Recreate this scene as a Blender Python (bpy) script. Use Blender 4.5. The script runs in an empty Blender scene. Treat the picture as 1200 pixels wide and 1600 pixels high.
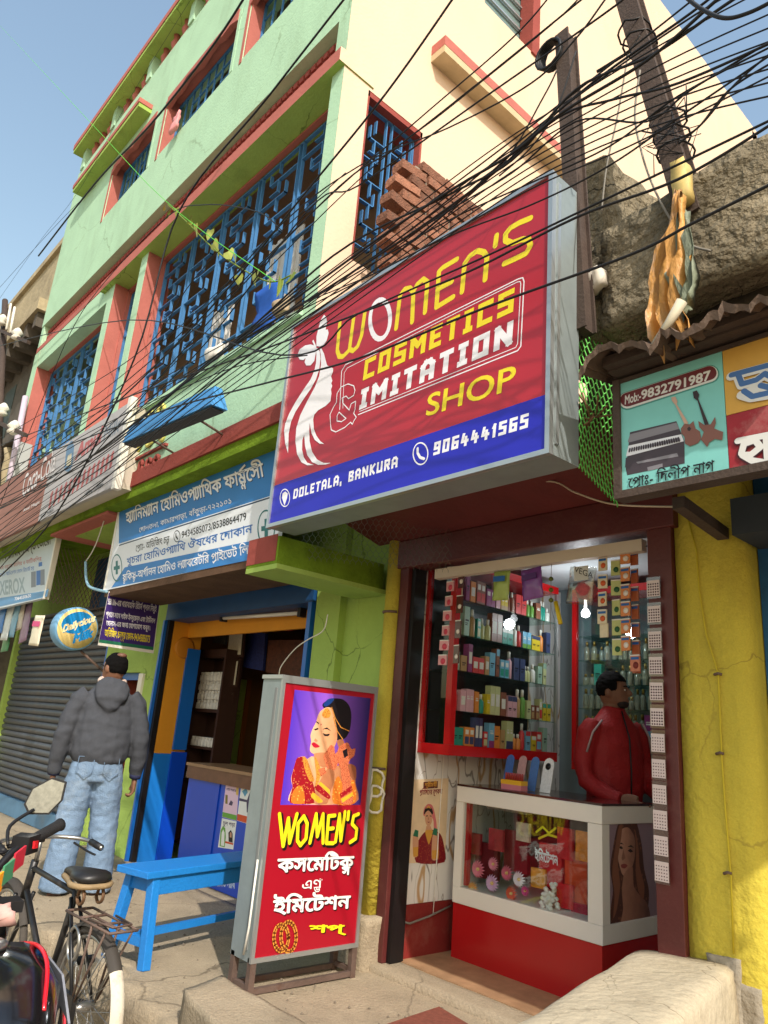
import bpy, bmesh, math, random
from mathutils import Vector, Matrix
from mathutils.geometry import tessellate_polygon, interpolate_bezier
random.seed(7)
sc = bpy.context.scene
COL = sc.collection
RAD = math.radians

# ------------------------------------------------------------------ camera
CAM = Vector((0.0, -3.2, 1.55)); FPX = 1150.0
yaw, pitch, roll = RAD(-49.05), RAD(16.74), RAD(4.64)
fw = Vector((math.sin(yaw)*math.cos(pitch), math.cos(yaw)*math.cos(pitch), math.sin(pitch)))
rt0 = Vector((math.cos(yaw), -math.sin(yaw), 0)); up0 = rt0.cross(fw)
rt = math.cos(roll)*rt0 + math.sin(roll)*up0
up = -math.sin(roll)*rt0 + math.cos(roll)*up0
cd = bpy.data.cameras.new('camera'); cam = bpy.data.objects.new('camera', cd); COL.objects.link(cam)
cd.sensor_fit = 'VERTICAL'; cd.sensor_height = 36.0; cd.lens = 36.0*FPX/1600.0
cd.clip_start = 0.05; cd.clip_end = 3000
m3 = Matrix((rt, up, -fw)).transposed()
cam.matrix_world = Matrix.Translation(CAM) @ m3.to_4x4()
sc.camera = cam

# ------------------------------------------------------------------ world, sun, exposure
SUN_AZ, SUN_EL = RAD(-24), RAD(41)     # azimuth measured from +X towards +Y
w = bpy.data.worlds.new('World'); sc.world = w; w.use_nodes = True
nt = w.node_tree; bg = nt.nodes['Background']
sky = nt.nodes.new('ShaderNodeTexSky'); sky.sky_type = 'NISHITA'; sky.sun_disc = False
sky.sun_elevation = SUN_EL; sky.sun_rotation = math.pi/2 - SUN_AZ
sky.air_density = 2.0; sky.dust_density = 2.4; sky.ozone_density = 1.0
nt.links.new(sky.outputs[0], bg.inputs[0]); bg.inputs[1].default_value = 0.15
sd = bpy.data.lights.new('sun', 'SUN'); sun = bpy.data.objects.new('sun', sd); COL.objects.link(sun)
sd.energy = 2.9; sd.angle = RAD(0.6); sd.color = (1.0, 0.945, 0.87)
src = Vector((math.cos(SUN_EL)*math.cos(SUN_AZ), math.cos(SUN_EL)*math.sin(SUN_AZ), math.sin(SUN_EL)))
sun.rotation_euler = src.to_track_quat('Z', 'Y').to_euler(); sun.location = (4, -6, 12)
sc.view_settings.view_transform = 'Standard'; sc.view_settings.look = 'None'
sc.view_settings.exposure = 0.58; sc.view_settings.gamma = 1.0
sc.render.engine = 'CYCLES'
sc.cycles.max_bounces = 8; sc.cycles.diffuse_bounces = 4; sc.cycles.transmission_bounces = 6; sc.cycles.transparent_max_bounces = 10

# ------------------------------------------------------------------ photo pixel -> point on a real plane
def ray(x, y): return rt*((x-600)/FPX) + up*(-(y-800)/FPX) + fw
def pY(x, y, Y): d = ray(x, y); return CAM + d*((Y-CAM.y)/d.y)
def pX(x, y, X): d = ray(x, y); return CAM + d*((X-CAM.x)/d.x)
def pZ(x, y, Z): d = ray(x, y); return CAM + d*((Z-CAM.z)/d.z)

# ------------------------------------------------------------------ materials
def s2l(c):
    return tuple(((v/12.92) if v <= .04045 else ((v+.055)/1.055)**2.4) for v in c)
def rgb(r, g, b): return s2l((r/255., g/255., b/255.))
MATS = {}
def mat(name, col=(.5,.5,.5), rough=.7, var=.12, scale=6.0, bump=.0, metal=0.0, grime=0.0, gcol=(.05,.04,.03), gscale=1.6,
        spec=.4, streak=0.0, emit=None, estr=0, trans=0.0, alpha=1.0, rnd=0.0, coat=0.0, bscale=None, bdist=.02, crack=0.0, cscale=1.2, speck=0.0):
    if name in MATS: return MATS[name]
    m = bpy.data.materials.new(name); m.use_nodes = True; t = m.node_tree; N = t.nodes; L = t.links
    b = N['Principled BSDF']
    b.inputs['Roughness'].default_value = rough; b.inputs['Metallic'].default_value = metal
    b.inputs['Specular IOR Level'].default_value = spec
    if coat: b.inputs['Coat Weight'].default_value = coat; b.inputs['Coat Roughness'].default_value = .08
    if trans: b.inputs['Transmission Weight'].default_value = trans
    b.inputs['Alpha'].default_value = alpha
    base = N.new('ShaderNodeRGB'); base.outputs[0].default_value = (*col, 1); out = base.outputs[0]
    tc = N.new('ShaderNodeTexCoord')
    if var:
        n = N.new('ShaderNodeTexNoise'); n.inputs['Scale'].default_value = scale; n.inputs['Detail'].default_value = 6; n.inputs['Roughness'].default_value = .65
        L.new(tc.outputs['Object'], n.inputs['Vector'])
        r = N.new('ShaderNodeMapRange'); r.inputs[1].default_value = .25; r.inputs[2].default_value = .75
        r.inputs[3].default_value = 1-var; r.inputs[4].default_value = 1+var*.6
        L.new(n.outputs['Fac'], r.inputs[0])
        mx = N.new('ShaderNodeVectorMath'); mx.operation = 'SCALE'
        L.new(out, mx.inputs[0]); L.new(r.outputs[0], mx.inputs['Scale']); out = mx.outputs[0]
    if rnd:
        oi = N.new('ShaderNodeObjectInfo'); r = N.new('ShaderNodeMapRange')
        r.inputs[3].default_value = 1-rnd; r.inputs[4].default_value = 1+rnd*.7
        L.new(oi.outputs['Random'], r.inputs[0]); mx = N.new('ShaderNodeVectorMath'); mx.operation = 'SCALE'
        L.new(out, mx.inputs[0]); L.new(r.outputs[0], mx.inputs['Scale']); out = mx.outputs[0]
    if grime:
        n = N.new('ShaderNodeTexNoise'); n.inputs['Scale'].default_value = gscale; n.inputs['Detail'].default_value = 9; n.inputs['Roughness'].default_value = .72
        mp = N.new('ShaderNodeMapping'); mp.inputs['Scale'].default_value = (1, 1, 1-.85*streak)
        L.new(tc.outputs['Object'], mp.inputs[0]); L.new(mp.outputs[0], n.inputs['Vector'])
        r = N.new('ShaderNodeMapRange'); r.inputs[1].default_value = .52; r.inputs[2].default_value = .78
        r.inputs[3].default_value = 0; r.inputs[4].default_value = grime; r.clamp = True
        L.new(n.outputs['Fac'], r.inputs[0])
        mx = N.new('ShaderNodeMix'); mx.data_type = 'RGBA'; mx.inputs[7].default_value = (*gcol, 1)
        L.new(r.outputs[0], mx.inputs[0]); L.new(out, mx.inputs[6]); out = mx.outputs[2]
    if speck:
        n = N.new('ShaderNodeTexNoise'); n.inputs['Scale'].default_value = 130; n.inputs['Detail'].default_value = 3; L.new(tc.outputs['Object'], n.inputs['Vector'])
        r = N.new('ShaderNodeMapRange'); r.inputs[1].default_value = .3; r.inputs[2].default_value = .7; r.inputs[3].default_value = 1-speck; r.inputs[4].default_value = 1+speck*.6; L.new(n.outputs['Fac'], r.inputs[0])
        mx = N.new('ShaderNodeVectorMath'); mx.operation = 'SCALE'; L.new(out, mx.inputs[0]); L.new(r.outputs[0], mx.inputs['Scale']); out = mx.outputs[0]
    if crack:
        dn = N.new('ShaderNodeTexNoise'); dn.inputs['Scale'].default_value = 3.0; dn.inputs['Detail'].default_value = 5; L.new(tc.outputs['Object'], dn.inputs['Vector'])
        ad_ = N.new('ShaderNodeVectorMath'); ad_.operation = 'MULTIPLY_ADD'; ad_.inputs[1].default_value = (.35,.35,.35); L.new(dn.outputs['Color'], ad_.inputs[0]); L.new(tc.outputs['Object'], ad_.inputs[2])
        vo = N.new('ShaderNodeTexVoronoi'); vo.feature = 'DISTANCE_TO_EDGE'; vo.inputs['Scale'].default_value = cscale; L.new(ad_.outputs[0], vo.inputs['Vector'])
        r = N.new('ShaderNodeMapRange'); r.inputs[1].default_value = .002; r.inputs[2].default_value = .010; r.inputs[3].default_value = crack; r.inputs[4].default_value = 0; L.new(vo.outputs['Distance'], r.inputs[0])
        gt = N.new('ShaderNodeTexNoise'); gt.inputs['Scale'].default_value = 1.3; L.new(tc.outputs['Object'], gt.inputs['Vector'])
        r2 = N.new('ShaderNodeMapRange'); r2.inputs[1].default_value = .45; r2.inputs[2].default_value = .6; L.new(gt.outputs['Fac'], r2.inputs[0])
        ml = N.new('ShaderNodeMath'); ml.operation = 'MULTIPLY'; L.new(r.outputs[0], ml.inputs[0]); L.new(r2.outputs[0], ml.inputs[1])
        mx = N.new('ShaderNodeMix'); mx.data_type = 'RGBA'; mx.inputs[7].default_value = (*gcol, 1); L.new(ml.outputs[0], mx.inputs[0]); L.new(out, mx.inputs[6]); out = mx.outputs[2]
    L.new(out, b.inputs['Base Color'])
    if bump:
        n = N.new('ShaderNodeTexNoise'); n.inputs['Scale'].default_value = bscale or scale*9; n.inputs['Detail'].default_value = 6
        L.new(tc.outputs['Object'], n.inputs['Vector'])
        bp = N.new('ShaderNodeBump'); bp.inputs['Strength'].default_value = bump; bp.inputs['Distance'].default_value = bdist
        L.new(n.outputs['Fac'], bp.inputs['Height']); L.new(bp.outputs[0], b.inputs['Normal'])
    if emit:
        b.inputs['Emission Color'].default_value = (*emit, 1); b.inputs['Emission Strength'].default_value = estr
    MATS[name] = m; return m
def ink(name, c=(.5,.5,.5), rough=.45, var=.06): return mat('ink_'+name, c, rough, var, 5, spec=.4)
def motif(name, c1, c2, scale, thr=.35):
    if name in MATS: return MATS[name]
    m = mat(name, c1, .4, .12, 20); t = m.node_tree; N = t.nodes; L = t.links; b = N['Principled BSDF']
    src_ = b.inputs['Base Color'].links[0].from_socket
    tc = N.new('ShaderNodeTexCoord'); vo = N.new('ShaderNodeTexVoronoi'); vo.inputs['Scale'].default_value = scale; L.new(tc.outputs['Object'], vo.inputs['Vector'])
    r = N.new('ShaderNodeMapRange'); r.inputs[1].default_value = thr*.7; r.inputs[2].default_value = thr; r.inputs[3].default_value = 1; r.inputs[4].default_value = 0; L.new(vo.outputs['Distance'], r.inputs[0])
    mx = N.new('ShaderNodeMix'); mx.data_type = 'RGBA'; mx.inputs[7].default_value = (*c2, 1); L.new(r.outputs[0], mx.inputs[0]); L.new(src_, mx.inputs[6]); L.new(mx.outputs[2], b.inputs['Base Color']); return m
def across(name, u0, u1, cols, axis='Y', nz=.06):
    """printed tone that runs across a flat portrait, in metres along one axis"""
    if name in MATS: return MATS[name]
    m = bpy.data.materials.new(name); m.use_nodes = True; t = m.node_tree; N = t.nodes; L = t.links; b = N['Principled BSDF']; b.inputs['Roughness'].default_value = .4
    tc = N.new('ShaderNodeTexCoord'); sp = N.new('ShaderNodeSeparateXYZ'); L.new(tc.outputs['Object'], sp.inputs[0])
    n = N.new('ShaderNodeTexNoise'); n.inputs['Scale'].default_value = 22; n.inputs['Detail'].default_value = 3; L.new(tc.outputs['Object'], n.inputs['Vector'])
    r = N.new('ShaderNodeMapRange'); r.inputs[1].default_value = u0; r.inputs[2].default_value = u1; L.new(sp.outputs[axis], r.inputs[0])
    ad = N.new('ShaderNodeMath'); ad.operation = 'MULTIPLY_ADD'; ad.inputs[1].default_value = nz*8; ad.inputs[2].default_value = -nz*4; L.new(n.outputs['Fac'], ad.inputs[0])
    sm_ = N.new('ShaderNodeMath'); L.new(r.outputs[0], sm_.inputs[0]); L.new(ad.outputs[0], sm_.inputs[1])
    rp = N.new('ShaderNodeValToRGB'); e = rp.color_ramp.elements; e[0].color = (*cols[0], 1); e[1].color = (*cols[-1], 1)
    for i in range(1, len(cols)-1): q = e.new(i/(len(cols)-1)); q.color = (*cols[i], 1)
    L.new(sm_.outputs[0], rp.inputs[0]); L.new(rp.outputs[0], b.inputs['Base Color']); MATS[name] = m; return m
def glassmat(name, tint=(.9,.95,.95), rough=.02, mixf=.12):
    if name in MATS: return MATS[name]
    m = bpy.data.materials.new(name); m.use_nodes = True; t = m.node_tree; N = t.nodes; L = t.links
    N.remove(N['Principled BSDF']); o = N['Material Output']
    tr = N.new('ShaderNodeBsdfTransparent'); tr.inputs[0].default_value = (*tint, 1)
    gl = N.new('ShaderNodeBsdfGlossy'); gl.inputs['Roughness'].default_value = rough; gl.inputs[0].default_value = (1,1,1,1)
    lw = N.new('ShaderNodeLayerWeight'); lw.inputs[0].default_value = .5
    pw = N.new('ShaderNodeMath'); pw.operation = 'POWER'; pw.inputs[1].default_value = 4.0; L.new(lw.outputs['Facing'], pw.inputs[0])
    ad = N.new('ShaderNodeMath'); ad.operation = 'MULTIPLY_ADD'; ad.inputs[1].default_value = .5; ad.inputs[2].default_value = mixf*.3
    L.new(pw.outputs[0], ad.inputs[0]); mx = N.new('ShaderNodeMixShader'); L.new(ad.outputs[0], mx.inputs[0])
    L.new(tr.outputs[0], mx.inputs[1]); L.new(gl.outputs[0], mx.inputs[2]); L.new(mx.outputs[0], o.inputs[0])
    MATS[name] = m; return m

# ------------------------------------------------------------------ mesh building
class MB:
    def __init__(s): s.v=[]; s.f=[]; s.m=[]; s.mats=[]; s.sm=[]
    def mi(s, m):
        if m is None: return 0
        if m not in s.mats: s.mats.append(m)
        return s.mats.index(m)
    def add(s, vs, fs, m=None, smooth=False):
        o=len(s.v); s.v += [tuple(p) for p in vs]; k=s.mi(m)
        for f in fs: s.f.append(tuple(i+o for i in f)); s.m.append(k); s.sm.append(smooth)
        return s
    def box(s, a, b, m=None):
        x0,y0,z0=[min(a[i],b[i]) for i in range(3)]; x1,y1,z1=[max(a[i],b[i]) for i in range(3)]
        return s.add([(x0,y0,z0),(x1,y0,z0),(x1,y1,z0),(x0,y1,z0),(x0,y0,z1),(x1,y0,z1),(x1,y1,z1),(x0,y1,z1)],
            [(0,3,2,1),(4,5,6,7),(0,1,5,4),(1,2,6,5),(2,3,7,6),(3,0,4,7)], m)
    def hexa(s, p, m=None):      # 8 points, bottom 4 then top 4
        return s.add(p, [(0,3,2,1),(4,5,6,7),(0,1,5,4),(1,2,6,5),(2,3,7,6),(3,0,4,7)], m)
    def quad(s, a, b, c, d, m=None): return s.add([a,b,c,d],[(0,1,2,3)],m)
    def prism(s, poly, off, m=None):      # flat polygon pushed along a vector
        n=len(poly); off=Vector(off); P=[Vector(p) for p in poly]
        vs=P+[p+off for p in P]
        tri=tessellate_polygon([P])
        fs=[tuple(t) for t in tri]+[tuple(i+n for i in reversed(t)) for t in tri]+[(i,(i+1)%n,n+(i+1)%n,n+i) for i in range(n)]
        return s.add(vs, fs, m)
    def bar(s, a, b, w, h, m=None, upv=(0,0,1)):
        a=Vector(a); b=Vector(b); d=(b-a).normalized(); u=Vector(upv)
        x=d.cross(u)
        if x.length<1e-4: x=d.cross(Vector((1,0,0)))
        x.normalize(); y=x.cross(d).normalized()
        c=[(-w/2,-h/2),(w/2,-h/2),(w/2,h/2),(-w/2,h/2)]
        vs=[a+x*i+y*j for i,j in c]+[b+x*i+y*j for i,j in c]
        return s.add(vs,[(3,2,1,0),(4,5,6,7),(0,1,5,4),(1,2,6,5),(2,3,7,6),(3,0,4,7)],m)
    def tube(s, pts, r, m=None, n=8, cap=True, smooth=True, closed=False):
        P=[Vector(p) for p in pts]; k=len(P); R=r if isinstance(r,(list,tuple)) else [r]*k
        t0=(P[1]-P[0]).normalized(); u=t0.orthogonal().normalized(); vs=[]
        for i in range(k):
            if closed: t=(P[(i+1)%k]-P[i-1])
            else: t=(P[min(i+1,k-1)]-P[max(i-1,0)])
            if t.length<1e-9: t=t0
            t=t.normalized(); u=(u-t*u.dot(t))
            if u.length<1e-6: u=t.orthogonal()
            u.normalize(); v=t.cross(u)
            for j in range(n):
                a=2*math.pi*j/n; vs.append(P[i]+(u*math.cos(a)+v*math.sin(a))*R[i])
        fs=[]
        for i in range(k if closed else k-1):
            i2=(i+1)%k
            for j in range(n): fs.append((i*n+j,i*n+(j+1)%n,i2*n+(j+1)%n,i2*n+j))
        if cap and not closed: fs.append(tuple(reversed(range(n)))); fs.append(tuple((k-1)*n+j for j in range(n)))
        return s.add(vs,fs,m,smooth)
    def cyl(s, a, b, r, m=None, n=12, r2=None): return s.tube([a,b],[r,r if r2 is None else r2],m,n)
    def lathe(s, base, prof, m=None, n=14, axis=(0,0,1), smooth=True):
        b=Vector(base); ax=Vector(axis).normalized(); u=ax.orthogonal().normalized(); v=ax.cross(u); vs=[]
        for r,h in prof:
            for j in range(n):
                a=2*math.pi*j/n; vs.append(b+ax*h+(u*math.cos(a)+v*math.sin(a))*r)
        fs=[]; k=len(prof)
        for i in range(k-1):
            for j in range(n): fs.append((i*n+j,i*n+(j+1)%n,(i+1)*n+(j+1)%n,(i+1)*n+j))
        fs.append(tuple(reversed(range(n)))); fs.append(tuple((k-1)*n+j for j in range(n)))
        return s.add(vs,fs,m,smooth)
    def mesh(s, name, bevel=0):
        me=bpy.data.meshes.new(name); me.from_pydata(s.v,[],s.f)
        for m in s.mats: me.materials.append(m)
        if s.mats: me.polygons.foreach_set('material_index', s.m)
        me.polygons.foreach_set('use_smooth', s.sm); me.update()
        return me
    def build(s, name, parent=None, mtl=None, bevel=0, kind=None):
        if mtl is not None and not s.mats: s.mats=[mtl]; s.m=[0]*len(s.f)
        o=bpy.data.objects.new(name, s.mesh(name)); COL.objects.link(o)
        if parent is not None: attach(o, parent)
        if bevel:
            md=o.modifiers.new('bevel','BEVEL'); md.width=bevel; md.segments=2; md.limit_method='ANGLE'; md.angle_limit=RAD(40)
        if kind: o['kind']=kind
        return o
def world_of(o):
    mw=Matrix.LocRotScale(o.location,o.rotation_euler,o.scale)
    if o.parent: mw=world_of(o.parent)@o.matrix_parent_inverse@mw
    return mw
def attach(o, parent):
    o.parent=parent; o.matrix_parent_inverse=world_of(parent).inverted()
def thing(name, label, cat, loc=(0,0,0), group=None):
    o=bpy.data.objects.new(name,None); o.empty_display_size=.1; COL.objects.link(o); o.location=loc
    o['label']=label; o['category']=cat
    if group: o['group']=group
    return o
def tag(o, label, cat, group=None):
    o['label']=label; o['category']=cat
    if group: o['group']=group
    return o
def struct(o): o['kind']='structure'; return o
def part(name, parent, fn, m=None, bevel=0, kind=None):
    b=MB(); fn(b); return b.build(name, parent, m, bevel, kind)
def box(name, parent, a, b, m, bevel=0):
    k=MB(); k.box(a,b,m); return k.build(name, parent, None, bevel)

# ------------------------------------------------------------------ lettering
_tc={}
def text_polys(s):
    """outlines of a run of text, one em high: [(outer,[holes])], advance width"""
    if s in _tc: return _tc[s]
    c=bpy.data.curves.new('tmp','FONT'); c.body=s+'|'; c.size=1.0
    o=bpy.data.objects.new('tmp',c); COL.objects.link(o)
    dg=bpy.context.evaluated_depsgraph_get(); oe=o.evaluated_get(dg); cu=oe.to_curve(dg)
    cont=[]
    for sp in cu.splines:
        pts=[]; bp=sp.bezier_points; n=len(bp)
        for i in range(n):
            a=bp[i]; b=bp[(i+1)%n]
            lin=(a.handle_right-a.co).cross(b.co-a.co).length<1e-5 and (b.handle_left-b.co).cross(b.co-a.co).length<1e-5
            q=[a.co] if lin else interpolate_bezier(a.co,a.handle_right,b.handle_left,b.co,5)[:-1]
            pts+= [(p.x,p.y) for p in q]
        out=[]
        for p in pts:
            if not out or (abs(p[0]-out[-1][0])+abs(p[1]-out[-1][1]))>1e-5: out.append(p)
        if len(out)>2: cont.append(out)
    oe.to_curve_clear(); bpy.data.objects.remove(o); bpy.data.curves.remove(c)
    bi=max(range(len(cont)), key=lambda i: min(p[0] for p in cont[i])); bar=cont.pop(bi); adv=min(p[0] for p in bar)-.09
    def area(p): return .5*sum(p[i-1][0]*p[i][1]-p[i][0]*p[i-1][1] for i in range(len(p)))
    def inside(pt,poly):
        x,y=pt; r=False
        for i in range(len(poly)):
            x1,y1=poly[i-1]; x2,y2=poly[i]
            if (y1>y)!=(y2>y) and x<(x2-x1)*(y-y1)/(y2-y1)+x1: r=not r
        return r
    A=[area(p) for p in cont]; par=[None]*len(cont)
    for i,p in enumerate(cont):
        c_=[j for j in range(len(cont)) if j!=i and abs(A[j])>abs(A[i]) and A[j]*A[i]<0 and inside(p[0],cont[j])]
        if c_: par[i]=min(c_,key=lambda j:abs(A[j]))
    res=[]
    for i,p in enumerate(cont):
        if par[i] is None:
            H=[cont[j] for j in range(len(cont)) if par[j]==i]
            res.append((p if A[i]>0 else p[::-1],[h if area(h)<0 else h[::-1] for h in H]))
    _tc[s]=(res,adv); return res,adv
# Bengali runs are typed in visual order; {y} ya-phala, {r} reph, {R} ra-phala, {x} small x-letter below the previous one
YPH=[[(.02,.62),(.16,.62)],[(.10,.62),(.10,.30),(.05,.12),(.16,.02),(.30,.14),(.30,.62)],[(.2,.62),(.36,.62)]]
def run_polys(s, bold=0.0):
    out=[]; x=0.0; i=0; buf=''; lastx=0.0
    def ribbon(l,ox,oy,sx,bd):
        n=len(l); Q=[Vector((ox+p[0]*sx,oy+p[1]*sx)) for p in l]
        for i in range(n):
            a,c=Q[i-1],Q[i]; d=c-a
            if d.length<1e-6: continue
            d.normalize(); nn=Vector((-d.y,d.x))*bd; a=a-d*bd*.4; c=c+d*bd*.4
            out.append(([tuple(a-nn),tuple(c-nn),tuple(c+nn),tuple(a+nn)],[]))
    def flush(b,x):
        if not b: return x,x
        pol,adv=text_polys(b); 
        for o,H in pol:
            out.append(([(p[0]+x,p[1]) for p in o],[[(p[0]+x,p[1]) for p in h] for h in H]))
            if bold:
                for l in [o]+H: ribbon(l,x,0,1,bold)
        if len(b)>1:
            _,a2=text_polys(b[:-1]); return x+adv, x+a2
        return x+adv, x
    def strk(pts,wd):
        for a,b in zip(pts,pts[1:]):
            a=Vector(a); b=Vector(b); d=(b-a).normalized(); n=Vector((-d.y,d.x))*wd/2; a=a-d*wd*.35; b=b+d*wd*.35
            out.append(([tuple(a-n),tuple(b-n),tuple(b+n),tuple(a+n)],[]))
    wd=.075+bold*2
    while i<len(s):
        if s[i]=='{':
            j=s.index('}',i); k=s[i+1:j]; i=j+1
            x2,lx=flush(buf,x)
            if buf: lastx=lx; x=x2
            buf=''
            if k=='y':
                for pl in YPH: strk([(x+a-.04,b) for a,b in pl],wd)
                x+=.33
            elif k=='r': strk([(lastx+.22,.66),(x+.02,.84)],wd)
            elif k=='R': strk([(x-.08,.06),(x-.3,-.02),(x-.42,-.12),(x-.5,-.02)],wd)
            else:
                pol,adv=text_polys(k); sx=.62; ox=(lastx+x)/2-adv*sx/2
                for o,H in pol:
                    out.append(([(ox+p[0]*sx,p[1]*sx-.30) for p in o],[[(ox+p[0]*sx,p[1]*sx-.30) for p in h] for h in H]))
                    if bold:
                        for l in [o]+H: ribbon(l,ox,-.30,sx,bold)
        else: buf+=s[i]; i+=1
    x,_=flush(buf,x)
    return out,x
class Sheet:
    """flat print on a real board: layers a fraction of a millimetre proud of each other"""
    def __init__(s, axis, val, parent, step=.0001):
        s.ax=axis; s.val=val; s.par=parent; s.k=1; s.step=step
        s.n=Vector((0,-1,0)) if axis=='Y' else Vector((1,0,0))
    def P(s,x,y): return pY(x,y,s.val) if s.ax=='Y' else pX(x,y,s.val)
    def lift(s,e=0): return s.n*(s.step*s.k+e)
    def fill(s, b, loops, m, e):
        V=[[Vector(p) for p in l] for l in loops]
        tri=tessellate_polygon(V); flat=[p+s.lift(e) for l in V for p in l]
        fs=[]
        for t in tri:
            a,c,d=[flat[i] for i in t]
            nrm=(c-a).cross(d-a)
            fs.append(tuple(t) if nrm.dot(s.n)>0 else tuple(reversed(t)))
        b.add(flat,fs,m)
    def polys(s, name, items, smooth=False):
        """items: [(pixel outline, material)] each on its own layer"""
        b=MB()
        for pts,m in items:
            if smooth and len(pts)>4:
                n=len(pts); q=[]
                for i in range(n):
                    p0,p1,p2,p3=[Vector(pts[(i+d)%n]) for d in (-1,0,1,2)]
                    for t in (0,.25,.5,.75): q.append(tuple(p1*(2*t**3-3*t**2+1)+(p2-p0)*.4*(t**3-2*t**2+t)+p2*(-2*t**3+3*t**2)+(p3-p1)*.4*(t**3-t**2)))
                pts=q
            s.fill(b,[[s.P(*p) for p in pts]],m,0); s.k+=1
        return b.build(name,s.par)
    def text(s, name, txt, p0, p1, top, m, bold=0.0, ref=None, shadow=None, sh=(.05,-.05), shear=0.0):
        pol,wd=run_polys(txt,bold)
        if ref is None: ref=.62 if any(ord(c)>0x900 for c in txt) else .70
        A=s.P(*p0); U=(s.P(*p1)-A)/wd; V=(s.P(*top)-A)/ref
        b=MB()
        for mm,dx,dy in ([(shadow,sh[0],sh[1])] if shadow else [])+[(m,0,0)]:
            e=0
            for o,H in pol:
                loops=[[A+U*(p[0]+dx+shear*p[1])+V*(p[1]+dy) for p in l] for l in [o]+H]
                s.fill(b,loops,mm,e); e=(e+.000003)%.00006
            s.k+=1
        return b.build(name,s.par)
    def strokes(s, name, lines, wd, m, closed=False, n=10, b=None, cap=True):
        """px polylines drawn wd metres thick with round ends"""
        own=b is None
        if own: b=MB()
        e=0
        side=Vector((1,0,0)) if s.ax=='Y' else Vector((0,1,0)); upv=Vector((0,0,1))
        for ln in lines:
            P=[s.P(*p) for p in ln]
            for a,c in zip(P,P[1:]):
                d=(c-a)
                if d.length<1e-6: continue
                d.normalize(); nn=s.n.cross(d)*wd/2
                s.fill(b,[[a-nn,c-nn,c+nn,a+nn]],m,e); e=(e+.000003)%.00006
            for q in (P if cap else P[1:-1]):
                s.fill(b,[[q+(side*math.cos(2*math.pi*j/n)+upv*math.sin(2*math.pi*j/n))*wd/2 for j in range(n)]],m,e); e=(e+.000003)%.00006
        s.k+=1
        return b.build(name,s.par) if own else None
    def block(s, name, txt, p0, p1, top, m, wt=.2, gap=.28, shear=.08):
        A=s.P(*p0); 
        tot=sum((BLK[c][0]/5.0 if c in BLK else .5)+gap for c in txt)-gap
        U=(s.P(*p1)-A)/tot; V=(s.P(*top)-A)
        b=MB(); x=0; e=0; hw=wt/2
        for c in txt:
            if c not in BLK: x+=.5+gap; continue
            gw,lines=BLK[c]
            for ln in lines:
                pts=[(x+hw+p[0]/5.0*(1-2*hw/(gw/5.0))*1.0, hw+p[1]/5.0*(1-wt)) for p in ln]
                for a,q in zip(pts,pts[1:]):
                    a=Vector(a); q=Vector(q); d=(q-a).normalized(); nn=Vector((-d.y,d.x))*hw; a=a-d*hw*.96; q=q+d*hw*.96
                    cor=[a-nn,q-nn,q+nn,a+nn]
                    s.fill(b,[[A+U*(t.x+shear*t.y)+V*t.y for t in cor]],m,e); e=(e+.000003)%.00006
            x+=gw/5.0+gap
        s.k+=1
        return b.build(name,s.par)
BLK={'C':(3.4,[[(3.4,5),(0,5),(0,0),(3.4,0)]]),'O':(3.4,[[(0,0),(0,5),(3.4,5),(3.4,0),(0,0)]]),'S':(3.4,[[(3.4,5),(0,5),(0,2.6),(3.4,2.4),(3.4,0),(0,0)]]),
'M':(4.2,[[(0,0),(0,5),(2.1,2.4),(4.2,5),(4.2,0)]]),'E':(3,[[(3,5),(0,5),(0,0),(3,0)],[(0,2.5),(2.5,2.5)]]),'T':(3.2,[[(0,5),(3.2,5)],[(1.6,5),(1.6,0)]]),
'I':(2.2,[[(0,5),(2.2,5)],[(1.1,5),(1.1,0)],[(0,0),(2.2,0)]]),'N':(3.6,[[(0,0),(0,5),(3.6,0),(3.6,5)]]),'A':(3.4,[[(0,0),(0,4),(1,5),(2.4,5),(3.4,4),(3.4,0)],[(0,1.9),(3.4,1.9)]]),
'D':(3.4,[[(0,0),(0,5),(2.6,5),(3.4,4),(3.4,1),(2.6,0),(0,0)]]),'L':(2.8,[[(0,5),(0,0),(2.8,0)]]),'B':(3.2,[[(0,0),(0,5),(2.8,5),(3.2,4),(2.4,2.6),(3.2,1.4),(3.2,0),(0,0)],[(0,2.6),(2.4,2.6)]]),
'K':(3.2,[[(0,0),(0,5)],[(3.2,5),(.6,2.6),(3.2,0)]]),'U':(3.4,[[(0,5),(0,0),(3.4,0),(3.4,5)]]),'R':(3.2,[[(0,0),(0,5),(3.2,5),(3.2,2.5),(0,2.5)],[(1.6,2.5),(3.2,0)]]),
',':(1,[[(.6,.4),(.2,-1)]]),'0':(3,[[(0,0),(0,5),(3,5),(3,0),(0,0)]]),'1':(1.6,[[(0,4),(1.2,5),(1.2,0)]]),'4':(3.2,[[(.6,5),(0,1.8),(3.2,1.8)],[(2.2,3.4),(2.2,0)]]),
'5':(3,[[(3,5),(0,5),(0,2.8),(3,2.6),(3,0),(0,0)]]),'6':(3,[[(3,5),(0,5),(0,0),(3,0),(3,2.5),(0,2.5)]]),'9':(3,[[(3,2.5),(0,2.5),(0,5),(3,5),(3,0),(0,0)]])}
def arc(cx,cy,rx,ry,a0=0,a1=360,n=24):
    return [(cx+rx*math.cos(RAD(a0+(a1-a0)*i/n)), cy+ry*math.sin(RAD(a0+(a1-a0)*i/n))) for i in range(n+1)]
from mathutils import noise as mnoise
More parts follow.
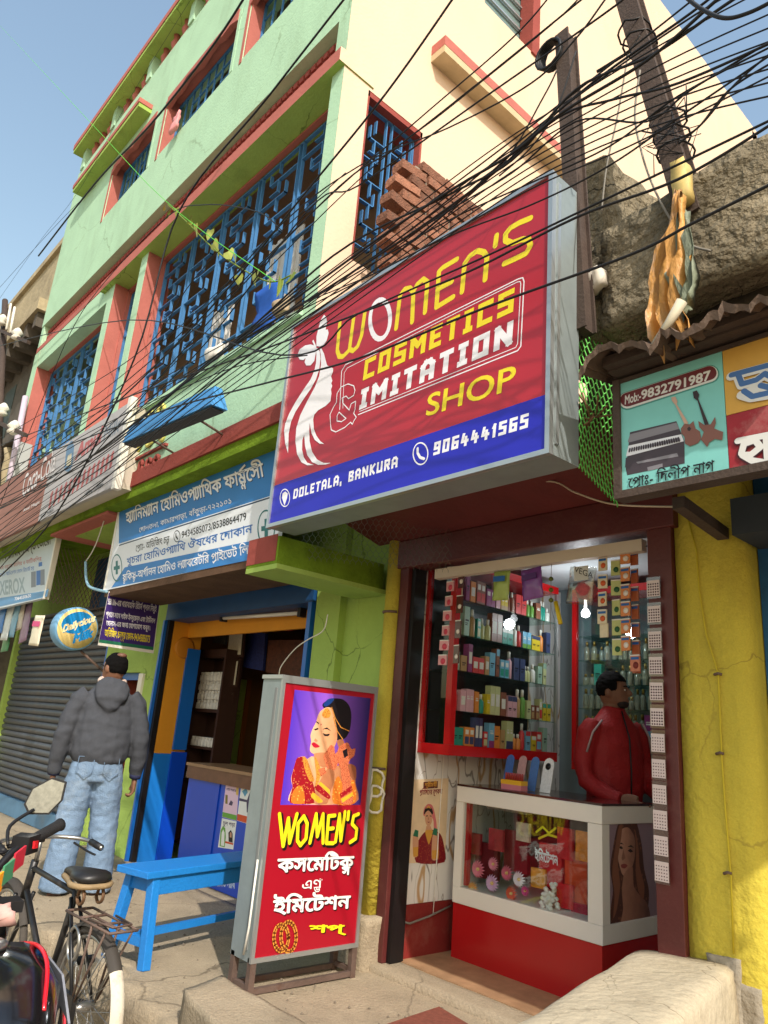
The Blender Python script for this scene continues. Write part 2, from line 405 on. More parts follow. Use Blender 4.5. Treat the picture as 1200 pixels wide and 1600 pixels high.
# ------------------------------------------------------------------ shared materials
GREEN = mat('green_paint', rgb(176,211,178), .85, .10, 2.2, .2, grime=.42, gcol=rgb(116,136,100), gscale=1.6, streak=.8, crack=.5, cscale=.7, speck=.05, spec=.2, bscale=40)
LIME = mat('lime_paint', rgb(160,186,92), .8, .14, 3, .25, grime=.5, gcol=rgb(84,104,46), gscale=1.8, streak=.6, crack=.7, cscale=1.6, spec=.25, bscale=45)
PINK = mat('pink_trim', rgb(180,106,96), .85, .12, 4, .15, grime=.25, gcol=rgb(110,60,52), spec=.2)
MAROONP = mat('maroon_plaster', rgb(150,74,66), .85, .15, 4, .2, grime=.3, gcol=rgb(80,40,36), spec=.2)
CREAM = mat('cream_paint', rgb(224,194,168), .85, .06, 1.2, .16, grime=.26, gcol=rgb(190,160,120), gscale=.6, streak=.7, spec=.2, bscale=40)
BLUEBAR = mat('blue_grille_paint', rgb(70,124,176), .55, .2, 10, spec=.3, grime=.5, gcol=rgb(50,60,80), gscale=6)
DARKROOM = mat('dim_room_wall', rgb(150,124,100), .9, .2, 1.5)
CONC = mat('concrete_floor', rgb(166,150,126), .92, .2, 3.0, .5, grime=.6, gcol=rgb(104,92,76), gscale=1.7, spec=.15, bscale=60, crack=.8, cscale=.9, speck=.18)
CONCD = mat('mossy_concrete', rgb(142,130,108), .95, .4, 5, 1.0, grime=1.0, gcol=rgb(30,28,25), gscale=1.5, spec=.1, bscale=22, bdist=.07, speck=.25, crack=.9, cscale=2.2)
MOSSY = mat('mossy_green_paint', rgb(112,140,40), .95, .3, 5, .5, grime=.8, gcol=rgb(40,48,18), gscale=3, spec=.1)
MAROON = mat('maroon_enamel', rgb(88,36,34), .45, .12, 5, .1, grime=.35, gcol=rgb(120,80,66), gscale=7, spec=.5)
YELLOW = mat('yellow_paint', rgb(198,178,66), .8, .16, 2.5, .5, grime=.55, gcol=rgb(128,106,46), gscale=2.6, streak=.7, crack=.6, cscale=2.0, speck=.08, spec=.25, bscale=35)
ALU = mat('aluminium', rgb(186,190,190), .38, .06, 6, metal=.75, grime=.2, gcol=rgb(120,120,115), gscale=3)
GALV = mat('galvanised_sheet', rgb(150,160,160), .5, .14, 7, metal=.45, grime=.25, gcol=rgb(110,112,108), gscale=4)
RUST = mat('rusty_steel', rgb(112,92,82), .7, .3, 9, .2, metal=.3, grime=.6, gcol=rgb(96,50,28), gscale=6)
RUSTD = mat('brown_rusted_steel', rgb(78,64,56), .8, .25, 9, .25, metal=.1, grime=.6, gcol=rgb(60,36,26), gscale=5)
BLACKM = mat('black_cable', rgb(26,25,27), .5, .1, 5, spec=.35)
GREYC = mat('grey_cable', rgb(128,122,112), .6, .1, 5)
BLUEP = mat('blue_enamel', rgb(24,98,180), .35, .08, 3, .05, grime=.2, gcol=rgb(20,50,90), gscale=3, spec=.5)
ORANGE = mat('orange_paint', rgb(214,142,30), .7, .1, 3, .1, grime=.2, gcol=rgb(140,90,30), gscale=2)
SKYB = mat('bright_blue_enamel', rgb(34,128,208), .4, .12, 9, .2, grime=.45, gcol=rgb(26,84,140), gscale=9, speck=.06, spec=.5)
DARKW = mat('dark_wood', rgb(62,38,28), .5, .25, 6)
WHITE = mat('white_laminate', rgb(226,220,208), .35, .04, 5, spec=.5)
REDP = mat('red_laminate', rgb(176,24,26), .22, .05, 4, spec=.5)
GLASS = glassmat('clear_glass')

# ------------------------------------------------------------------ ground and platform
k=MB(); k.quad((-400,-400,0),(400,-400,0),(400,400,0),(-400,400,0))
struct(k.build('street_ground', None, mat('dusty_street', rgb(150,136,116), .95, .2, 1.5, .4, grime=.5, gcol=rgb(90,80,70), gscale=.9, spec=.15, bscale=20)))
def lumpy(name, a, b, m, amp=.02, res=.08, freq=3.0, parent=None, top=None):
    """a box cut into small faces and roughened"""
    bm=bmesh.new(); a=Vector(a); b=Vector(b); d=b-a
    n=[max(2,int(abs(d[i])/res)) for i in range(3)]
    def face(o,u,v,nu,nv):
        g=[[bm.verts.new(o+u*(i/nu)+v*(j/nv)) for j in range(nv+1)] for i in range(nu+1)]
        for i in range(nu):
            for j in range(nv): bm.faces.new((g[i][j],g[i+1][j],g[i+1][j+1],g[i][j+1]))
    X,Y_,Z_=Vector((d.x,0,0)),Vector((0,d.y,0)),Vector((0,0,d.z))
    face(a,Y_,X,n[1],n[0]); face(a+Z_,X,Y_,n[0],n[1]); face(a,X,Z_,n[0],n[2]); face(a+Y_,Z_,X,n[2],n[0]); face(a,Z_,Y_,n[2],n[1]); face(a+X,Y_,Z_,n[1],n[2])
    bmesh.ops.remove_doubles(bm,verts=bm.verts,dist=1e-4)
    for v in bm.verts:
        p=v.co*freq
        v.co += Vector((mnoise.noise(p),mnoise.noise(p+Vector((9,3,1))),mnoise.noise(p+Vector((2,7,5)))))*amp + Vector((mnoise.noise(p*4),mnoise.noise(p*4+Vector((5,1,8))),mnoise.noise(p*4+Vector((1,8,2)))))*amp*.35
        if top: v.co=top(v.co,a,b)
    bm.normal_update()
    me=bpy.data.meshes.new(name); bm.to_mesh(me); bm.free(); me.materials.append(m)
    for p in me.polygons: p.use_smooth=True
    o=bpy.data.objects.new(name,me); COL.objects.link(o)
    if parent: attach(o,parent)
    return o
def edge_break(co,a,b):
    if co.y<a.y+.08 and co.z>.2: co.y+=max(0,mnoise.noise(Vector((co.x*3.1,1,4))))*.16+max(0,mnoise.noise(Vector((co.x*11,2,4))))*.05; co.z-=max(0,mnoise.noise(Vector((co.x*7,5,4))))*.05
    return co
struct(lumpy('pavement', (-7.6,-1.36,-.05), (3.5,.03,.3), CONC, .009, .06, 2.0, top=edge_break))
struct(lumpy('pavement', (-13.5,-1.75,-.05), (-7.62,.1,.22), CONC, .014, .12, 2.0))
struct(lumpy('doorstep', (-3.6,-.09,.25), (-1.75,.12,.335), CONC, .004, .06, 3.0))
o=lumpy('concrete_block',(0,0,0),(1,1,1),CONC,0,.06); Pq=[pZ(286,1544,.43),pZ(345,1524,.43),pZ(480,1600,.43),pZ(400,1668,.43)]
for v in o.data.vertices:
    x,y,z=v.co; t=Pq[0].lerp(Pq[3],x).lerp(Pq[1].lerp(Pq[2],x),y); zz=-.02+.45*z; p=Vector((t.x*5,t.y*5,zz*5)); v.co=(t.x+mnoise.noise(p)*.012,t.y+mnoise.noise(p+Vector((4,4,4)))*.012,zz+mnoise.noise(p+Vector((7,1,4)))*.01)
tag(o,'rough low concrete block at the pavement edge beside the standing sign','block')
wl=MB()
A=[pZ(985,1480,.77),pZ(1148,1506,.81)]; Bq=[pZ(800,1590,.77),pZ(1036,1597,.81)]
dv=(Bq[0]-A[0])*.7; q0,q1=A[0]+Vector((0,.0,0)),A[1]; r0,r1=Bq[0]+dv,Bq[1]+dv
o=lumpy('low_wall',(0,0,0),(1,1,1),mat('cream_plaster',rgb(196,182,156),.9,.16,3,.5,grime=.6,gcol=rgb(120,106,86),gscale=3,crack=.7,cscale=2.5,speck=.1,spec=.15,bscale=25),.0,.06)
for v in o.data.vertices:
    x,y,z=v.co; t=q0.lerp(q1,x).lerp(r0.lerp(r1,x),y); f=.012
    # rounded shoulders
    zz=.29+(.77+.04*x-.29)*z; 
    if z>.9: zz-= .025*(abs(x-.5)*2)**8
    p=Vector((t.x*4,t.y*4,zz*4))
    v.co=(t.x+(x-.5)*(1-z)*.06+mnoise.noise(p)*f, min(t.y+mnoise.noise(p+Vector((5,5,5)))*f,-.004) if y<.1 else t.y+mnoise.noise(p+Vector((5,5,5)))*f, zz+mnoise.noise(p+Vector((8,2,5)))*f)
tag(o,'low cream plastered wall running out from the yellow pillar','wall')
t0,t1,t2=pZ(686,1577,.318),pZ(600,1606,.318),pZ(734,1606,.318); e1=(t1-t0).normalized()*.75; e2=(t2-t0).normalized()*.5
k=MB(); k.hexa([t0,t0+e1,t0+e1+e2,t0+e2]+[p+Vector((0,0,.012)) for p in (t0,t0+e1,t0+e1+e2,t0+e2)]); o=k.build('doormat',None,mat('red_coir',rgb(150,84,66),.95,.3,40,.8,bscale=300)); tag(o,'reddish brown coir doormat in front of the shop doorstep','doormat')

k=MB(); rg_=random.Random(31)
for i in range(420):
    if i<260: x,y,z=rg_.uniform(-7.4,-2.2),rg_.uniform(-1.3,-.06),.302
    else: x,y,z=rg_.uniform(-6,-2.0),rg_.uniform(-2.6,-1.4),.0
    r_=rg_.uniform(.003,.011)*(1.6 if i>=260 else 1); a=rg_.uniform(0,6)
    k.add([(x+r_*math.cos(a+q*1.257)*rg_.uniform(.7,1.2),y+r_*math.sin(a+q*1.257)*rg_.uniform(.7,1.2),z) for q in range(5)]+[(x,y,z+r_*.8)],[(q,(q+1)%5,5) for q in range(5)])
k.build('grit',None,mat('grit_stone',rgb(120,108,92),.95,.4,30),kind='stuff')
# ------------------------------------------------------------------ green three-storey building
W=-.75; RC=-.5; XL,XR=-10.95,-3.7
gb=thing('green_building','tall pale green building with pink trim, blue window grilles and a cream side wall','building',(-7.3,0,0))
def gpart(name,a,b,m=GREEN): return box(name,gb,a,b,m)
BACK=7.6
gpart('side_wall',(XR-.25,W+.25,3.2),(XR,-.5,11.7),CREAM)
gpart('side_wall',(XR-.25,-.5,3.2),(XR,.1,4.8),CREAM); gpart('side_wall',(XR-.25,-.5,6.35),(XR,.1,11.7),CREAM)
gpart('side_wall',(XR-.25,.1,3.2),(XR,.77,11.7),CREAM); gpart('side_wall',(XR-.25,.77,3.2),(XR,1.6,8.4),CREAM)
gpart('side_wall',(XR-.25,.77,9.9),(XR,1.6,11.7),CREAM); gpart('side_wall',(XR-.25,1.6,3.2),(XR,BACK,11.7),CREAM)
# corner strip: green to the front, cream to the side
k=MB(); x0,x1,y0,y1,z0,z1=XR-.15,XR,W,W+.25,3.645,11.7
k.quad((x0,y0,z0),(x1,y0,z0),(x1,y0,z1),(x0,y0,z1),GREEN); k.quad((x1,y0,z0),(x1,y1,z0),(x1,y1,z1),(x1,y0,z1),CREAM)
k.quad((x0,y1,z0),(x0,y0,z0),(x0,y0,z1),(x0,y1,z1),GREEN); k.quad((x0,y0,z0),(x0,y1,z0),(x1,y1,z0),(x1,y0,z0),GREEN); k.build('corner_pillar',gb)
xr=XR-.152
gpart('front_wall',(XL,W,3.642),(xr,-.45,4.28))                     # below the windows
gpart('sill',(XL+.02,W-.03,4.28),(xr,-.47,4.32),GREEN)
gpart('band',(XL-.03,W-.03,3.50),(XR+.02,-.35,3.64),MAROONP)
gpart('overhang_soffit',(XL,W-.01,3.40),(XR+.01,.05,3.498),MOSSY)
gpart('front_wall',(XL,W,6.96),(xr,-.45,7.9)); gpart('front_wall',(XL,W,8.78),(xr,-.45,9.75))
k=MB(); k.box((XL,W+.004,6.52),(xr,-.46,6.60),PINK); k.box((XL,W+.1,6.6),(xr,-.46,6.955),PINK); k.build('jali_band',gb)
# raised squares of the pierced band
k=MB(); x=XL+.1
while x<xr-.08:
    for r in range(3):
        k.box((x,W+.072,6.64+r*.10),(x+.055,W+.1,6.70+r*.10),MAROONP)
    x+=.085
k.build('jali_blocks',gb,kind='stuff')
for a,b in ((XL,-10.7),(-8.17,-7.98),(-7.26,-7.08)):              # pilasters between the windows, pink reveals
    k=MB(); k.box((a,W,4.32),(b-.012,-.46,6.5),GREEN); k.box((b-.012,W+.003,4.32),(b,-.46,6.5),PINK); k.build('pilaster',gb)
gpart('lintel',(-10.7,W+.002,6.22),(-8.17,-.46,6.5)); 
k=MB(); xs0,xs1=-8.32,XR+.012                                         # sloping sunshade over the big window
pr=[(W-.06,6.395),(W-.06,6.52),(-.46,6.56),(-.46,6.385)]
k.add([(xs0,y,z) for y,z in pr]+[(xs1,y,z) for y,z in pr],[(0,1,2,3)],GREEN); 
v=[(xs0,y,z) for y,z in pr]+[(xs1,y,z) for y,z in pr]
k.add(v,[(4,0,3,7)],LIME); k.add(v,[(0,4,5,1)],PINK); k.add(v,[(1,5,6,2)],PINK); k.add(v,[(7,6,5,4)],CREAM); k.build('sunshade',gb)
# third-floor windows
W3=[(-9.1,-7.75),(-7.45,-5.8),(-5.55,-3.92)]
xs=[XL]+[v for w_ in W3 for v in w_]+[xr]
for i in range(0,len(xs),2): gpart('front_wall',(xs[i],W,7.9),(xs[i+1],-.45,8.78))
def grille(name,parent,axis,u0,u1,z0,z1,dep,col=BLUEBAR,colw=.55,rowh=.2,seed=1,simple=False):
    rn=random.Random(seed); k=MB()
    def B(ua,ub,za,zb,d0=0,d1=.04):
        if axis=='Y': k.box((ua,dep-d1,za),(ub,dep-d0,zb),col)
        else: k.box((dep+d0,ua,za),(dep+d1,ub,zb),col)
    t=.009
    for u in (u0,u1-.014): B(u,u+.014,z0,z1,0,.03)
    for z in (z0,z1-.014): B(u0,u1,z,z+.014,0,.03)
    n=max(1,round((u1-u0)/colw)); cw=(u1-u0)/n
    if simple:
        for i in range(1,n*3): B(u0+i*cw/3,u0+i*cw/3+t,z0,z1,0,.02)
        for j in range(1,int((z1-z0)/rowh)):
            for i in range(n*3):
                if rn.random()<.55: B(u0+i*cw/3,u0+(i+1)*cw/3,z0+j*rowh,z0+j*rowh+t,0,.02)
    else:
        for i in range(n+1):
            c=u0+i*cw
            for du in (-.03,.03):
                if u0<c+du<u1-.01: B(c+du,c+du+t,z0,z1,0,.03)
        rows=int((z1-z0)/rowh)
        for i in range(n):
            a=u0+i*cw+.03; b=a+cw-.06
            for j in range(1,rows):
                z=z0+j*rowh; sgn=(i+j)%2
                ua,ub=(a,a+(b-a)*.74) if sgn else (a+(b-a)*.26,b)
                B(ua,ub,z,z+t,0,.032)
                u=ub-t if sgn else ua; B(u,u+t,z,z+rowh*.62,0,.032)
                u=(a+b)/2; B(u,u+t,z+rowh*.38,z+rowh,0,.032)
                if rn.random()<.6: B(min(u,a+(b-a)*.3),u,z+rowh*.38,z+rowh*.38+t,0,.032)
    return k.build(name,parent,kind='stuff')
def window(axis,u0,u1,z0,z1,face,back,name,seed,reveal=PINK,simple=False,colw=.55,room=True):
    wd=MB()
    d=.02
    if axis=='Y':
        wd.box((u0,back,z0),(u0+d,face+.01,z1),reveal); wd.box((u1-d,back,z0),(u1,face+.01,z1),reveal); wd.box((u0,back,z1-d),(u1,face+.01,z1),reveal)
    else:
        wd.box((back,u0,z0),(face-.004,u0+d,z1),reveal); wd.box((back,u1-d,z0),(face-.004,u1,z1),reveal); wd.box((back,u0,z1-d-.03),(face-.004,u1,z1),reveal)
    w_=wd.build(name,gb)
    g=grille('grille',w_,axis,u0+d+.004,u1-d-.004,z0+.01,z1-.05,back+(.02 if axis=='Y' else .12),seed=seed,simple=simple,colw=colw)
    return w_
window('Y',-10.70,-8.17,4.32,6.22,-.6,-.54,'window',1,colw=.62)
window('Y',-7.98,-7.26,4.32,6.38,-.6,-.54,'window',2,colw=.68)
window('Y',-7.08,xr,4.32,6.38,-.6,-.54,'window',3,colw=.62)
for i,(a,b) in enumerate(W3):
    w_=window('Y',a,b,7.9,8.78,W,-.6,'window',10+i,simple=True,colw=.5)
    # bracket-shaped pink head of the opening
    k=MB(); n=10; pts=[(a,W-.012,8.78)]
    for j in range(n+1):
        t=j/n; s_=abs(t-.5)*2; z=8.70-.12*(1 if s_>.8 else 0)+.04*math.cos(t*math.pi*6)
        pts.append((a+(b-a)*t,W-.012,z))
    pts.append((b,W-.012,8.78)); k.prism(pts,(0,.06,0),PINK); k.build('scalloped_head',w_)
    # side reveal strip
    box('reveal',w_,(b+.002,W-.004,7.9),(b+.06,W+.05,8.74),GREEN)
    box('reveal',w_,(a-.05,W-.006,7.86),(a-.001,W+.05,8.74),PINK)
window('X',-.5,.1,4.8,6.35,XR,XR-.22,'side_window',21,reveal=MAROONP,colw=.3)
k=MB(); k.box((XR-.2,.77,8.4),(XR-.16,1.6,9.9),mat('louvre_glass',rgb(110,132,130),.25,.2,6)); w2=k.build('side_window',gb)
k=MB(); k.box((XR-.15,1.5,8.38),(XR+.02,1.62,9.9),MAROONP); k.build('reveal',w2)
for j in range(9): k=MB(); k.box((XR-.15,.78,8.45+j*.16),(XR-.13,1.5,8.47+j*.16),ALU); k.build('louvre',w2)
# dim rooms behind the grilles
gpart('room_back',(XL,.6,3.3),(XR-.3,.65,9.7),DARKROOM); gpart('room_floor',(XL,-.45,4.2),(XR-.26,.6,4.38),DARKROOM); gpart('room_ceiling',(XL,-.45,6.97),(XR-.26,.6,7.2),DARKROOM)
gpart('left_end_wall',(XL-.006,-.74,3.3),(XL+.1,BACK,9.75),GREEN); gpart('roof',(XL,-.44,9.66),(XR-.26,BACK,9.75),CONC); gpart('back_wall',(XL,BACK-.2,0),(XR,BACK-.01,11.6),CREAM)
# side ledge
k=MB(); k.box((XR,.13,7.135),(XR+.16,2.35,7.21),mat('ledge_beige',rgb(196,176,140),.9,.2,4)); k.box((XR,.128,7.21),(XR+.163,2.352,7.31),PINK); k.build('ledge',gb)  # lower part of the ledge is a darker beige than the wall
# upper small sunshade and roof balustrade
k=MB(); k.box((-10.3,W-.17,8.92),(-8.0,-.6,8.98),LIME); k.box((-10.31,W-.18,8.981),(-7.99,-.6,9.05),PINK); k.build('sunshade',gb)
x=-10.85; i=0
pm=MB(); pm.box((-.03,-.05,0),(.03,.05,.36)); 
while x<xr:
    k=MB()
    if i%4==0: k.box((x,W-.02,9.75),(x+.14,-.5,10.1),GREEN)
    else: k.lathe((x+.05,W+.06,9.75),[(.03,0),(.05,.06),(.03,.12),(.06,.2),(.03,.29),(.045,.35)],PINK,8)
    k.build('baluster',gb); x+=.3; i+=1
k=MB(); k.box((XL-.05,W-.14,10.1),(xr,-.45,10.16),LIME); k.box((XL-.06,W-.15,10.161),(xr,-.45,10.26),PINK); k.build('coping',gb)
# clothes and cloths on the grille
tag(lumpy('hung_cloth',tuple(pY(272,190,-.82)-Vector((.07,.0,.12))),tuple(pY(272,190,-.82)+Vector((.07,.03,.12))),mat('pink_cloth',rgb(226,150,150),.9,.1,8),.03,.03,9),'pink cloth drying on an upper window grille','cloth')
tag(lumpy('hung_cloth',tuple(pY(410,485,-.72)-Vector((.13,.0,.2))),tuple(pY(410,485,-.72)+Vector((.13,.04,.2))),mat('blue_cloth',rgb(30,84,170),.9,.2,8),.04,.04,8),'bright blue garment hanging inside the big window grille','cloth')
tag(lumpy('hung_cloth',tuple(pY(330,552,-.8)-Vector((.14,.0,.05))),tuple(pY(330,552,-.8)+Vector((.14,.04,.06))),mat('white_cloth',rgb(220,214,204),.9,.1,8),.035,.03,8),'small white rag lying on the big window sill','cloth')
tag(lumpy('hung_cloth',tuple(pY(436,478,-.8)-Vector((.08,.0,.07))),tuple(pY(436,478,-.8)+Vector((.08,.04,.07))),mat('tan_cloth',rgb(180,158,130),.9,.15,8),.04,.03,8),'crumpled tan rag on the window sill under the creeper','cloth')
for cx,cz,wd_,ht,lab in ((-4.9,5.2,.5,1.0,'wide pale curtain hanging behind the big blue grille'),(-5.9,5.0,.35,.8,'narrow pale curtain behind the big blue grille')):
    k=MB()
    for q in range(8): k.box((cx-wd_/2+q*wd_/8,-.36+.015*(q%2),cz-ht/2),(cx-wd_/2+(q+1)*wd_/8,-.345+.015*(q%2),cz+ht/2),mat('white_curtain',rgb(206,202,196),.9,.15,4))
    tag(k.build('curtain'),lab,'curtain')
# cement name in relief on the wall
rl=Sheet('Y',W,gb); b=MB()
for (x,y,wd_,ht) in ((206,668,.12,.13),(222,660,.11,.15),(238,652,.13,.13),(254,644,.12,.15),(203,700,.14,.14),(220,693,.12,.16),(238,686,.13,.14),(256,678,.12,.15),(208,735,.09,.1),(222,730,.08,.1),(236,725,.08,.1),(248,720,.08,.1)):
    c=pY(x,y,W)
    for q in range(3):
        b.tube([c+Vector((wd_*.5*math.cos(a_)+random.uniform(-.03,.03),-.015,ht*.5*math.sin(a_))) for a_ in [q*2+j*.7 for j in range(4)]],.018,MAROONP if y>710 else mat('relief_yellow',rgb(208,200,110),.85,.15,6),6)
b.box(pY(197,722,W)+Vector((0,-.03,-.03)),pY(262,700,W)+Vector((0,.01,.02)),MAROONP)
b.build('relief_name',gb)

# ------------------------------------------------------------------ ground floor of the green building
GX=-3.56
gpart('ground_pillar',(-4.36,0,.28),(-4.08,.35,3.41),LIME); gpart('ground_pillar',(-4.08,.06,.28),(-3.60,.35,3.41),LIME)
k=MB(); k.box((-3.98,W-.1,2.47),(-3.64,-.0,2.64),MOSSY); k.box((-3.981,W-.103,2.49),(-3.66,W-.1,2.655),MAROONP); k.box((-3.981,W-.1,2.44),(-3.636,.055,2.47),LIME); k.build('lower_ledge',gb)
gpart('ground_wall',(-7.84,0.002,1.95),(-6.78,.12,3.41),LIME); gpart('ground_wall',(-7.18,0.004,.28),(-6.78,.12,1.95),LIME); gpart('ground_wall',(-8.1,0.0,.2),(-7.84,.12,3.41),LIME)
gpart('ground_wall',(-11.75,0.0,.2),(-11.5,.12,3.41),LIME); gpart('ground_wall',(-6.78,.05,2.7),(-4.36,.12,3.41),LIME); gpart('ground_wall',(-11.5,.06,2.75),(-8.1,.12,3.41),LIME)
gpart('door_jamb',(-7.84,.06,1.88),(-7.18,.1,1.949),BLUEP); gpart('passage_wall',(-7.9,1.2,.2),(-7.1,1.25,2.0),mat('passage_orange',rgb(150,84,30),.8,.1,3)); gpart('passage_wall',(-7.86,.1,.2),(-7.85,1.2,2.0),MAROONP); gpart('passage_wall',(-7.17,.125,.2),(-7.12,1.2,2.0),LIME)
k=MB(); k.box(pY(214,1080,-.02)+Vector((-.02,-.0,-.08)),pY(220,1062,-.02)+Vector((.03,.03,.06)),WHITE); k.build('switch_box',gb)
# drain pipe beside the shop
k=MB(); k.cyl((-3.50,-.02,.5),(-3.50,-.02,2.95),.055,YELLOW,14); pp=k.build('pipe',None); tag(pp,'yellow painted drain pipe standing between green pillar and shop frame','pipe')
for z in (1.35,2.3):
    k=MB(); k.tube([(-3.50+.062*math.cos(a),-.02+.062*math.sin(a),z) for a in [i*.6 for i in range(11)]],.008,RUST,6); k.build('clamp',pp)
o=lumpy('pipe_footing',(-3.66,-.14,.26),(-3.40,.05,.56),CONC,.02,.05,6); tag(o,'lump of cement around the foot of the yellow drain pipe','footing')
# two linked white cable rings on the pipe
k=MB(); c=pX(586,1232,-3.45)
for (dx,dz) in ((0,.03),(.01,-.06)): k.tube([c+Vector((.02*math.sin(i*1.2),dx+.055*math.cos(i*.45),dz+.075*math.sin(i*.45))) for i in range(14)],.008,WHITE,6,closed=True)
tag(k.build('cable_loop'),'white looped cable hanging on the yellow drain pipe','cable')
# ------------------------------------------------------------------ big red shop sign
SY=-.97
sg=thing('shop_sign','big red lit-box shop sign with blue strip, white lady emblem and yellow lettering','sign',(-2.6,SY,2.65))
c=[pY(455,514,SY),pY(866,256,SY),pY(859,704,SY),pY(418,829,SY)]
sx0=(c[0].x+c[3].x)/2; sx1=(c[1].x+c[2].x)/2; sz0=2.65; sz1=4.0
flex=mat('red_flex_print', rgb(178,34,46), .32, .07, 1.3, spec=.55)
box('face_panel',sg,(sx0+.02,SY+.004,sz0+.02),(sx1-.02,SY+.02,sz1-.02),flex)
k=MB()
k.box((sx0,SY-.008,sz0),(sx1,SY+.02,sz0+.022),ALU); k.box((sx0,SY-.008,sz1-.022),(sx1,SY+.02,sz1),ALU)
k.box((sx0,SY-.0075,sz0+.022),(sx0+.022,SY+.02,sz1-.022),ALU); k.box((sx1-.022,SY-.0075,sz0+.022),(sx1,SY+.02,sz1-.022),ALU); k.build('frame',sg)
box('sheet_box',sg,(sx0+.003,SY+.021,sz0+.003),(sx1-.003,SY+.2,sz1-.003),GALV)
k=MB(); k.box((sx1-.002,SY+.03,sz0+.05),(sx1+.006,SY+.05,sz1-.05),ALU); k.build('side_trim',sg)
R_=Sheet('Y',SY+.004,sg)
YEL=ink('yellow',rgb(236,214,40)); WHT=ink('white',rgb(240,238,242)); BLU=ink('blue',rgb(38,40,176)); INKB=ink('black',rgb(22,20,24))
# blue strip along the bottom edge
zb=pY(600,700,SY).z
k=MB(); k.quad((sx0+.022,SY+.0025,sz0+.022),(sx1-.022,SY+.0025,sz0+.022),(sx1-.022,SY+.0025,sz0+.262),(sx0+.022,SY+.0025,sz0+.262),BLU); k.build('blue_strip',sg)
R_.k=3
# lettering drawn from strokes
def SP(l): return [(430+a*.16869,470+b*.16869) for a,b in l]
Wm=[[(539,500),(527,545),(526,556),(532,558),(541,551),(545,548),(549,549),(556,543),(563,525),(569,488)],[(545,549),(555,490)]]
Wm=[[(531,505),(527,548),(530,557),(536,557),(543,550),(546,546),(553,494)],[(546,546),(552,548),(559,541),(565,524),(570,489)]]
Om=arc(594,500,0,0,0,0,1)
R_.strokes('lettering',Wm,.03,YEL)
ol=[]
for i in range(25):
    a=2*math.pi*i/24; ol.append((594+15.5*math.cos(a)-4*math.sin(a)*-.6, 499+30*math.sin(a)-6*math.cos(a)))
R_.strokes('lettering',[ol],.03,WHT)
R_.strokes('lettering',[[(619,513),(625,462),(632,452),(640,450),(646,456),(644,503)],[(646,456),(652,444),(661,436),(668,441),(664,488)]],.03,YEL)   # M
R_.strokes('lettering',[[(714,405),(692,418),(686,424),(682,480),(708,464)],[(684,452),(706,440)]],.03,YEL)   # E
R_.strokes('lettering',[[(722,456),(726,412),(734,400),(746,392),(756,394),(761,402),(758,437)]],.03,YEL)   # N
R_.strokes('lettering',[[(776,368),(774,384)]],.03,YEL)
R_.strokes('lettering',[[(829,341),(812,348),(798,356),(790,366),(790,376),(800,380),(816,374),(826,374),(829,384),(822,396),(806,404),(788,412)]],.03,YEL)   # S
# white rounded double frame
fr=[(531,640),(534,580),(540,570),(810,436),(817,434),(819,440),(814,541),(809,548),(560,648)]
R_.strokes('border_line',[fr],.006,WHT); R_.strokes('border_line',[[(536,638),(538,583),(543,575),(808,441),(813,440),(814,444),(809,537),(806,543),(562,643)]],.004,WHT)
R_.block('lettering','COSMETICS',(567,595),(802,487),(569,564),YEL,.23,.2)
R_.block('lettering','IMITATION',(561,641),(800,538),(563,610),WHT,.24,.2)
R_.text('lettering','SHOP',(664,651),(804,607),(668,618),YEL,bold=.014,ref=.68)
# outlined ampersand
amp=[(517,665),(516,648),(521,637),(526,629),(527,615),(533,605),(544,600),(553,603),(555,610),(553,618),(545,623),(541,619),(535,622),(536,630),(546,641),(549,631),(556,627),(555,640),(553,646),(557,652),(553,658),(551,663),(548,660),(539,668),(525,675),(518,672),(517,665)]
R_.strokes('ampersand',[amp,[(530,644),(541,654),(534,659),(527,658),(527,650),(530,644)]],.006,WHT)
R_.block('lettering','DOLETALA, BANKURA',(458,780),(621,730),(459,765),WHT,.22,.2)
R_.block('lettering','9064441565',(677,712),(825,668),(678,692),WHT,.22,.2)
pin=[arc(445.5,778,7.5,13.5,0,360,24)]
R_.strokes('pin_icon',pin,.006,WHT); R_.polys('pin_icon',[([(445,790),(441,778),(442,771),(446,768),(450,771),(449,778)],WHT)]); 
R_.strokes('phone_icon',[arc(657.5,709,11.5,17,0,360,24)],.007,WHT); R_.strokes('phone_icon',[[(653,701),(653,708),(657,715),(663,717)]],.014,WHT)
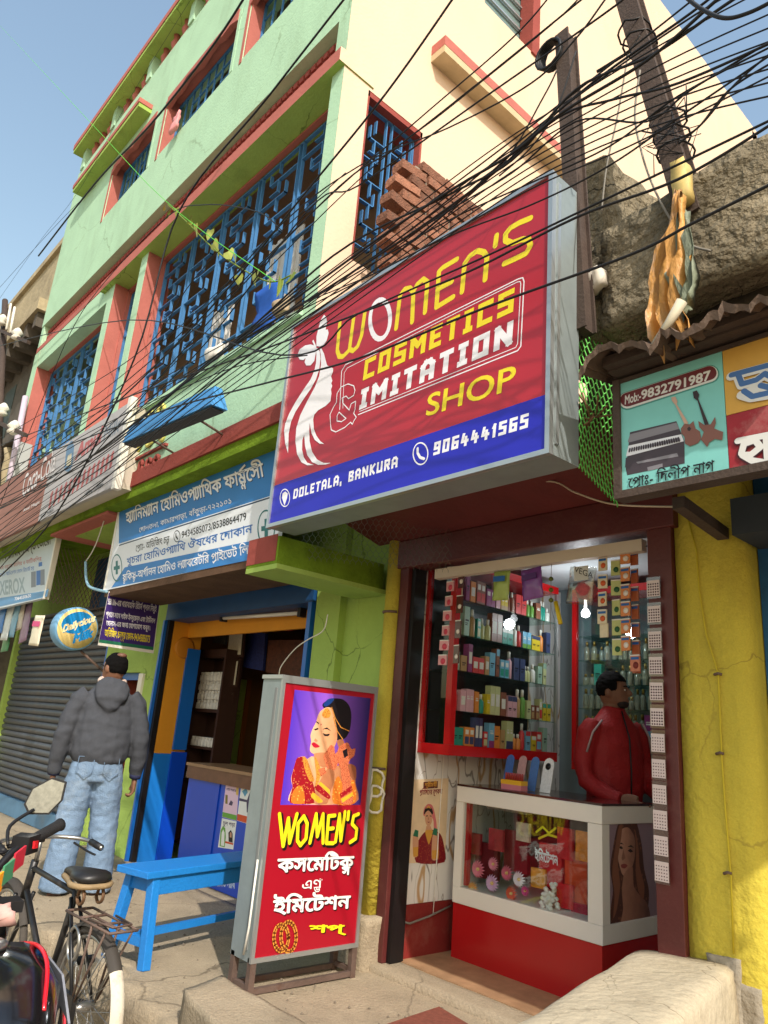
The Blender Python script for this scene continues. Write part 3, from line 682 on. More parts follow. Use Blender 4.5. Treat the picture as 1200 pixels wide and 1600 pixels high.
# lady with butterfly
R_.polys('lady_emblem',[(SP(l),WHT) for l in (
 [(85,1205),(95,1140),(130,1050),(190,940),(260,830),(330,730),(365,650),(380,580),(385,500),(378,440),(395,440),(415,470),(422,540),(410,640),(380,730),(330,820),(260,920),(190,1030),(150,1120),(128,1230),(122,1415),(95,1320)],
 [(412,430),(430,440),(455,490),(470,550),(485,600),(540,628),(538,660),(520,700),(533,740),(522,765),(532,790),(520,820),(524,860),(515,930),(470,975),(400,1015),(365,1055),(355,1100),(362,1190),(385,1250),(420,1300),(458,1328),(415,1325),(370,1290),(340,1230),(322,1130),(318,1200),(322,1300),(345,1400),(390,1470),(450,1502),(518,1503),(470,1518),(400,1520),(345,1495),(300,1430),(278,1340),(272,1240),(255,1290),(252,1380),(268,1450),(300,1500),(362,1522),(300,1525),(245,1495),(205,1420),(190,1300),(198,1180),(235,1060),(300,930),(370,800),(410,700),(428,590),(425,500)],
 [(455,130),(475,150),(483,200),(470,270),(490,265),(498,300),(480,370),(450,410),(415,425),(385,420),(385,330),(405,250),(425,180)],
 [(365,415),(385,430),(380,480),(365,560),(330,600),(290,600),(275,570),(285,530),(265,550),(230,545),(208,505),(230,450),(280,415),(330,405)],
 [(345,375),(358,362),(385,425),(372,432)])])

# ------------------------------------------------------------------ homeopathy board
HY=-.62
hs=thing('pharmacy_sign','blue and white pharmacy board with Bengali lettering and green cross marks','sign',(-5.5,HY,2.63))
hx0,hx1,hz0,hz1=-6.86,-4.02,2.63,3.48
box('board',hs,(hx0,HY,hz0),(hx1,HY+.03,hz1),mat('white_board',rgb(226,230,236),.5,.06,3,spec=.4))
k=MB(); k.box((hx0,HY-.006,hz1),(hx1,HY+.06,hz1+.03),mat('weathered_strip',rgb(206,200,176),.8,.15,5)); k.box((hx0-.03,HY-.006,hz0),(hx0,HY+.06,hz1+.03),WHITE); k.build('frame',hs)
box('plank_base',hs,(hx0,HY+.005,hz0-.06),(hx1,-.1,hz0-.002),mat('brown_planks',rgb(96,70,50),.9,.4,5,.3))
H=Sheet('Y',HY,hs); SBL=ink('sign_blue',rgb(48,122,190)); SB2=ink('sign_blue_text',rgb(46,104,176)); SGN=ink('sign_teal',rgb(36,110,110)); SHD=ink('sign_shadow',rgb(30,50,84))
def HP(l): return [(160+a*.23333,680+b*.23333) for a,b in l]
H.polys('blue_field',[(HP([(112,478),(1172,20),(1120,408),(110,727)]),SBL),(HP([(60,1022),(150,885),(1128,680),(1122,808)]),SBL)])
H.strokes('dark_rule',[HP([(112,738),(1122,418)])],.012,SHD)
H.text('lettering','হ{y}ািনম{y}ান েহািমওপ{y}ািথক ফাম{ম}{r}েসী',HP([(160,590)])[0],HP([(1085,272)])[0],HP([(158,524)])[0],WHT,bold=.02,shadow=SHD)
H.text('lettering','েদালতলা, কামারপাড়া, বাঁকুড়া-৭২২১০১',HP([(246,652)])[0],HP([(868,454)])[0],HP([(248,622)])[0],WHT,bold=.006)
H.text('lettering','েপ{R}াঃ- অিভিজৎ চন{দ}',HP([(222,780)])[0],HP([(446,718)])[0],HP([(226,740)])[0],INKB,bold=.006)
H.text('lettering','9434585073/8538864479',HP([(530,690)])[0],HP([(966,566)])[0],HP([(531,645)])[0],INKB,bold=.012)
H.strokes('phone_icon',[HP(arc(500,677,21,38,0,360,20))],.007,INKB); H.strokes('phone_icon',[HP([(493,660),(493,678),(505,695)])],.014,INKB)
H.text('lettering','খুচরা েহািমওপ{y}ািথ ঔষেধর েদাকান',HP([(160,868)])[0],HP([(1005,652)])[0],HP([(163,826)])[0],SB2,bold=.014)
H.text('lettering','ষ{ট}িকস{ট}-অগ{r}ানন েহািমও ল{y}াবেরটির প{R}াইেভট িলঃ।',HP([(136,978)])[0],HP([(1030,782)])[0],HP([(138,935)])[0],WHT,bold=.014)
for cx,cy,rx,ry in ((97,888,34,88),(1098,622,56,118)):
    H.strokes('cross_mark',[HP(arc(cx,cy,rx,ry,0,360,28))],.012,SGN)
    H.polys('cross_mark',[(HP([(cx-7*rx/34,cy-45*ry/88),(cx+7*rx/34,cy-48*ry/88),(cx+7*rx/34,cy+42*ry/88),(cx-7*rx/34,cy+45*ry/88)]),SGN),(HP([(cx-20*rx/34,cy-8*ry/88),(cx+20*rx/34,cy-16*ry/88),(cx+20*rx/34,cy+8*ry/88),(cx-20*rx/34,cy+16*ry/88)]),SGN)])

# ------------------------------------------------------------------ dairy / cola board above the shutter shop
AY=-.93
am=thing('dairy_sign','faded grey and brown dairy and cola board fixed below the blue grilles','sign',(-8.3,AY,3.45))
ax0,ax1,az0,az1=-10.6,-6.3,3.46,4.28
box('board',am,(-8.32,AY,az0),(ax1,AY+.04,az1),mat('faded_grey_flex',rgb(176,172,172),.6,.08,2)); box('board',am,(ax0,AY,az0),(-8.324,AY+.04,az1),mat('faded_brown_flex',rgb(146,98,84),.6,.1,2))
box('sheet_box',am,(ax0,AY+.041,az0+.01),(ax1-.005,W,az1-.01),mat('pale_box',rgb(196,186,168),.8,.15,4,grime=.4,gcol=rgb(140,120,90))); k=MB(); k.box((ax1,AY-.015,az0-.03),(ax1+.07,AY+.05,az1+.04),WHITE); k.build('edge_strip',am)
Q=Sheet('Y',AY,am)
FR=ink('faded_red',rgb(176,84,80)); FG=ink('faded_grey',rgb(120,126,136)); FW=ink('faded_white',rgb(214,206,204)); FB=ink('faded_blue',rgb(90,120,150)); FY=ink('faded_cream',rgb(200,190,160))
Q.text('lettering','Amul',(118,718),(157,691),(122,694),FR,bold=.05,shear=.1); Q.text('lettering','Milk',(160,690),(185,673),(163,668),FG,bold=.03,shear=.15)
Q.polys('milk_bottle',[([(100,735),(104,700),(110,690),(113,688),(116,698),(113,728),(108,738)],FB),([(103,728),(106,712),(112,708),(111,727)],FY)])
b=MB()
for r in range(4):
    for q_ in range(14):
        t=q_/13; x=78+t*95; y=800-t*62-r*6+r*0-10
        Q.strokes('',[[(x-1.2+r*1.2,y+2.4),(x+.8+r*1.2,y-2.2)]],.045,FR,b=b,n=6)
b.build('dash_pattern',am,kind='stuff')
Q.text('lettering','Coca-Cola',(34,778),(86,735),(37,745),FW,bold=.01,shear=.25); Q.text('lettering','Real Magic',(37,800),(63,786),(38,796),FW,bold=.02,ref=.6)
Q.text('lettering','স{y}ািনক েমাবাইল',(133,776),(162,760),(133,771),INKB,bold=.01); Q.text('lettering','SANJIT MOBILE',(64,810),(84,798),(64.5,806),INKB,bold=.02)

# ------------------------------------------------------------------ photocopy shop board
XY=-.62
xs_=thing('copy_shop_sign','pale blue and white mobile and photocopy shop board with Bengali lettering','sign',(-10,XY,2.7))
box('board',xs_,(-11.2,XY,2.70),(-8.62,XY+.05,3.44),mat('pale_blue_board',rgb(196,208,214),.6,.08,2)); 
box('edge_strip',xs_,(-8.618,XY-.005,2.69),(-8.575,XY+.05,3.45),WHITE)
Q=Sheet('Y',XY,xs_)
def XP(l): return [(a*.16245,780+b*.1625) for a,b in l]
Q.polys('blue_field',[(XP([(-60,450),(520,250),(520,310),(-60,540)]),ink('pale_blue',rgb(106,152,184))),(XP([(-60,1010),(440,930),(470,800),(440,905),(-60,985)]),ink('pale_blue',rgb(106,152,184))),(XP([(-60,1045),(455,935),(470,860),(440,880),(-60,960)]),ink('pale_blue2',rgb(84,140,186)))])
Q.text('lettering','িনক েমাবাইল এণ্ড েজেরা',XP([(0,600)])[0],XP([(490,430)])[0],XP([(2,520)])[0],INKB,bold=.012)
Q.text('lettering','সব ধরেনর কািলর ও ফািটকিপর',XP([(0,680)])[0],XP([(400,590)])[0],XP([(0,650)])[0],FR,bold=.008)
Q.text('lettering','রঙিন ল{y}ািমেনশন েফান িরচাজ{r} হয়',XP([(0,745)])[0],XP([(330,680)])[0],XP([(0,715)])[0],SB2,bold=.008)
Q.text('lettering','XEROX',XP([(0,920)])[0],XP([(240,890)])[0],XP([(0,790)])[0],ink('soft_grey',rgb(140,160,170)),bold=.03); Q.text('lettering','7364330630',XP([(140,975)])[0],XP([(300,940)])[0],XP([(140,945)])[0],WHT,bold=.02)
for (x0,y0,wd_,ht,m_) in ((300,700,45,150,FG),(350,690,40,140,SB2),(390,680,40,150,FG),(372,610,34,40,SB2)):
    Q.polys('printed_goods',[(XP([(x0,y0+ht),(x0,y0),(x0+wd_,y0-8),(x0+wd_,y0+ht-8)]),m_)])
# expanded-metal cage under the board
k=MB(); cx=-8.6
for i in range(26):
    for s_ in (-1,1):
        y0=-.6+i*.045; 
        za,zb_=(2.66,3.3)
        y1=y0+s_*.32
        if y0<-.57 or y0>.04: continue
        yc_=min(max(y1,-.58),.04); zb_=za+(zb_-za)*abs(yc_-y0)/.32; y1=yc_
        k.bar((cx,y0,za),(cx,y1,zb_),.006,.006,RUST)
tag(k.build('mesh_cage',None,kind=None),'rusty expanded metal mesh closing the gap behind the photocopy board','mesh')
MESHCAGE=bpy.data.objects['mesh_cage']
box('cavity_back',gb,(-8.9,.0,2.7),(-6.9,.002,3.3),mat('deep_blue_wall',rgb(30,62,96),.8,.2,2))
# curved red and green soffit bracket between the boards
k=MB(); k.box((-8.5,-.72,3.37),(-6.9,-.02,3.398),PINK); k.box((-8.2,-.55,3.365),(-7.1,-.1,3.37),LIME); k.build('soffit_panel',gb)

# ------------------------------------------------------------------ round milk sign and purple banner, both facing along the street
RX=-7.1
rs=thing('round_milk_sign','round cream and blue milk sign on a bracket above the walking man','sign',(RX,-.7,2.1))
def on(x,y): return pX(x,y,RX)
cc=on(121,982); ry_=(on(152,985)-on(87,981)).length/2; rz_=(on(122,950)-on(115,1016)).length/2; rr=rz_*1.0
k=MB(); k.lathe(cc+Vector((-.16,0,0)),[(rr,0),(rr*1.03,.01),(rr*1.03,.14),(rr*.98,.158)],mat('pale_blue_drum',rgb(110,160,196),.5,.1,4),32,(1,0,0)); k.build('drum',rs)
k=MB(); k.lathe(cc+Vector((-.01,0,0)),[(rr*.94,0),(rr*.94,.012)],mat('cream_disc',rgb(232,206,132),.5,.06,3),32,(1,0,0)); k.build('face_disc',rs)
Q=Sheet('X',RX+.004,rs); CB=ink('cyan_blue',rgb(14,130,196))
Q.polys('blue_oval',[([(cx_,cy_) for cx_,cy_ in [(120+24*math.cos(t)+2*math.sin(t),973+16.5*math.sin(t)-5*math.cos(t)) for t in [i*.262 for i in range(24)]]],CB)])
Q.text('lettering','Dailycious',(97,988),(148,970),(99,977),ink('cream',rgb(244,226,170)),bold=.05,shear=.1,shadow=CB,sh=(.06,-.05)); Q.text('lettering','Milk',(113,1005),(143,995),(114,992),CB,bold=.06,shear=.2)
k=MB(); k.cyl(cc+Vector((-.08,.1,-rr)),cc+Vector((-.15,.66,-rr-.34)),.012,RUST); k.cyl(cc+Vector((-.08,rr*.9,.05)),(RX-.1,.02,cc.z+.1),.015,RUST); k.build('bracket',rs)
PX_=-6.74
bn=thing('purple_banner','purple vinyl banner with white and yellow Bengali lettering hung beside the pharmacy','banner',(PX_,-.3,2.1))
p=[pX(170,924,PX_),pX(250,940,PX_),pX(240,1021,PX_),pX(153,1008,PX_)]
k=MB(); k.hexa([p[3]+Vector((-.004,0,0)),p[3],p[2],p[2]+Vector((-.004,0,0)),p[0]+Vector((-.004,0,0)),p[0],p[1],p[1]+Vector((-.004,0,0))],WHITE); k.build('vinyl',bn)
Q=Sheet('X',PX_,bn); PUR=ink('purple',rgb(62,40,110))
Q.polys('purple_field',[([(170,926),(249,942),(240,1011),(155,999)],PUR),([(155,999),(240,1011),(239.5,1016),(154,1004)],ink('green_strip',rgb(36,110,80)))])
Q.text('lettering','SBI life-এর ধারাবাহিক িরটান{r} প্লান িনছুই',(168,944),(244,956),(169,936),WHT,bold=.02); Q.text('lettering','প্লােন সােথ লাইফ ইনসুেরন্স এবং টািম{r}নাল',(165,963),(242,974),(166,956),WHT,bold=.02)
Q.text('lettering','েবানাস-এর জন{y} েযাগােযাগ করুন।',(166,977),(235,985),(166,970),WHT,bold=.02); Q.text('lettering','অিভিজৎ চন্দ্র েফান-9434585073',(163,994),(234,1004),(164,984),YEL,bold=.02)

# ------------------------------------------------------------------ music shop board
MY=-.8
ms=thing('music_shop_sign','hand painted music shop board with harmonium, two guitars and phone number','sign',(-.9,MY,2.48))
mx0,mx1,mz0,mz1=-1.43,.3,2.50,2.95
box('board',ms,(-1.40,MY,mz0),(-1.0,MY+.03,mz1),mat('turquoise_board',rgb(126,196,190),.6,.1,5,grime=.25,gcol=rgb(90,120,100))); box('board',ms,(-.998,MY+.001,2.70),(mx1,MY+.03,mz1),mat('ochre_board',rgb(206,158,70),.6,.12,5)); box('board',ms,(-.998,MY+.001,mz0),(mx1,MY+.03,2.698),mat('crimson_board',rgb(150,34,44),.6,.2,6,grime=.4,gcol=rgb(200,170,160),gscale=5))
k=MB(); k.box((-1.43,MY-.012,mz0-.03),(-1.40,MY+.06,mz1+.015),RUSTD); k.box((-1.4,MY-.01,mz0-.03),(mx1,MY+.06,mz0),RUSTD); k.box((-1.4,MY-.008,mz1),(mx1,MY+.06,mz1+.015),RUSTD); k.build('frame',ms)
Q=Sheet('Y',MY,ms)
def MP(l): return [(940+a*.21667,540+b*.21667) for a,b in l]
MR=ink('panel_maroon',rgb(104,36,40)); MW=ink('panel_white',rgb(214,212,208)); MT=ink('deep_teal',rgb(70,140,132)); HB=ink('harmonium_dark',rgb(66,56,62)); HK=ink('harmonium_grey',rgb(128,124,130)); GT=ink('guitar_brown',rgb(128,84,72)); GD=ink('guitar_dark',rgb(52,36,36)); KEY=ink('key_white',rgb(220,220,226))
def pill(x0,y0,x1,y1,r):
    out=[]; d=Vector((x1-x0,y1-y0)).normalized(); n=Vector((-d.y,d.x))
    for i in range(9):
        a=math.pi/2+math.pi*i/8; out.append((x0+r*(d.x*math.cos(a)+n.x*math.sin(a)),y0+r*(d.y*math.cos(a)+n.y*math.sin(a))))
    for i in range(9):
        a=-math.pi/2+math.pi*i/8; out.append((x1+r*(d.x*math.cos(a)+n.x*math.sin(a)),y1+r*(d.y*math.cos(a)+n.y*math.sin(a))))
    return out
Q.polys('number_panel',[(MP(pill(185,400,785,205,66)),MT),(MP(pill(185,396,782,203,58)),MW),(MP(pill(185,390,780,197,50)),MR)])
Q.text('lettering','Mob:-',MP([(165,425)])[0],MP([(285,390)])[0],MP([(167,362)])[0],MW,bold=.02); Q.text('lettering','9832791987',MP([(285,388)])[0],MP([(785,245)])[0],MP([(286,325)])[0],MW,bold=.03)
Q.polys('harmonium',[(MP([(175,890),(205,625),(540,545),(598,690),(600,850),(185,935)]),HB),(MP([(190,690),(205,640),(540,555),(562,600),(195,700)]),HK),(MP([(178,790),(195,722),(575,640),(594,690),(180,800)]),KEY),(MP([(170,880),(175,810),(590,720),(596,790)]),HB),(MP([(250,840),(545,775),(555,800),(262,852)]),HK),(MP([(330,878),(440,850),(442,880),(335,905)]),HK)])
b=MB()
for i in range(22):
    t=i/21; Q.strokes('',[MP([(205+t*350,745-t*78),(201+t*362,765-t*76)])],.008,HB,b=b,n=5)
b.build('black_keys',ms,kind='stuff')
Q.polys('acoustic_guitar',[(MP([(505,375),(535,370),(550,405),(545,425),(628,560),(605,575),(535,430),(510,400)]),ink('guitar_tan',rgb(196,160,140))),(MP([(575,600),(600,565),(640,570),(665,545),(680,600),(712,620),(722,670),(700,705),(640,728),(605,710),(600,660),(578,635)]),GT),(MP([(620,600),(635,585),(650,600),(640,618),(625,615)]),GD)])
Q.polys('electric_guitar',[(MP([(660,335),(690,325),(708,355),(700,385),(785,590),(755,600),(695,400),(668,380)]),GD),(MP([(700,545),(745,575),(790,570),(822,515),(828,560),(815,600),(880,625),(875,685),(820,675),(780,700),(765,735),(720,680),(740,625),(708,590)]),GT)])
Q.text('lettering','েপ{R}াঃ- িদলীপ নাগ',MP([(195,1030)])[0],MP([(815,905)])[0],MP([(197,965)])[0],INKB,bold=.012,ref=.6)
Q.strokes('painted_letter',[MP([(935,225),(1260,140)]),MP([(985,225),(1010,290),(1120,255),(1180,215),(1250,250),(1230,320),(1150,300),(1010,360),(1080,380),(1200,360)])],.032,MW); Q.strokes('painted_letter',[MP([(940,215),(1260,130)]),MP([(990,215),(1015,280),(1120,250),(1180,205),(1250,240),(1230,310),(1150,290)]),MP([(1030,330),(1090,370),(1200,345)])],.02,ink('letter_blue',rgb(70,106,160)))
Q.strokes('painted_letter',[MP([(985,695),(1270,640)]),MP([(1010,790),(1030,720),(1110,690),(1150,740),(1080,800),(1020,800),(1090,840),(1160,850)]),MP([(1190,660),(1200,830)])],.028,ink('letter_dark',rgb(60,24,30))); Q.strokes('painted_letter',[MP([(985,690),(1270,634)]),MP([(1012,780),(1030,712),(1110,684),(1150,734),(1080,790),(1020,792),(1090,832),(1160,842)]),MP([(1190,654),(1200,820)])],.022,MW)
# ------------------------------------------------------------------ cosmetics shop: shell
SXL,SXR,SYB=-3.36,-1.66,1.62
sh=thing('cosmetics_shop','small open fronted cosmetics shop with maroon door frame and marble panelled wall','shop',(-2.5,.1,.3))
MARB=None
def marble():
    m=bpy.data.materials.new('white_gold_marble'); m.use_nodes=True; t=m.node_tree; N=t.nodes; L=t.links; b=N['Principled BSDF']; b.inputs['Roughness'].default_value=.3
    tc=N.new('ShaderNodeTexCoord'); mp=N.new('ShaderNodeMapping'); mp.inputs['Rotation'].default_value=(RAD(38),0,0); mp.inputs['Scale'].default_value=(1,2.6,.8); L.new(tc.outputs['Object'],mp.inputs[0])
    base=N.new('ShaderNodeRGB'); base.outputs[0].default_value=(*rgb(222,219,214),1); out=base.outputs[0]
    for sc_,wd_,cc_,off in ((1.3,.016,(176,132,66),0),(1.9,.010,(120,112,106),5),(2.6,.006,(150,140,130),9)):
        n=N.new('ShaderNodeTexNoise'); n.inputs['Scale'].default_value=sc_; n.inputs['Detail'].default_value=2.5; m2=N.new('ShaderNodeVectorMath'); m2.inputs[1].default_value=(off,off,off); L.new(mp.outputs[0],m2.inputs[0]); L.new(m2.outputs[0],n.inputs['Vector'])
        a=N.new('ShaderNodeMath'); a.operation='SUBTRACT'; a.inputs[1].default_value=.5; L.new(n.outputs['Fac'],a.inputs[0]); b2=N.new('ShaderNodeMath'); b2.operation='ABSOLUTE'; L.new(a.outputs[0],b2.inputs[0])
        r=N.new('ShaderNodeMapRange'); r.inputs[1].default_value=wd_*.35; r.inputs[2].default_value=wd_; r.inputs[3].default_value=.85; r.inputs[4].default_value=0; L.new(b2.outputs[0],r.inputs[0])
        mx=N.new('ShaderNodeMix'); mx.data_type='RGBA'; mx.inputs[7].default_value=(*rgb(*cc_),1); L.new(r.outputs[0],mx.inputs[0]); L.new(out,mx.inputs[6]); out=mx.outputs[2]
    L.new(out,b.inputs['Base Color']); return m
MARB=marble()
box('side_wall',sh,(SXL-.06,.1,.62),(SXL,SYB,2.72),MARB); box('wall_base',sh,(SXL-.06,.1,.3),(SXL+.004,SYB,.618),mat('maroon_skirting',rgb(126,40,36),.5,.1,4,.1,grime=.35,gcol=rgb(150,130,110),gscale=4))
box('back_wall',sh,(SXL-.06,SYB+.001,.3),(SXR,SYB+.06,2.9),mat('dim_blue_wall',rgb(126,140,146),.7,.1,3)); box('right_wall',sh,(SXR,.12,.3),(SXR+.05,SYB,2.9),WHITE)
box('ceiling',sh,(SXL-.06,.1,2.74),(SXR+.05,SYB+.06,2.79),mat('pale_ceiling',rgb(200,208,212),.6,.15,3)); box('roof',sh,(GX-.1,-.05,3.15),(SXR+.4,3.0,3.3),CONCD)
struct(box('shop_floor',None,(SXL,.09,.29),(SXR,SYB,.342),mat('wood_vinyl',rgb(170,134,100),.45,.3,9,.05,grime=.3,gcol=rgb(110,80,56),gscale=3,spec=.4)))
# door frame
k=MB(); k.box((-3.44,-.03,.335),(-3.365,.10,2.62),MAROON); k.build('door_post',sh,bevel=.004); k=MB(); k.box((-3.362,.0,.34),(-3.33,.1,2.62),mat('black_channel',rgb(20,16,16),.5,.1,5)); k.build('shutter_channel',sh)
k=MB(); k.box((-1.725,-.03,.32),(-1.605,.10,2.62),MAROON); k.build('door_post',sh,bevel=.004)
k=MB(); k.box((-3.5,-.05,2.58),(-1.58,.09,2.76),MAROON); k.build('lintel',sh,bevel=.005)
k=MB(); k.hexa([(-3.66,-.42,2.86),(-1.56,-.42,2.86),(-1.56,-.04,2.762),(-3.66,-.04,2.762),(-3.66,-.42,3.14),(-1.56,-.42,3.14),(-1.56,-.04,3.14),(-3.66,-.04,3.14)],mat('maroon_sheet',rgb(104,44,42),.55,.2,3,.15,grime=.35,gcol=rgb(60,30,28),gscale=4)); k.build('shutter_box',sh)
k=MB(); k.box((-3.18,.02,2.50),(-1.78,.07,2.56),mat('ivory_batten',rgb(206,192,172),.5,.05,4)); k.build('light_batten',sh)
# ------------------------------------------------------------------ counter
ct=thing('shop_counter','red and white shop counter with glass display front','counter',(-2.75,.8,.34))
cx0,cx1,cy0,cy1=-3.27,-2.26,.42,1.0
TILT=Matrix.Rotation(RAD(-2.2),4,'Z')
def cb(name,a,b,m,bevel=.0): return box(name,ct,a,b,m,bevel)
cb('base',(cx0,cy0+.01,.342),(cx1-.01,cy1,.63),REDP); cb('lower_rail',(cx0-.003,cy0,.631),(cx1,cy1,.72),WHITE,.004); cb('top_rail',(cx0-.003,cy0,1.19),(cx1,cy1,1.28),WHITE,.004)
cb('post',(cx0-.003,cy0+.001,.721),(cx0+.055,cy0+.06,1.189),WHITE); cb('post',(cx1-.085,cy0+.001,.721),(cx1,cy0+.07,1.189),WHITE)
cb('counter_top',(cx0-.005,cy0+.002,1.2805),(cx1+.002,cy1+.002,1.292),mat('dark_top',rgb(60,30,30),.12,.1,5,spec=.6)); cb('side_panel',(cx1-.03,cy0+.07,.721),(cx1-.012,cy1,1.189),mat('mauve_panel',rgb(120,96,100),.3,.05,4)); cb('back_panel',(cx0+.056,cy1-.05,.721),(cx1-.03,cy1-.02,1.189),mat('maroon_back',rgb(96,26,30),.5,.15,4)); cb('inner_strip',(cx0+.056,cy0+.03,.73),(cx0+.08,cy0+.06,1.188),REDP)
cb('glass_front',(cx0+.056,cy0+.012,.722),(cx1-.086,cy0+.018,1.188),GLASS)
# photo print on the end panel: woman with long wavy hair
PS=Sheet('X',cx1-.012,ct)
hair=motif('hair_brown',rgb(84,48,38),rgb(126,78,56),38,.32); hair2=ink('hair_light',rgb(140,88,64)); ym_=cy0+.28; skin=ink('skin',rgb(196,146,120)); skf=across('portrait_skin',cy0+.14,cy0+.36,[rgb(216,170,146),rgb(190,136,110),rgb(120,76,62)]); skind=ink('skin_shade',rgb(158,108,88)); lips=ink('lips',rgb(150,70,66)); dk=ink('eye_dark',rgb(40,26,24))
def CP(l): return [(660+a*.36667,1200+b*.36667) for a,b in l]
PS.polys('portrait_print',[(CP([(795,215),(975,208),(1060,208),(1055,650),(800,690)]),ink('mauve_bg',rgb(150,126,136))),
 (CP([(830,250),(855,215),(890,212),(915,240),(935,330),(945,430),(965,520),(960,600),(930,670),(800,688),(802,600),(812,520),(800,430),(812,340)]),hair),
 (CP([(835,300),(850,260),(880,255),(905,300),(905,380),(890,430),(868,462),(850,450),(836,400),(830,350)]),skf),
 (CP([(860,450),(895,420),(900,500),(925,540),(960,580),(965,660),(850,680),(855,600),(850,520)]),across('portrait_shoulder',cy0+.2,cy0+.48,[rgb(176,124,100),rgb(150,100,80),rgb(96,60,50)])),
 (CP([(846,412),(862,408),(874,416),(862,428),(848,424)]),lips),(CP([(836,338),(846,332),(856,342),(846,346)]),dk),(CP([(874,352),(886,344),(898,356),(886,360)]),dk),(CP([(834,324),(848,318),(858,326),(848,324)]),dk),(CP([(872,336),(888,328),(902,340),(888,336)]),dk),
 (CP([(856,345),(864,385),(852,394),(848,384)]),skind),
 (CP([(828,290),(838,250),(852,232),(846,300),(832,400),(842,500),(828,600),(812,640),(818,540),(808,440)]),hair2),(CP([(905,260),(920,340),(925,420),(945,500),(940,560),(918,520),(908,440),(910,360)]),hair2)],smooth=True)
# things in the display: each packet and flower is its own object
def packet(name,lab,cat,c,w_,d_,h_,m,grp=None,rz=0,bev=.003,face=None):
    k=MB(); k.box((-w_/2,-d_/2,0),(w_/2,d_/2,h_),m)
    if face: k.box((-w_*.36,-d_/2-.0008,h_*.18),(w_*.36,-d_/2,h_*.62),face)
    o=k.build(name); o.location=c; o.rotation_euler=(0,0,rz); tag(o,lab,cat,grp); return o
def flower(c,r,m,m2,lab):
    k=MB()
    for j in range(16):
        a=j*math.pi/8; u=Vector((math.cos(a),0,math.sin(a))); v=Vector((-math.sin(a),0,math.cos(a)))
        k.add([u*r*.15-v*r*.06+Vector((0,-.004,0)),u*r*.7-v*r*.13+Vector((0,-.016,0)),u*r+Vector((0,-.004,0)),u*r*.7+v*r*.13+Vector((0,-.016,0)),u*r*.15+v*r*.06+Vector((0,-.004,0))],[(0,1,2,3,4)],m)
    k.lathe((0,.0,0),[(r*.2,0),(r*.2,.012),(r*.1,.02)],m2,10,(0,-1,0)); o=k.build('artificial_flower'); o.location=c; tag(o,lab,'flower','artificial flowers in the counter display'); return o
rn0=random.Random(9)
FL=[(748,1358,.052,'pinkf',(224,110,130),'large pink fabric daisy in the counter display'),(770,1380,.05,'lilacf',(226,170,206),'lilac pink fabric daisy low in the counter display'),(793,1364,.044,'pinkf2',(214,96,120),'deep pink fabric daisy beside the red packets'),(740,1388,.04,'orangef',(226,150,60),'orange fabric flower in the counter display corner'),(812,1374,.045,'whitef',(224,210,220),'white and purple fabric daisy in the counter display'),(800,1396,.042,'redf',(214,80,50),'red orange fabric flower in the counter display'),(772,1350,.04,'rosef',(230,130,150),'rose pink fabric daisy behind the glass'),(822,1392,.03,'magf',(190,70,130),'small magenta fabric flower beside the white bunch')]
for x,y,r,n_,c_,lab in FL: flower(pY(x,y,cy0+.06),r*1.0,mat('petal_'+n_,rgb(*c_),.8,.15,30),mat('petal_core',rgb(230,190,120),.8),lab)
RP=mat('red_packet',rgb(190,30,34),.3,.15,14,spec=.5); RP2=mat('dark_red_packet',rgb(120,28,36),.25,.3,20,spec=.5)
for i,(x,y,w_,h_,m_,lab) in enumerate(((762,1345,.17,.2,RP2,'dark red cellophane packet at the left of the counter display'),(808,1330,.17,.22,RP2,'dark red cellophane packet behind the daisies'),(862,1352,.15,.22,RP,'bright red packet with yellow and white print in the counter display'),(902,1372,.14,.26,mat('orange_packet',rgb(206,70,34),.3,.3,16),'orange red packet at the counter corner'))):
    packet('packet',lab,'packet',pY(x,y,cy0+.16)-Vector((0,0,h_/2)),w_,.03,h_,m_)
Q=Sheet('Y',cy0+.14,bpy.data.objects['packet.002']); Q.strokes('print',[[(838,1300),(848,1292),(858,1302),(868,1294)],[(842,1310),(856,1304),(870,1308)]],.012,YEL); Q.text('print','ইিমেটশন',(836,1343),(872,1352),(836,1330),WHT,bold=.03)
def bunch(x,y,Y,n,r,m,lab):
    k=MB(); c=pY(x,y,Y); rn=random.Random(x)
    for i in range(n):
        p=c+Vector((rn.gauss(0,r*.35),rn.uniform(-.015,.015),rn.gauss(0,r*.5)))
        k.lathe(p,[(.002,-.012),(.013,-.004),(.015,.004),(.004,.013)],m,6)
    tag(k.build('flower_bunch'),lab,'flowers')
bunch(858,1408,cy0+.07,55,.075,mat('white_petals',rgb(226,222,212),.8,.1,20),'bunch of small white fabric buds in the counter display')
box_strip=packet('patterned_box','long black and white striped box lying at the top of the display','box',pY(795,1268,cy0+.12),.3,.05,.03,mat('striped',rgb(150,140,136),.4,.6,60)); packet('patterned_box','pink floral box lying at the top left of the display','box',pY(743,1256,cy0+.12),.14,.05,.03,mat('floral',rgb(206,140,140),.4,.4,50))
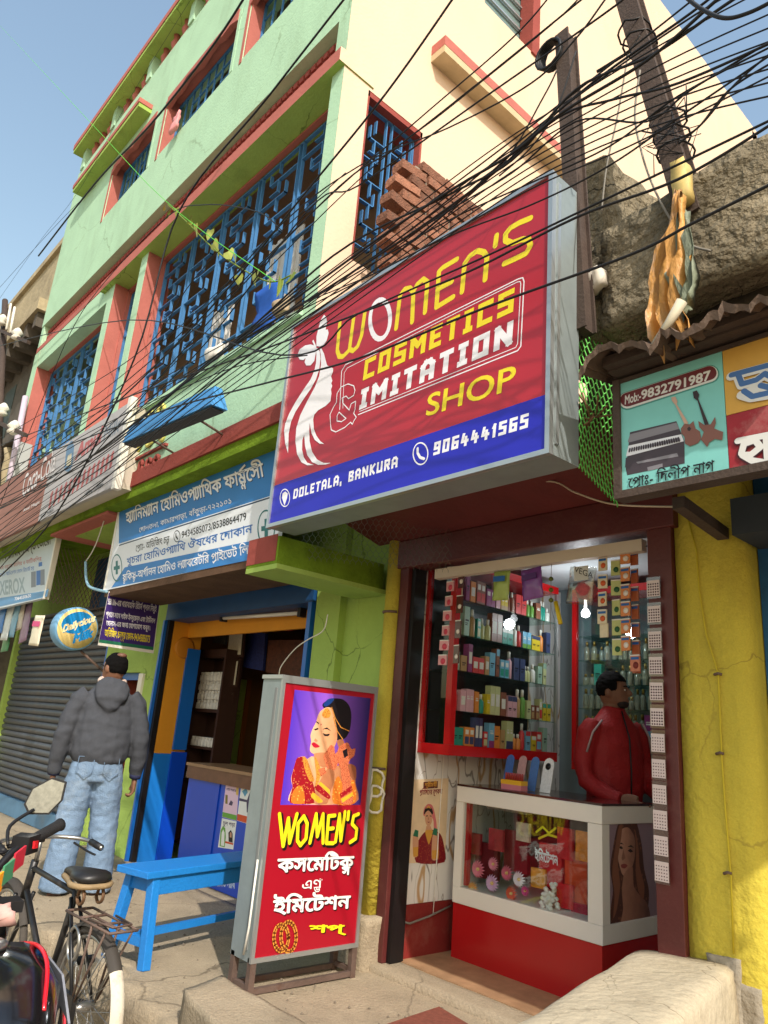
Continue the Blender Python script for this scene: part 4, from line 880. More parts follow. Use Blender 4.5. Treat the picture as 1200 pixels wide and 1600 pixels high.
for i,(x,y,w_,h_,c_,nm) in enumerate(((742,1318,.10,.12,(150,30,40),'wine red'),(776,1312,.11,.12,(176,50,60),'rose red'),(818,1300,.10,.10,(206,190,170),'clear'),(842,1372,.09,.10,(222,150,50),'amber'),(884,1318,.11,.16,(196,36,40),'scarlet'),(912,1322,.09,.15,(224,130,40),'tangerine'),(884,1400,.10,.12,(206,40,44),'crimson'),(830,1416,.07,.05,(226,196,60),'yellow'),(752,1402,.08,.05,(222,120,90),'coral'),(906,1424,.10,.08,(180,36,60),'ruby'))):
    packet('packet',nm+' cellophane wrapped packet among the flowers in the counter display','packet',pY(x,y,cy0+.11+.004*i)-Vector((0,0,h_/2)),w_,.02,h_,mat('cello_'+nm.replace(' ','_'),rgb(*c_),.18,.45,26,spec=.7),None,rn0.uniform(-.15,.15))
# ------------------------------------------------------------------ glass cabinets
lc=thing('glass_cabinet','red framed wall cabinet with glass shelves along the marble wall','cabinet',(-3.2,.7,1.5))
gx=-3.1; y0c,y1c,zc0,zc1=.14,1.22,1.46,2.66
for nm,a,b in (('frame_rail',(SXL+.001,y0c,zc0),(gx,y1c,zc0+.06)),('frame_rail',(SXL+.001,y0c,zc1-.05),(gx,y1c,zc1)),('frame_post',(gx-.045,y0c,zc0+.061),(gx,y0c+.045,zc1-.051)),('frame_post',(SXL+.001,y0c,zc0+.061),(SXL+.03,y0c+.03,zc1-.051))): box(nm,lc,a,b,REDP)
box('frame_post',lc,(gx-.02,y1c-.02,zc0+.061),(gx+.002,y1c,zc1-.051),ALU); box('cabinet_back',lc,(SXL+.002,y0c+.03,zc0+.061),(SXL+.006,y1c,zc1-.051),mat('cabinet_dark',rgb(36,34,38),.4,.2,4))
zs=[zc0+.06,1.72,1.96,2.18,2.40]
for z in zs[1:]: box('shelf',lc,(SXL+.007,y0c+.03,z-.006),(gx-.01,y1c-.02,z),glassmat('shelf_glass',(.7,.85,.8),.05,.3))
k=MB(); k.quad((gx-.002,y0c+.046,zc0+.062),(gx-.002,y1c-.021,zc0+.062),(gx-.002,y1c-.021,zc1-.052),(gx-.002,y0c+.046,zc1-.052),GLASS); k.build('glass_front',lc); k=MB(); k.box((SXL+.031,y0c+.004,zc0+.062),(gx-.046,y0c+.007,zc1-.052),GLASS); k.build('glass_end',lc)
PAL=[((214,60,60),'red'),((222,190,40),'yellow'),((232,228,220),'white'),((40,150,130),'teal'),((230,140,60),'orange'),((226,170,180),'pink'),((120,180,210),'light blue'),((150,60,120),'plum'),((110,160,70),'green'),((190,150,100),'tan'),((60,70,110),'navy'),((206,206,150),'cream'),((146,90,70),'brown'),((160,190,170),'mint')]
SH=['low','second','middle','upper','top']
def pm(i): return mat('pack_'+PAL[i][1].replace(' ','_'),tuple(v*.9 for v in rgb(*PAL[i][0])),.4,.12,30,spec=.5)
WF=mat('pack_label',rgb(222,216,206),.5,.15,60)
rn=random.Random(3); NPK=0
POSW=['at the doorway end','near the doorway end','left of centre','in the middle','right of centre','near the far end','at the far end']
def goods(along,u0,u1,zb,zt,front,depth,sname,tall=1.0,bottles=.25,glassy=False):
    """packets and bottles standing on one shelf; along='Y' for the wall cabinet, 'X' for the back one"""
    global NPK
    u=u0; hmax=(zt-zb)*.86
    while u<u1-.03:
        i=rn.randrange(len(PAL)); wd_=rn.uniform(.03,.06); h_=min(hmax,rn.uniform(.09,.19)*tall); d_=min(depth,.045)
        reps=rn.choice((1,1,1,2,2)); isb=rn.random()<bottles
        for r_ in range(reps):
            if u+wd_>u1: break
            c=Vector((front-d_/2-.012-rn.uniform(0,.01),u+wd_/2,zb)) if along=='Y' else Vector((u+wd_/2,front+d_/2+.012+rn.uniform(0,.01),zb))
            m_=pm(i); t_=(u-u0)/(u1-u0); where=POSW[min(6,int(t_*7))]
            k=MB()
            if isb:
                rb=min(wd_,.042)/2; mm=mat('scent_glass',rgb(150,150,130),.1,.3,20,trans=.3,spec=.6) if glassy else m_
                k.lathe((0,0,0),[(rb*.9,0),(rb,.006),(rb,h_*.62),(rb*.45,h_*.74)],mm,10); k.lathe((0,0,h_*.74),[(rb*.5,0),(rb*.5,h_*.24),(rb*.3,h_*.26)],mat('gold_cap',rgb(150,120,60),.3,.1,10,metal=.7) if glassy else WF,8); nm='scent_bottle' if glassy else 'bottle'
                lab=f'{"small glass scent" if glassy else PAL[i][1]} bottle on the {sname} shelf, {where}'
            else:
                k.box((-d_/2,-wd_/2+.001,0),(d_/2,wd_/2-.001,h_),m_) if along=='Y' else k.box((-wd_/2+.001,-d_/2,0),(wd_/2-.001,d_/2,h_),m_)
                def fr(a0,a1,b0,b1,mm):
                    if along=='Y': k.box((d_/2,wd_*a0,h_*b0),(d_/2+.0008,wd_*a1,h_*b1),mm)
                    else: k.box((wd_*a0,-d_/2-.0008,h_*b0),(wd_*a1,-d_/2,h_*b1),mm)
                if r_==0: sty=rn.randrange(5); i2=rn.randrange(len(PAL))
                if sty==0: fr(-.34,.34,.3,.72,WF)
                elif sty==1: fr(-.48,.48,.0,.28,pm(i2)); fr(-.3,.3,.55,.62,WF); fr(-.3,.2,.66,.7,WF)
                elif sty==2: fr(-.48,.48,.74,.98,pm(i2)); fr(-.28,.28,.36,.42,INKB); fr(-.2,.2,.3,.33,INKB)
                elif sty==3: fr(-.3,.3,.62,.86,WF); fr(-.38,.38,.1,.5,pm(i2))
                else: fr(-.3,.3,.5,.56,INKB); fr(-.3,.15,.42,.45,INKB); fr(-.3,.1,.36,.39,INKB)
                nm='carton'; lab=f'{PAL[i][1]} carton on the {sname} shelf, {where}'
            o=k.build(nm); o.location=c; tag(o,lab,'bottle' if isb else 'carton','goods on the '+sname+' shelf'); NPK+=1
            u+=wd_+.002
        u+=rn.choice((.002,.004,.008))
zt=zs[1:]+[zc1-.05]
for j in range(5): goods('Y',y0c+.06,y1c-.04,zs[j]+.001,zt[j],gx-.01,.06,SH[j]+' wall cabinet',1.0,.22)
# back cabinet with scent bottles
bc=thing('glass_cabinet','scent bottle cabinet with glass shelves on the back wall of the shop','cabinet',(-2.8,1.4,1.4))
by=1.36; bx0,bx1=-3.08,-2.05
for z in (1.42,2.62): box('frame_rail',bc,(bx0,by,z),(bx1,SYB,z+.05),REDP)
box('frame_post',bc,(bx0,by,1.471),(bx0+.035,by+.03,2.619),REDP); box('frame_post',bc,(bx1-.03,by,1.471),(bx1,by+.03,2.619),REDP); box('cabinet_back',bc,(bx0,SYB-.01,1.471),(bx1,SYB-.002,2.619),mat('mirror_back',rgb(110,128,130),.15,.1,3,metal=.6))
zb=[1.471,1.66,1.83,1.99,2.16,2.33]
for z in zb[1:]: box('shelf',bc,(bx0+.036,by+.02,z-.006),(bx1-.031,SYB-.011,z),glassmat('shelf_glass'))
box('glass_front',bc,(bx0+.036,by+.004,1.472),(bx1-.031,by+.008,2.618),GLASS)
zt=zb[1:]+[2.62]
for j in range(5): goods('X',bx0+.05,bx1-.04,zb[j]+.001,zt[j],by+.03,.06,SH[j]+' back cabinet',.85,.25 if j==0 else .97,j>0)
# counter-top things
cz=1.2925
for i,(x,c_,lab) in enumerate(((790,(70,110,180),'blue round topped price card on the counter'),(808,(190,150,150),'pale pink round topped price card on the counter'),(826,(80,120,180),'second blue round topped price card, beside the white card'),(846,(230,230,230),'white payment card with black round mark leaning on the counter'))):
    k=MB(); w_=.032 if i<3 else .04; h_=.2
    pts=[(-w_,0,0),(w_,0,0),(w_,0,h_-w_)]+[(w_*math.cos(a),0,h_-w_+w_*math.sin(a)) for a in [math.pi*j/8 for j in range(1,8)]]+[(-w_,0,h_-w_)]
    k.prism(pts,(0,.004,0),mat('card_%d'%i,rgb(*c_),.4,.25,60)); o=k.build('price_card'); 
    p=pY(x,1228 if i<3 else 1232,cy0+.17); o.location=(p.x,cy0+.17+.01*i,cz+.002); o.rotation_euler=(RAD(-12),0,RAD(-6)); tag(o,lab,'card')
    if i==3:
        k=MB(); k.lathe((0,-.001,h_-.05),[(.02,0),(.02,.002)],INKB,16,(0,-1,0)); kk=k.build('round_mark'); kk.location=o.location; kk.rotation_euler=o.rotation_euler; attach(kk,o)
p=pY(805,1225,cy0+.1); k=MB(); k.box((-.075,-.03,0),(.075,.03,.03),mat('pink_tray',rgb(200,120,130),.4)); k.box((-.076,-.031,.03),(.076,.031,.055),mat('yellow_tray',rgb(222,170,40),.4)); o=k.build('display_tray'); o.location=(p.x,cy0+.09,cz+.001); tag(o,'small pink and yellow lip balm tray on the counter','tray')
for j in range(8): 
    k=MB(); k.lathe((0,0,0),[(.007,0),(.007,.03),(.005,.04)],mat('balm_red',rgb(150,50,50),.3),8); q=k.build('lip_balm',o); q.location=o.location+Vector((-.06+j*.017,0,.055)); q.matrix_parent_inverse=world_of(o).inverted()
# poster of the bride on the marble wall
po=thing('wall_poster','bridal jewellery poster with seated bride on the marble wall','poster',(SXL,.3,.9))
def WP(l): return [(560+a*.45045,820+b*.45) for a,b in l]
PS=Sheet('X',SXL+.003,po)
k=MB(); q=[PS.P(*p) for p in WP([(183,885),(313,880),(300,1172),(174,1175)])]; k.quad(q[3],q[2],q[1],q[0],mat('poster_paper',rgb(226,200,164),.5,.15,9)); k.build('paper',po)
sar=motif('bride_red',rgb(126,24,34),rgb(176,90,50),90,.28); gold=ink('gold',rgb(206,150,60)); hairk=ink('hair_black',rgb(26,18,20)); veil=ink('veil_pink',rgb(206,110,110)); sk2=ink('skin_fair',rgb(206,152,118))
PS.polys('title_plate',[(WP([(226,893),(276,890),(275,914),(225,917)]),ink('title_brown',rgb(92,36,26)))]); PS.text('lettering','শ্রীময়ী',WP([(230,911)])[0],WP([(272,908)])[0],WP([(231,898)])[0],gold,bold=.03)
PS.text('lettering','প{R}িতিদেনর রূপকথা',WP([(212,938)])[0],WP([(290,934)])[0],WP([(213,922)])[0],sar,bold=.03)
PS.polys('bride_print',[(WP([(200,1172),(205,1105),(222,1075),(240,1060),(262,1060),(285,1075),(296,1110),(298,1171)]),sar),(WP([(226,1010),(228,985),(240,970),(254,972),(262,990),(270,1030),(272,1070),(262,1065),(258,1020)]),veil),(WP([(228,1005),(232,985),(245,978),(256,988),(257,1005)]),hairk),(WP([(230,1005),(242,992),(254,1005),(255,1030),(244,1048),(233,1035)]),sk2),(WP([(236,1045),(250,1045),(256,1062),(232,1062)]),sk2),
 (WP([(232,1062),(258,1062),(250,1095),(244,1110),(238,1095)]),gold),(WP([(190,1150),(188,1090),(196,1070),(206,1075),(208,1110),(204,1150)]),sk2),(WP([(254,1160),(256,1085),(266,1065),(276,1075),(278,1120),(276,1160)]),sk2),(WP([(189,1080),(196,1058),(208,1062),(206,1085)]),ink('bangle_green',rgb(40,110,80))),(WP([(255,1075),(262,1052),(274,1056),(272,1080)]),ink('bangle_green',rgb(40,110,80))),(WP([(189,1120),(207,1118),(206,1150),(190,1152)]),gold),(WP([(255,1130),(278,1128),(277,1158),(255,1160)]),gold),(WP([(233,986),(243,974),(252,986),(242,982)]),gold),(WP([(234,1010),(240,1008),(240,1012),(234,1013)]),hairk),(WP([(247,1009),(253,1010),(253,1013),(247,1012)]),hairk),(WP([(238,1031),(248,1031),(243,1035)]),sar),(WP([(242,1012),(244,1024),(240,1024)]),ink('nose_shade',rgb(170,116,86)))],smooth=True)
# hanging strips of sachets: every sachet its own object
def sachet(x,y,Y,w_,h_,m,lab,grp,band=None,blob=None,tilt=0):
    k=MB(); k.box((-w_/2,-.004,-h_/2),(w_/2,.004,h_/2),m); k.box((-w_/2,-.0045,h_*.5-.006),(w_/2,.0045,h_*.5),WF)
    if band: k.box((-w_*.42,-.006,h_*.2),(w_*.42,-.004,h_*.36),band)
    if blob: k.lathe((w_*.08,-.0045,-h_*.14),[(w_*.3,0),(w_*.24,.003)],blob,10,(0,-1,0))
    o=k.build('sachet'); o.location=pY(x,y,Y); o.rotation_euler=(0,RAD(tilt),RAD(rn.uniform(-12,12))); tag(o,lab,'sachet',grp); return o
SW=mat('soap_sachet',rgb(214,150,150),.4,.2,40); SBk=mat('brown_foil',rgb(80,30,26),.2,.3,30,spec=.7); SOr=mat('orange_sachet',rgb(214,130,70),.35,.2,40); SCr=mat('cream_sachet',rgb(220,206,176),.35,.15,40); SGr=mat('green_sachet',rgb(186,190,120),.35,.15,40); sb=mat('blue_band',rgb(26,96,170),.4); wb=mat('white_spot',rgb(226,216,206),.5); ob=mat('orange_spot',rgb(206,90,40),.4); gr_=mat('leaf_spot',rgb(40,90,50),.5)
for j in range(7): sachet(706-j*2.4,893+j*23,.06,.062,.062,SW,'pink and white soap sachet in the strip beside the door frame','strip of pink sachets',None,ob if 0 else mat('rose_spot',rgb(196,60,80),.4))
for j in range(4): sachet(721-j*2.6,905+j*39,.06,.05,.108,SBk,'brown foil sachet with white oval in the shiny strip','strip of brown sachets',None,wb)
for j in range(4): sachet(942-j*.3,881+j*27.5,.06,.05,.072,SCr,'cream sachet with blue band and orange fruit, hung from the wire','strips of sachets with orange fruit',sb,ob)
for j in range(5): sachet(962+j*.6,887+j*31,.075,.05,.08,SGr,'cream and green sachet with a leaf, hung from the wire','strips of leaf sachets',None,gr_)
for j in range(6): sachet(977+j*.2,870+j*27,.05,.052,.072,SOr,'orange sachet with blue band, hung from the wire','strips of orange sachets',sb,wb)
for j in range(7): sachet(991+j*.6,872+j*28,.085,.04,.072,mat('rust_sachet',rgb(176,96,60),.35,.2,40),'rust coloured sachet with blue band behind the orange strip','strips of rust sachets',sb,None)
sachet(993,1036,.05,.056,.078,mat('red_fruit_sachet',rgb(200,120,90),.35,.2,40),'lone sachet with red fruit at the end of the strip','end sachet',sb,mat('dark_fruit',rgb(120,40,30),.5))
sachet(944,985,.07,.046,.07,SCr,'plain cream sachet back hanging below the fruit strip','end sachet')
# bindi cards down the door post
bm_=mat('bindi_card',rgb(206,188,186),.4,.06,20); bd=mat('bindi_dots',rgb(60,20,26),.4)
for j in range(12):
    x=1021+j*1.2; y=918+j*40.2
    k=MB(); k.box((-.034,-.001,-.052),(.034,.001,.05),glassmat('card_sleeve',(.85,.8,.8),.1,.3)); o=k.build('bindi_card'); o.location=pY(x,y,.0)+Vector((0,-.05,0)); o.location=pY(x,y,-.05); tag(o,'card of small dark bindi dots pinned down the maroon door post','card','bindi cards on the door post')
    k=MB(); k.box((-.031,-.0025,-.042),(.031,-.0012,.034),bm_); c_=k.build('card',o); c_.location=o.location; c_.matrix_parent_inverse=world_of(o).inverted()
    k=MB(); nr=5; rd=.0042 if j<6 else .0028
    for a in range(5):
        for b_ in range(nr): k.lathe((-.023+a*.0115,-.0026,-.034+b_*.0125),[(rd,0),(rd*.8,.001)],bd,6,(0,-1,0))
    d_=k.build('dots',o,kind='stuff'); d_.location=o.location; d_.matrix_parent_inverse=world_of(o).inverted()
# hanging pouches
def pouch(x,y,w_,h_,Y,m,lab,tilt=0,cat='pouch',mark=None):
    bm=bmesh.new(); nx,nz=8,10
    g=[[bm.verts.new(((i/nx-.5)*w_,-.018*math.sin(math.pi*i/nx)*math.sin(math.pi*j/nz)+mnoise.noise(Vector((i*.6,j*.5,x)))*.006,(j/nz-.5)*h_)) for j in range(nz+1)] for i in range(nx+1)]
    for i in range(nx):
        for j in range(nz): bm.faces.new((g[i][j],g[i+1][j],g[i+1][j+1],g[i][j+1]))
    me=bpy.data.meshes.new('pouch'); bm.to_mesh(me); bm.free(); me.materials.append(m)
    for p_ in me.polygons: p_.use_smooth=True
    o=bpy.data.objects.new('hanging_pouch',me); COL.objects.link(o); o.location=pY(x,y,Y); o.rotation_euler=(0,RAD(tilt),0); md=o.modifiers.new('thick','SOLIDIFY'); md.thickness=.004; tag(o,lab,cat)
    if mark:
        k=MB(); k.box((-w_*.36,-.024,h_*.12),(w_*.36,-.021,h_*.3),mark); q=k.build('label_band',o); q.location=o.location; q.rotation_euler=o.rotation_euler; q.matrix_parent_inverse=world_of(o).inverted()
    return o
gpch=pouch(783,915,.115,.17,.03,mat('green_pouch',rgb(160,180,90),.3,.2,20,spec=.6),'green face mask pouch with blue label hanging in the doorway',2,mark=sb)
pouch(831,912,.135,.175,.03,mat('purple_pouch',rgb(124,70,150),.22,.25,16,spec=.7),'shiny purple face mask pouch hanging in the doorway',-6,mark=mat('violet_band',rgb(80,40,110),.4))
o=pouch(908,915,.16,.2,.08,glassmat('clear_bag',(.86,.86,.82),.15,.4),'clear plastic bag holding a pink bath sponge',8)
k=MB(); k.lathe((0,0,-.05),[(.01,0),(.045,.015),(.06,.05),(.045,.085),(.01,.1)],mat('pink_sponge',rgb(226,110,120),.9,.3,40,.9,bscale=200),16); s_=k.build('bath_sponge'); s_.location=pY(916,922,.11); tag(s_,'round pink net bath sponge inside the clear bag','sponge')
q=packet('header_card','white header card with dark capitals above the bath sponge','card',pY(908,895,.05)-Vector((0,0,.04)),.085,.002,.075,mat('header_white',rgb(206,206,200),.4)); Q=Sheet('Y',.048,q); Q.text('lettering','VEGA',(897,893),(926,904),(898,884),INKB,bold=.0)
# hanging wire, lime charm, tube
k=MB(); k.tube([pY(x,y,.06) for x,y in ((700,893),(800,880),(900,868),(960,862),(1030,850))],.003,BLACKM,5); tag(k.build('hanging_wire'),'thin black wire strung across the shop opening carrying the sachets','wire')
k=MB(); k.tube([pY(862,862,.05),pY(861,905,.05),pY(860,985,.05)],.0015,GREYC,5); o=k.build('charm_string'); tag(o,'lime and chilli charm string hanging in the doorway','charm')
for y_ in (905,922,938): 
    k=MB(); k.lathe(pY(861,y_,.05)+Vector((0,0,-.012)),[(.003,0),(.012,.006),(.014,.013),(.01,.021),(.003,.026)],mat('lime_skin',rgb(96,104,40),.5,.2,20),10); k.build('lime',o)
k=MB(); k.cyl(pY(868,940,.12),pY(876,975,.12),.012,mat('yellow_tube',rgb(226,200,40),.4),8); tag(k.build('hanging_tube'),'slim yellow tube hanging beside the lime charm','tube')
# lit bulb, hung where its reflection in the cabinet shows
bl=thing('ceiling_bulb','lit white bulb hanging in place of its reflection in the cabinet','lamp',(-2.58,1.05,2.4))
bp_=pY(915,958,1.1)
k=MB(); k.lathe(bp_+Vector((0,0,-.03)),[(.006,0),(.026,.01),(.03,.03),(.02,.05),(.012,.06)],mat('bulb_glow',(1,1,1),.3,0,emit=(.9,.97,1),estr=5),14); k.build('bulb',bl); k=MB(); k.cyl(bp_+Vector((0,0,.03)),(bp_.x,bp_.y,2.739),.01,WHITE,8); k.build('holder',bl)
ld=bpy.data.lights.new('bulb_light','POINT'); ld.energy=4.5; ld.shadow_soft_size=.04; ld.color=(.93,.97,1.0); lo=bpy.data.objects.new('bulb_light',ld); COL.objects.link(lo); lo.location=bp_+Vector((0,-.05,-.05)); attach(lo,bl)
# phone string on the marble wall
k=MB(); k.tube([pX(712-(i*3.2),900+i*48,SXL+.012) for i in range(12)],.003,WHITE,5); tag(k.build('wall_cable'),'thin white cable running down the marble wall','cable')
k=MB(); k.tube([pX(628,1440,SXL+.02),pX(640,1443,SXL+.02),pX(670,1432,SXL+.02),pX(705,1415,SXL+.02)],.006,GREYC,6); tag(k.build('wall_cable'),'grey cable sagging along the foot of the marble wall','cable')
# ------------------------------------------------------------------ right hand neighbour: pillar, slab, awning
yp=thing('yellow_pillar','broad yellow painted pillar right of the shop with thin cables and chipped foot','pillar',(-1.44,.2,.3))
def chip(co,a,b): return co
o=lumpy('shaft',(-1.602,.0,.28),(-1.285,.45,2.86),YELLOW,.0025,.07,4,parent=yp)
bc_=mat('bare_cement',rgb(150,140,124),.95,.25,5,.5,grime=.4,gcol=rgb(90,84,74),gscale=4)
for a,b in (((-1.60,-.012,.6),(-1.50,.03,.74)),((-1.53,-.016,.6),(-1.40,.03,.83)),((-1.43,-.012,.55),(-1.33,.03,.75))): lumpy('worn_patch',a,b,bc_,.012,.02,16,parent=yp)
k=MB(); k.tube([pY(x,y,-.012) for x,y in ((1072,800),(1088,860),(1092,920),(1103,990),(1122,1052),(1124,1100),(1128,1190),(1134,1275),(1142,1370),(1146,1490))],.004,mat('painted_cable',rgb(190,170,40),.7,.1,5),6); o=k.build('wall_cable'); tag(o,'thin yellow painted cable running down the yellow pillar','cable')
for (x,y) in ((1122,1054),(1125,1178),(1137,1365)):
    k=MB(); k.tube([pY(x-6,y,-.012),pY(x,y-2,-.02),pY(x+6,y,-.012)],.006,RUST,6); k.build('cable_clip',o)
nb=thing('neighbour_shop','dark blue walled neighbouring shop under a mossy concrete roof','shop',(0,.6,0))
box('front_wall',nb,(-1.28,.12,0),(2.5,.3,3.3),mat('blue_distemper',rgb(40,92,140),.9,.2,2.5,.3,grime=.6,gcol=rgb(30,40,50),gscale=1.5)); box('side_wall',nb,(-1.5,.46,0),(-1.3,4,3.5),CONCD); box('lintel_beam',nb,(-1.27,-.16,2.46),(2.5,.115,2.62),mat('dark_beam',rgb(52,58,64),.8,.2,4)); box('rear_wall',nb,(-1.5,3.9,0),(2.5,4.1,3.5),CONCD)
def ragged(co,a,b):
    if co.z>a.z+.3: co.z+=mnoise.noise(Vector((co.x*2.2,co.y*2.2,3)))*.09+mnoise.noise(Vector((co.x*7,co.y*7,1)))*.03
    return co
rs_=lumpy('roof_slab',(-1.58,-.68,3.32),(2.6,.6,3.86),CONCD,.035,.06,2.2,parent=nb,top=ragged)
lumpy('broken_upstand',(-1.86,-.56,3.50),(-1.60,.0,4.36),CONCD,.045,.06,3,parent=nb,top=ragged); lumpy('broken_slab_edge',(-1.9,-.62,3.32),(-1.58,.4,3.62),CONCD,.04,.06,3,parent=nb)
lumpy('underside_rubble',(-1.75,-.5,3.02),(2.4,.3,3.33),mat('dark_plaster',rgb(84,74,62),.95,.3,3,.5,grime=.6,gcol=rgb(30,26,22)),.04,.08,2.5,parent=nb)  # rough dark block filling the cavity under the slab
# ragged rusted tin awning
bm=bmesh.new(); N1=46; rows=4; g=[]
rn4=random.Random(5)
prof=[(905,585),(916,560),(935,540),(968,538),(1000,532),(1016,545),(1035,515),(1060,518),(1090,510),(1112,490),(1135,472),(1160,478),(1185,468),(1215,455),(1260,440),(1320,420)]
def pl(t):
    f=t*(len(prof)-1); i=min(int(f),len(prof)-2); u=f-i; return (prof[i][0]*(1-u)+prof[i+1][0]*u,prof[i][1]*(1-u)+prof[i+1][1]*u)
for i in range(N1+1):
    x,y=pl(i/N1); p0_=pY(x,y+rn4.uniform(-3,3),-.98); col_=[]
    cor=.007*math.sin(i*1.9)+rn4.uniform(-.008,.008)
    col_.append(bm.verts.new(p0_+Vector((0,.004,cor-.018-rn4.uniform(0,.02))))); col_.append(bm.verts.new(p0_+Vector((0,-.005,cor))))
    for j in range(1,rows): col_.append(bm.verts.new(p0_+Vector((0,.2*j,cor+.035*j+rn4.uniform(-.006,.006)))))
    g.append(col_)
for i in range(N1):
    for j in range(rows): bm.faces.new((g[i][j],g[i+1][j],g[i+1][j+1],g[i][j+1]))
me=bpy.data.meshes.new('tin_awning'); bm.to_mesh(me); bm.free(); me.materials.append(mat('rusted_tin',rgb(104,86,74),.8,.35,8,.3,metal=.2,grime=.6,gcol=rgb(58,40,32),gscale=5))
o=bpy.data.objects.new('tin_awning',me); COL.objects.link(o); md=o.modifiers.new('thick','SOLIDIFY'); md.thickness=.004; tag(o,'ragged rusted tin awning above the music shop board','awning')
k=MB(); k.box((-1.42,-.9,2.99),(.6,-.86,3.03),RUSTD); k.box((-1.42,-.86,2.98),(.6,-.3,3.0),RUSTD); k.build('awning_batten',o)
k=MB(); k.bar(pY(1060,785,-.45),pY(1130,835,-.02),.05,.05,RUSTD); tag(k.build('bracket'),'rusty steel bracket under the music shop board on the yellow pillar','bracket')
# torn flex cloths tied to the leaning pole
def rag(name,pts,m,lab,Y,wd,seed):
    bm=bmesh.new(); n=len(pts); g=[]; sub=4
    for i in range((n-1)*sub+1):
        f=i/sub; a=min(int(f),n-2); u=f-a; x=pts[a][0]*(1-u)+pts[a+1][0]*u; y=pts[a][1]*(1-u)+pts[a+1][1]*u; w_=wd[a]*(1-u)+wd[a+1]*u
        c=pY(x,y,Y); r=[]
        for j in range(9):
            t=j/8-.5; r.append(bm.verts.new(c+Vector((t*w_,.05*math.sin(j*2.3+seed+i*.22)*min(1,w_*9)+.012*math.sin(j*4.1+i*1.3),.02*math.sin(j*1.3+i*.5+seed)-(.04*((j*7)%3) if i==(n-1)*sub else 0)))))
        g.append(r)
    for i in range(len(g)-1):
        for j in range(8): bm.faces.new((g[i][j],g[i][j+1],g[i+1][j+1],g[i+1][j]))
    me=bpy.data.meshes.new(name); bm.to_mesh(me); bm.free(); me.materials.append(m)
    for p in me.polygons: p.use_smooth=True
    o=bpy.data.objects.new(name,me); COL.objects.link(o); md=o.modifiers.new('thick','SOLIDIFY'); md.thickness=.002; tag(o,lab,'cloth'); return o
rag('torn_cloth',[(1062,300),(1054,360),(1046,420),(1040,480),(1052,525)],mat('orange_flex',rgb(206,150,78),.5,.3,6,.3,grime=1.0,gcol=rgb(206,204,206),gscale=5,streak=.8),'torn orange and white plastic sheet hanging from the leaning pole',-.9,[.03,.07,.15,.12,.16],1)
rag('torn_cloth',[(1068,330),(1066,380),(1068,430),(1070,470),(1062,500)],mat('grey_green_flex',rgb(130,138,116),.6,.4,7,.3,grime=.9,gcol=rgb(70,70,66),gscale=6,streak=.8),'torn grey green plastic sheet hanging beside the orange one',-.88,[.03,.07,.1,.07,.03],2.5)
k=MB(); k.tube([pY(x,y,-.95) for x,y in ((1066,470),(1045,505),(1020,540))],[.02,.016,.01],mat('pale_strip',rgb(200,190,166),.7,.2,9),6); tag(k.build('plastic_strip'),'pale twisted plastic strip caught on the awning edge','strip')
# green plastic net beside the sign
k=MB(); cell=.05
def netp(u,v):
    x=905+u*95*(1-.25*v)+12*math.sin(v*5)*u; y=432+v*300+u*(60+60*(1-v)) ; Y=-.72+.35*u+.05*math.sin(v*6+u*4); return pY(x,y,Y)
nu,nv=12,28
for i in range(nu):
    for j in range(nv):
        u=(i+.5*(j%2))/nu; v=j/nv; u2=(i+.5*((j+1)%2)+(0 if j%2 else 0))/nu
        a=netp(u,v); 
        for du in (-.5,.5):
            un=u+du/nu
            if 0<=un<=1: k.tube([a,netp(un,(j+.62)/nv)],.0034,None,4,False); k.tube([netp(un,(j+.62)/nv),netp(un,(j+1)/nv)],.0034,None,4,False)
o=k.build('green_net',None,mat('green_net',rgb(120,214,100),.6,.2,12)); tag(o,'green plastic garden net hanging between the red sign and concrete slab','net')
k=MB(); rn5=random.Random(8)
def wirep(u,v): return pY(470+u*235,800+v*75+u*20,-.62+.55*u+.04*math.sin(u*9+v*5))
nu,nv=26,9
for i in range(nu):
    for j in range(nv):
        u=(i+.5*(j%2))/nu; v=j/nv
        for du in (-.5,.5):
            un=u+du/nu
            if 0<=un<=1: k.tube([wirep(u,v),wirep(un,(j+.6)/nv),wirep(un,(j+1)/nv)],.0012,None,3,False)
o=k.build('wire_netting',None,mat('dull_wire',rgb(120,124,110),.6,.2,12,metal=.4)); tag(o,'fine chicken wire draped under the red sign above the green ledge','netting')
o=lumpy('crumpled_paper',tuple(pY(930,438,-.7)-Vector((.05,.02,.04))),tuple(pY(930,438,-.7)+Vector((.05,.04,.05))),mat('paper',rgb(216,206,190),.8,.2,20),.03,.025,14); tag(o,'crumpled white paper stuck on top of the green net','paper')
k=MB()
for i in range(9):
    a=pY(930+rn5.uniform(-8,8),650+rn5.uniform(-6,6),-.72); k.tube([a,a+Vector((rn5.uniform(-.1,.12),rn5.uniform(-.1,.02),rn5.uniform(-.05,.1)))],.004,mat('dry_twig',rgb(120,92,62),.9,.2,9),5)
tag(k.build('twigs'),'dry twigs caught in the net beside the red sign','twigs'); 
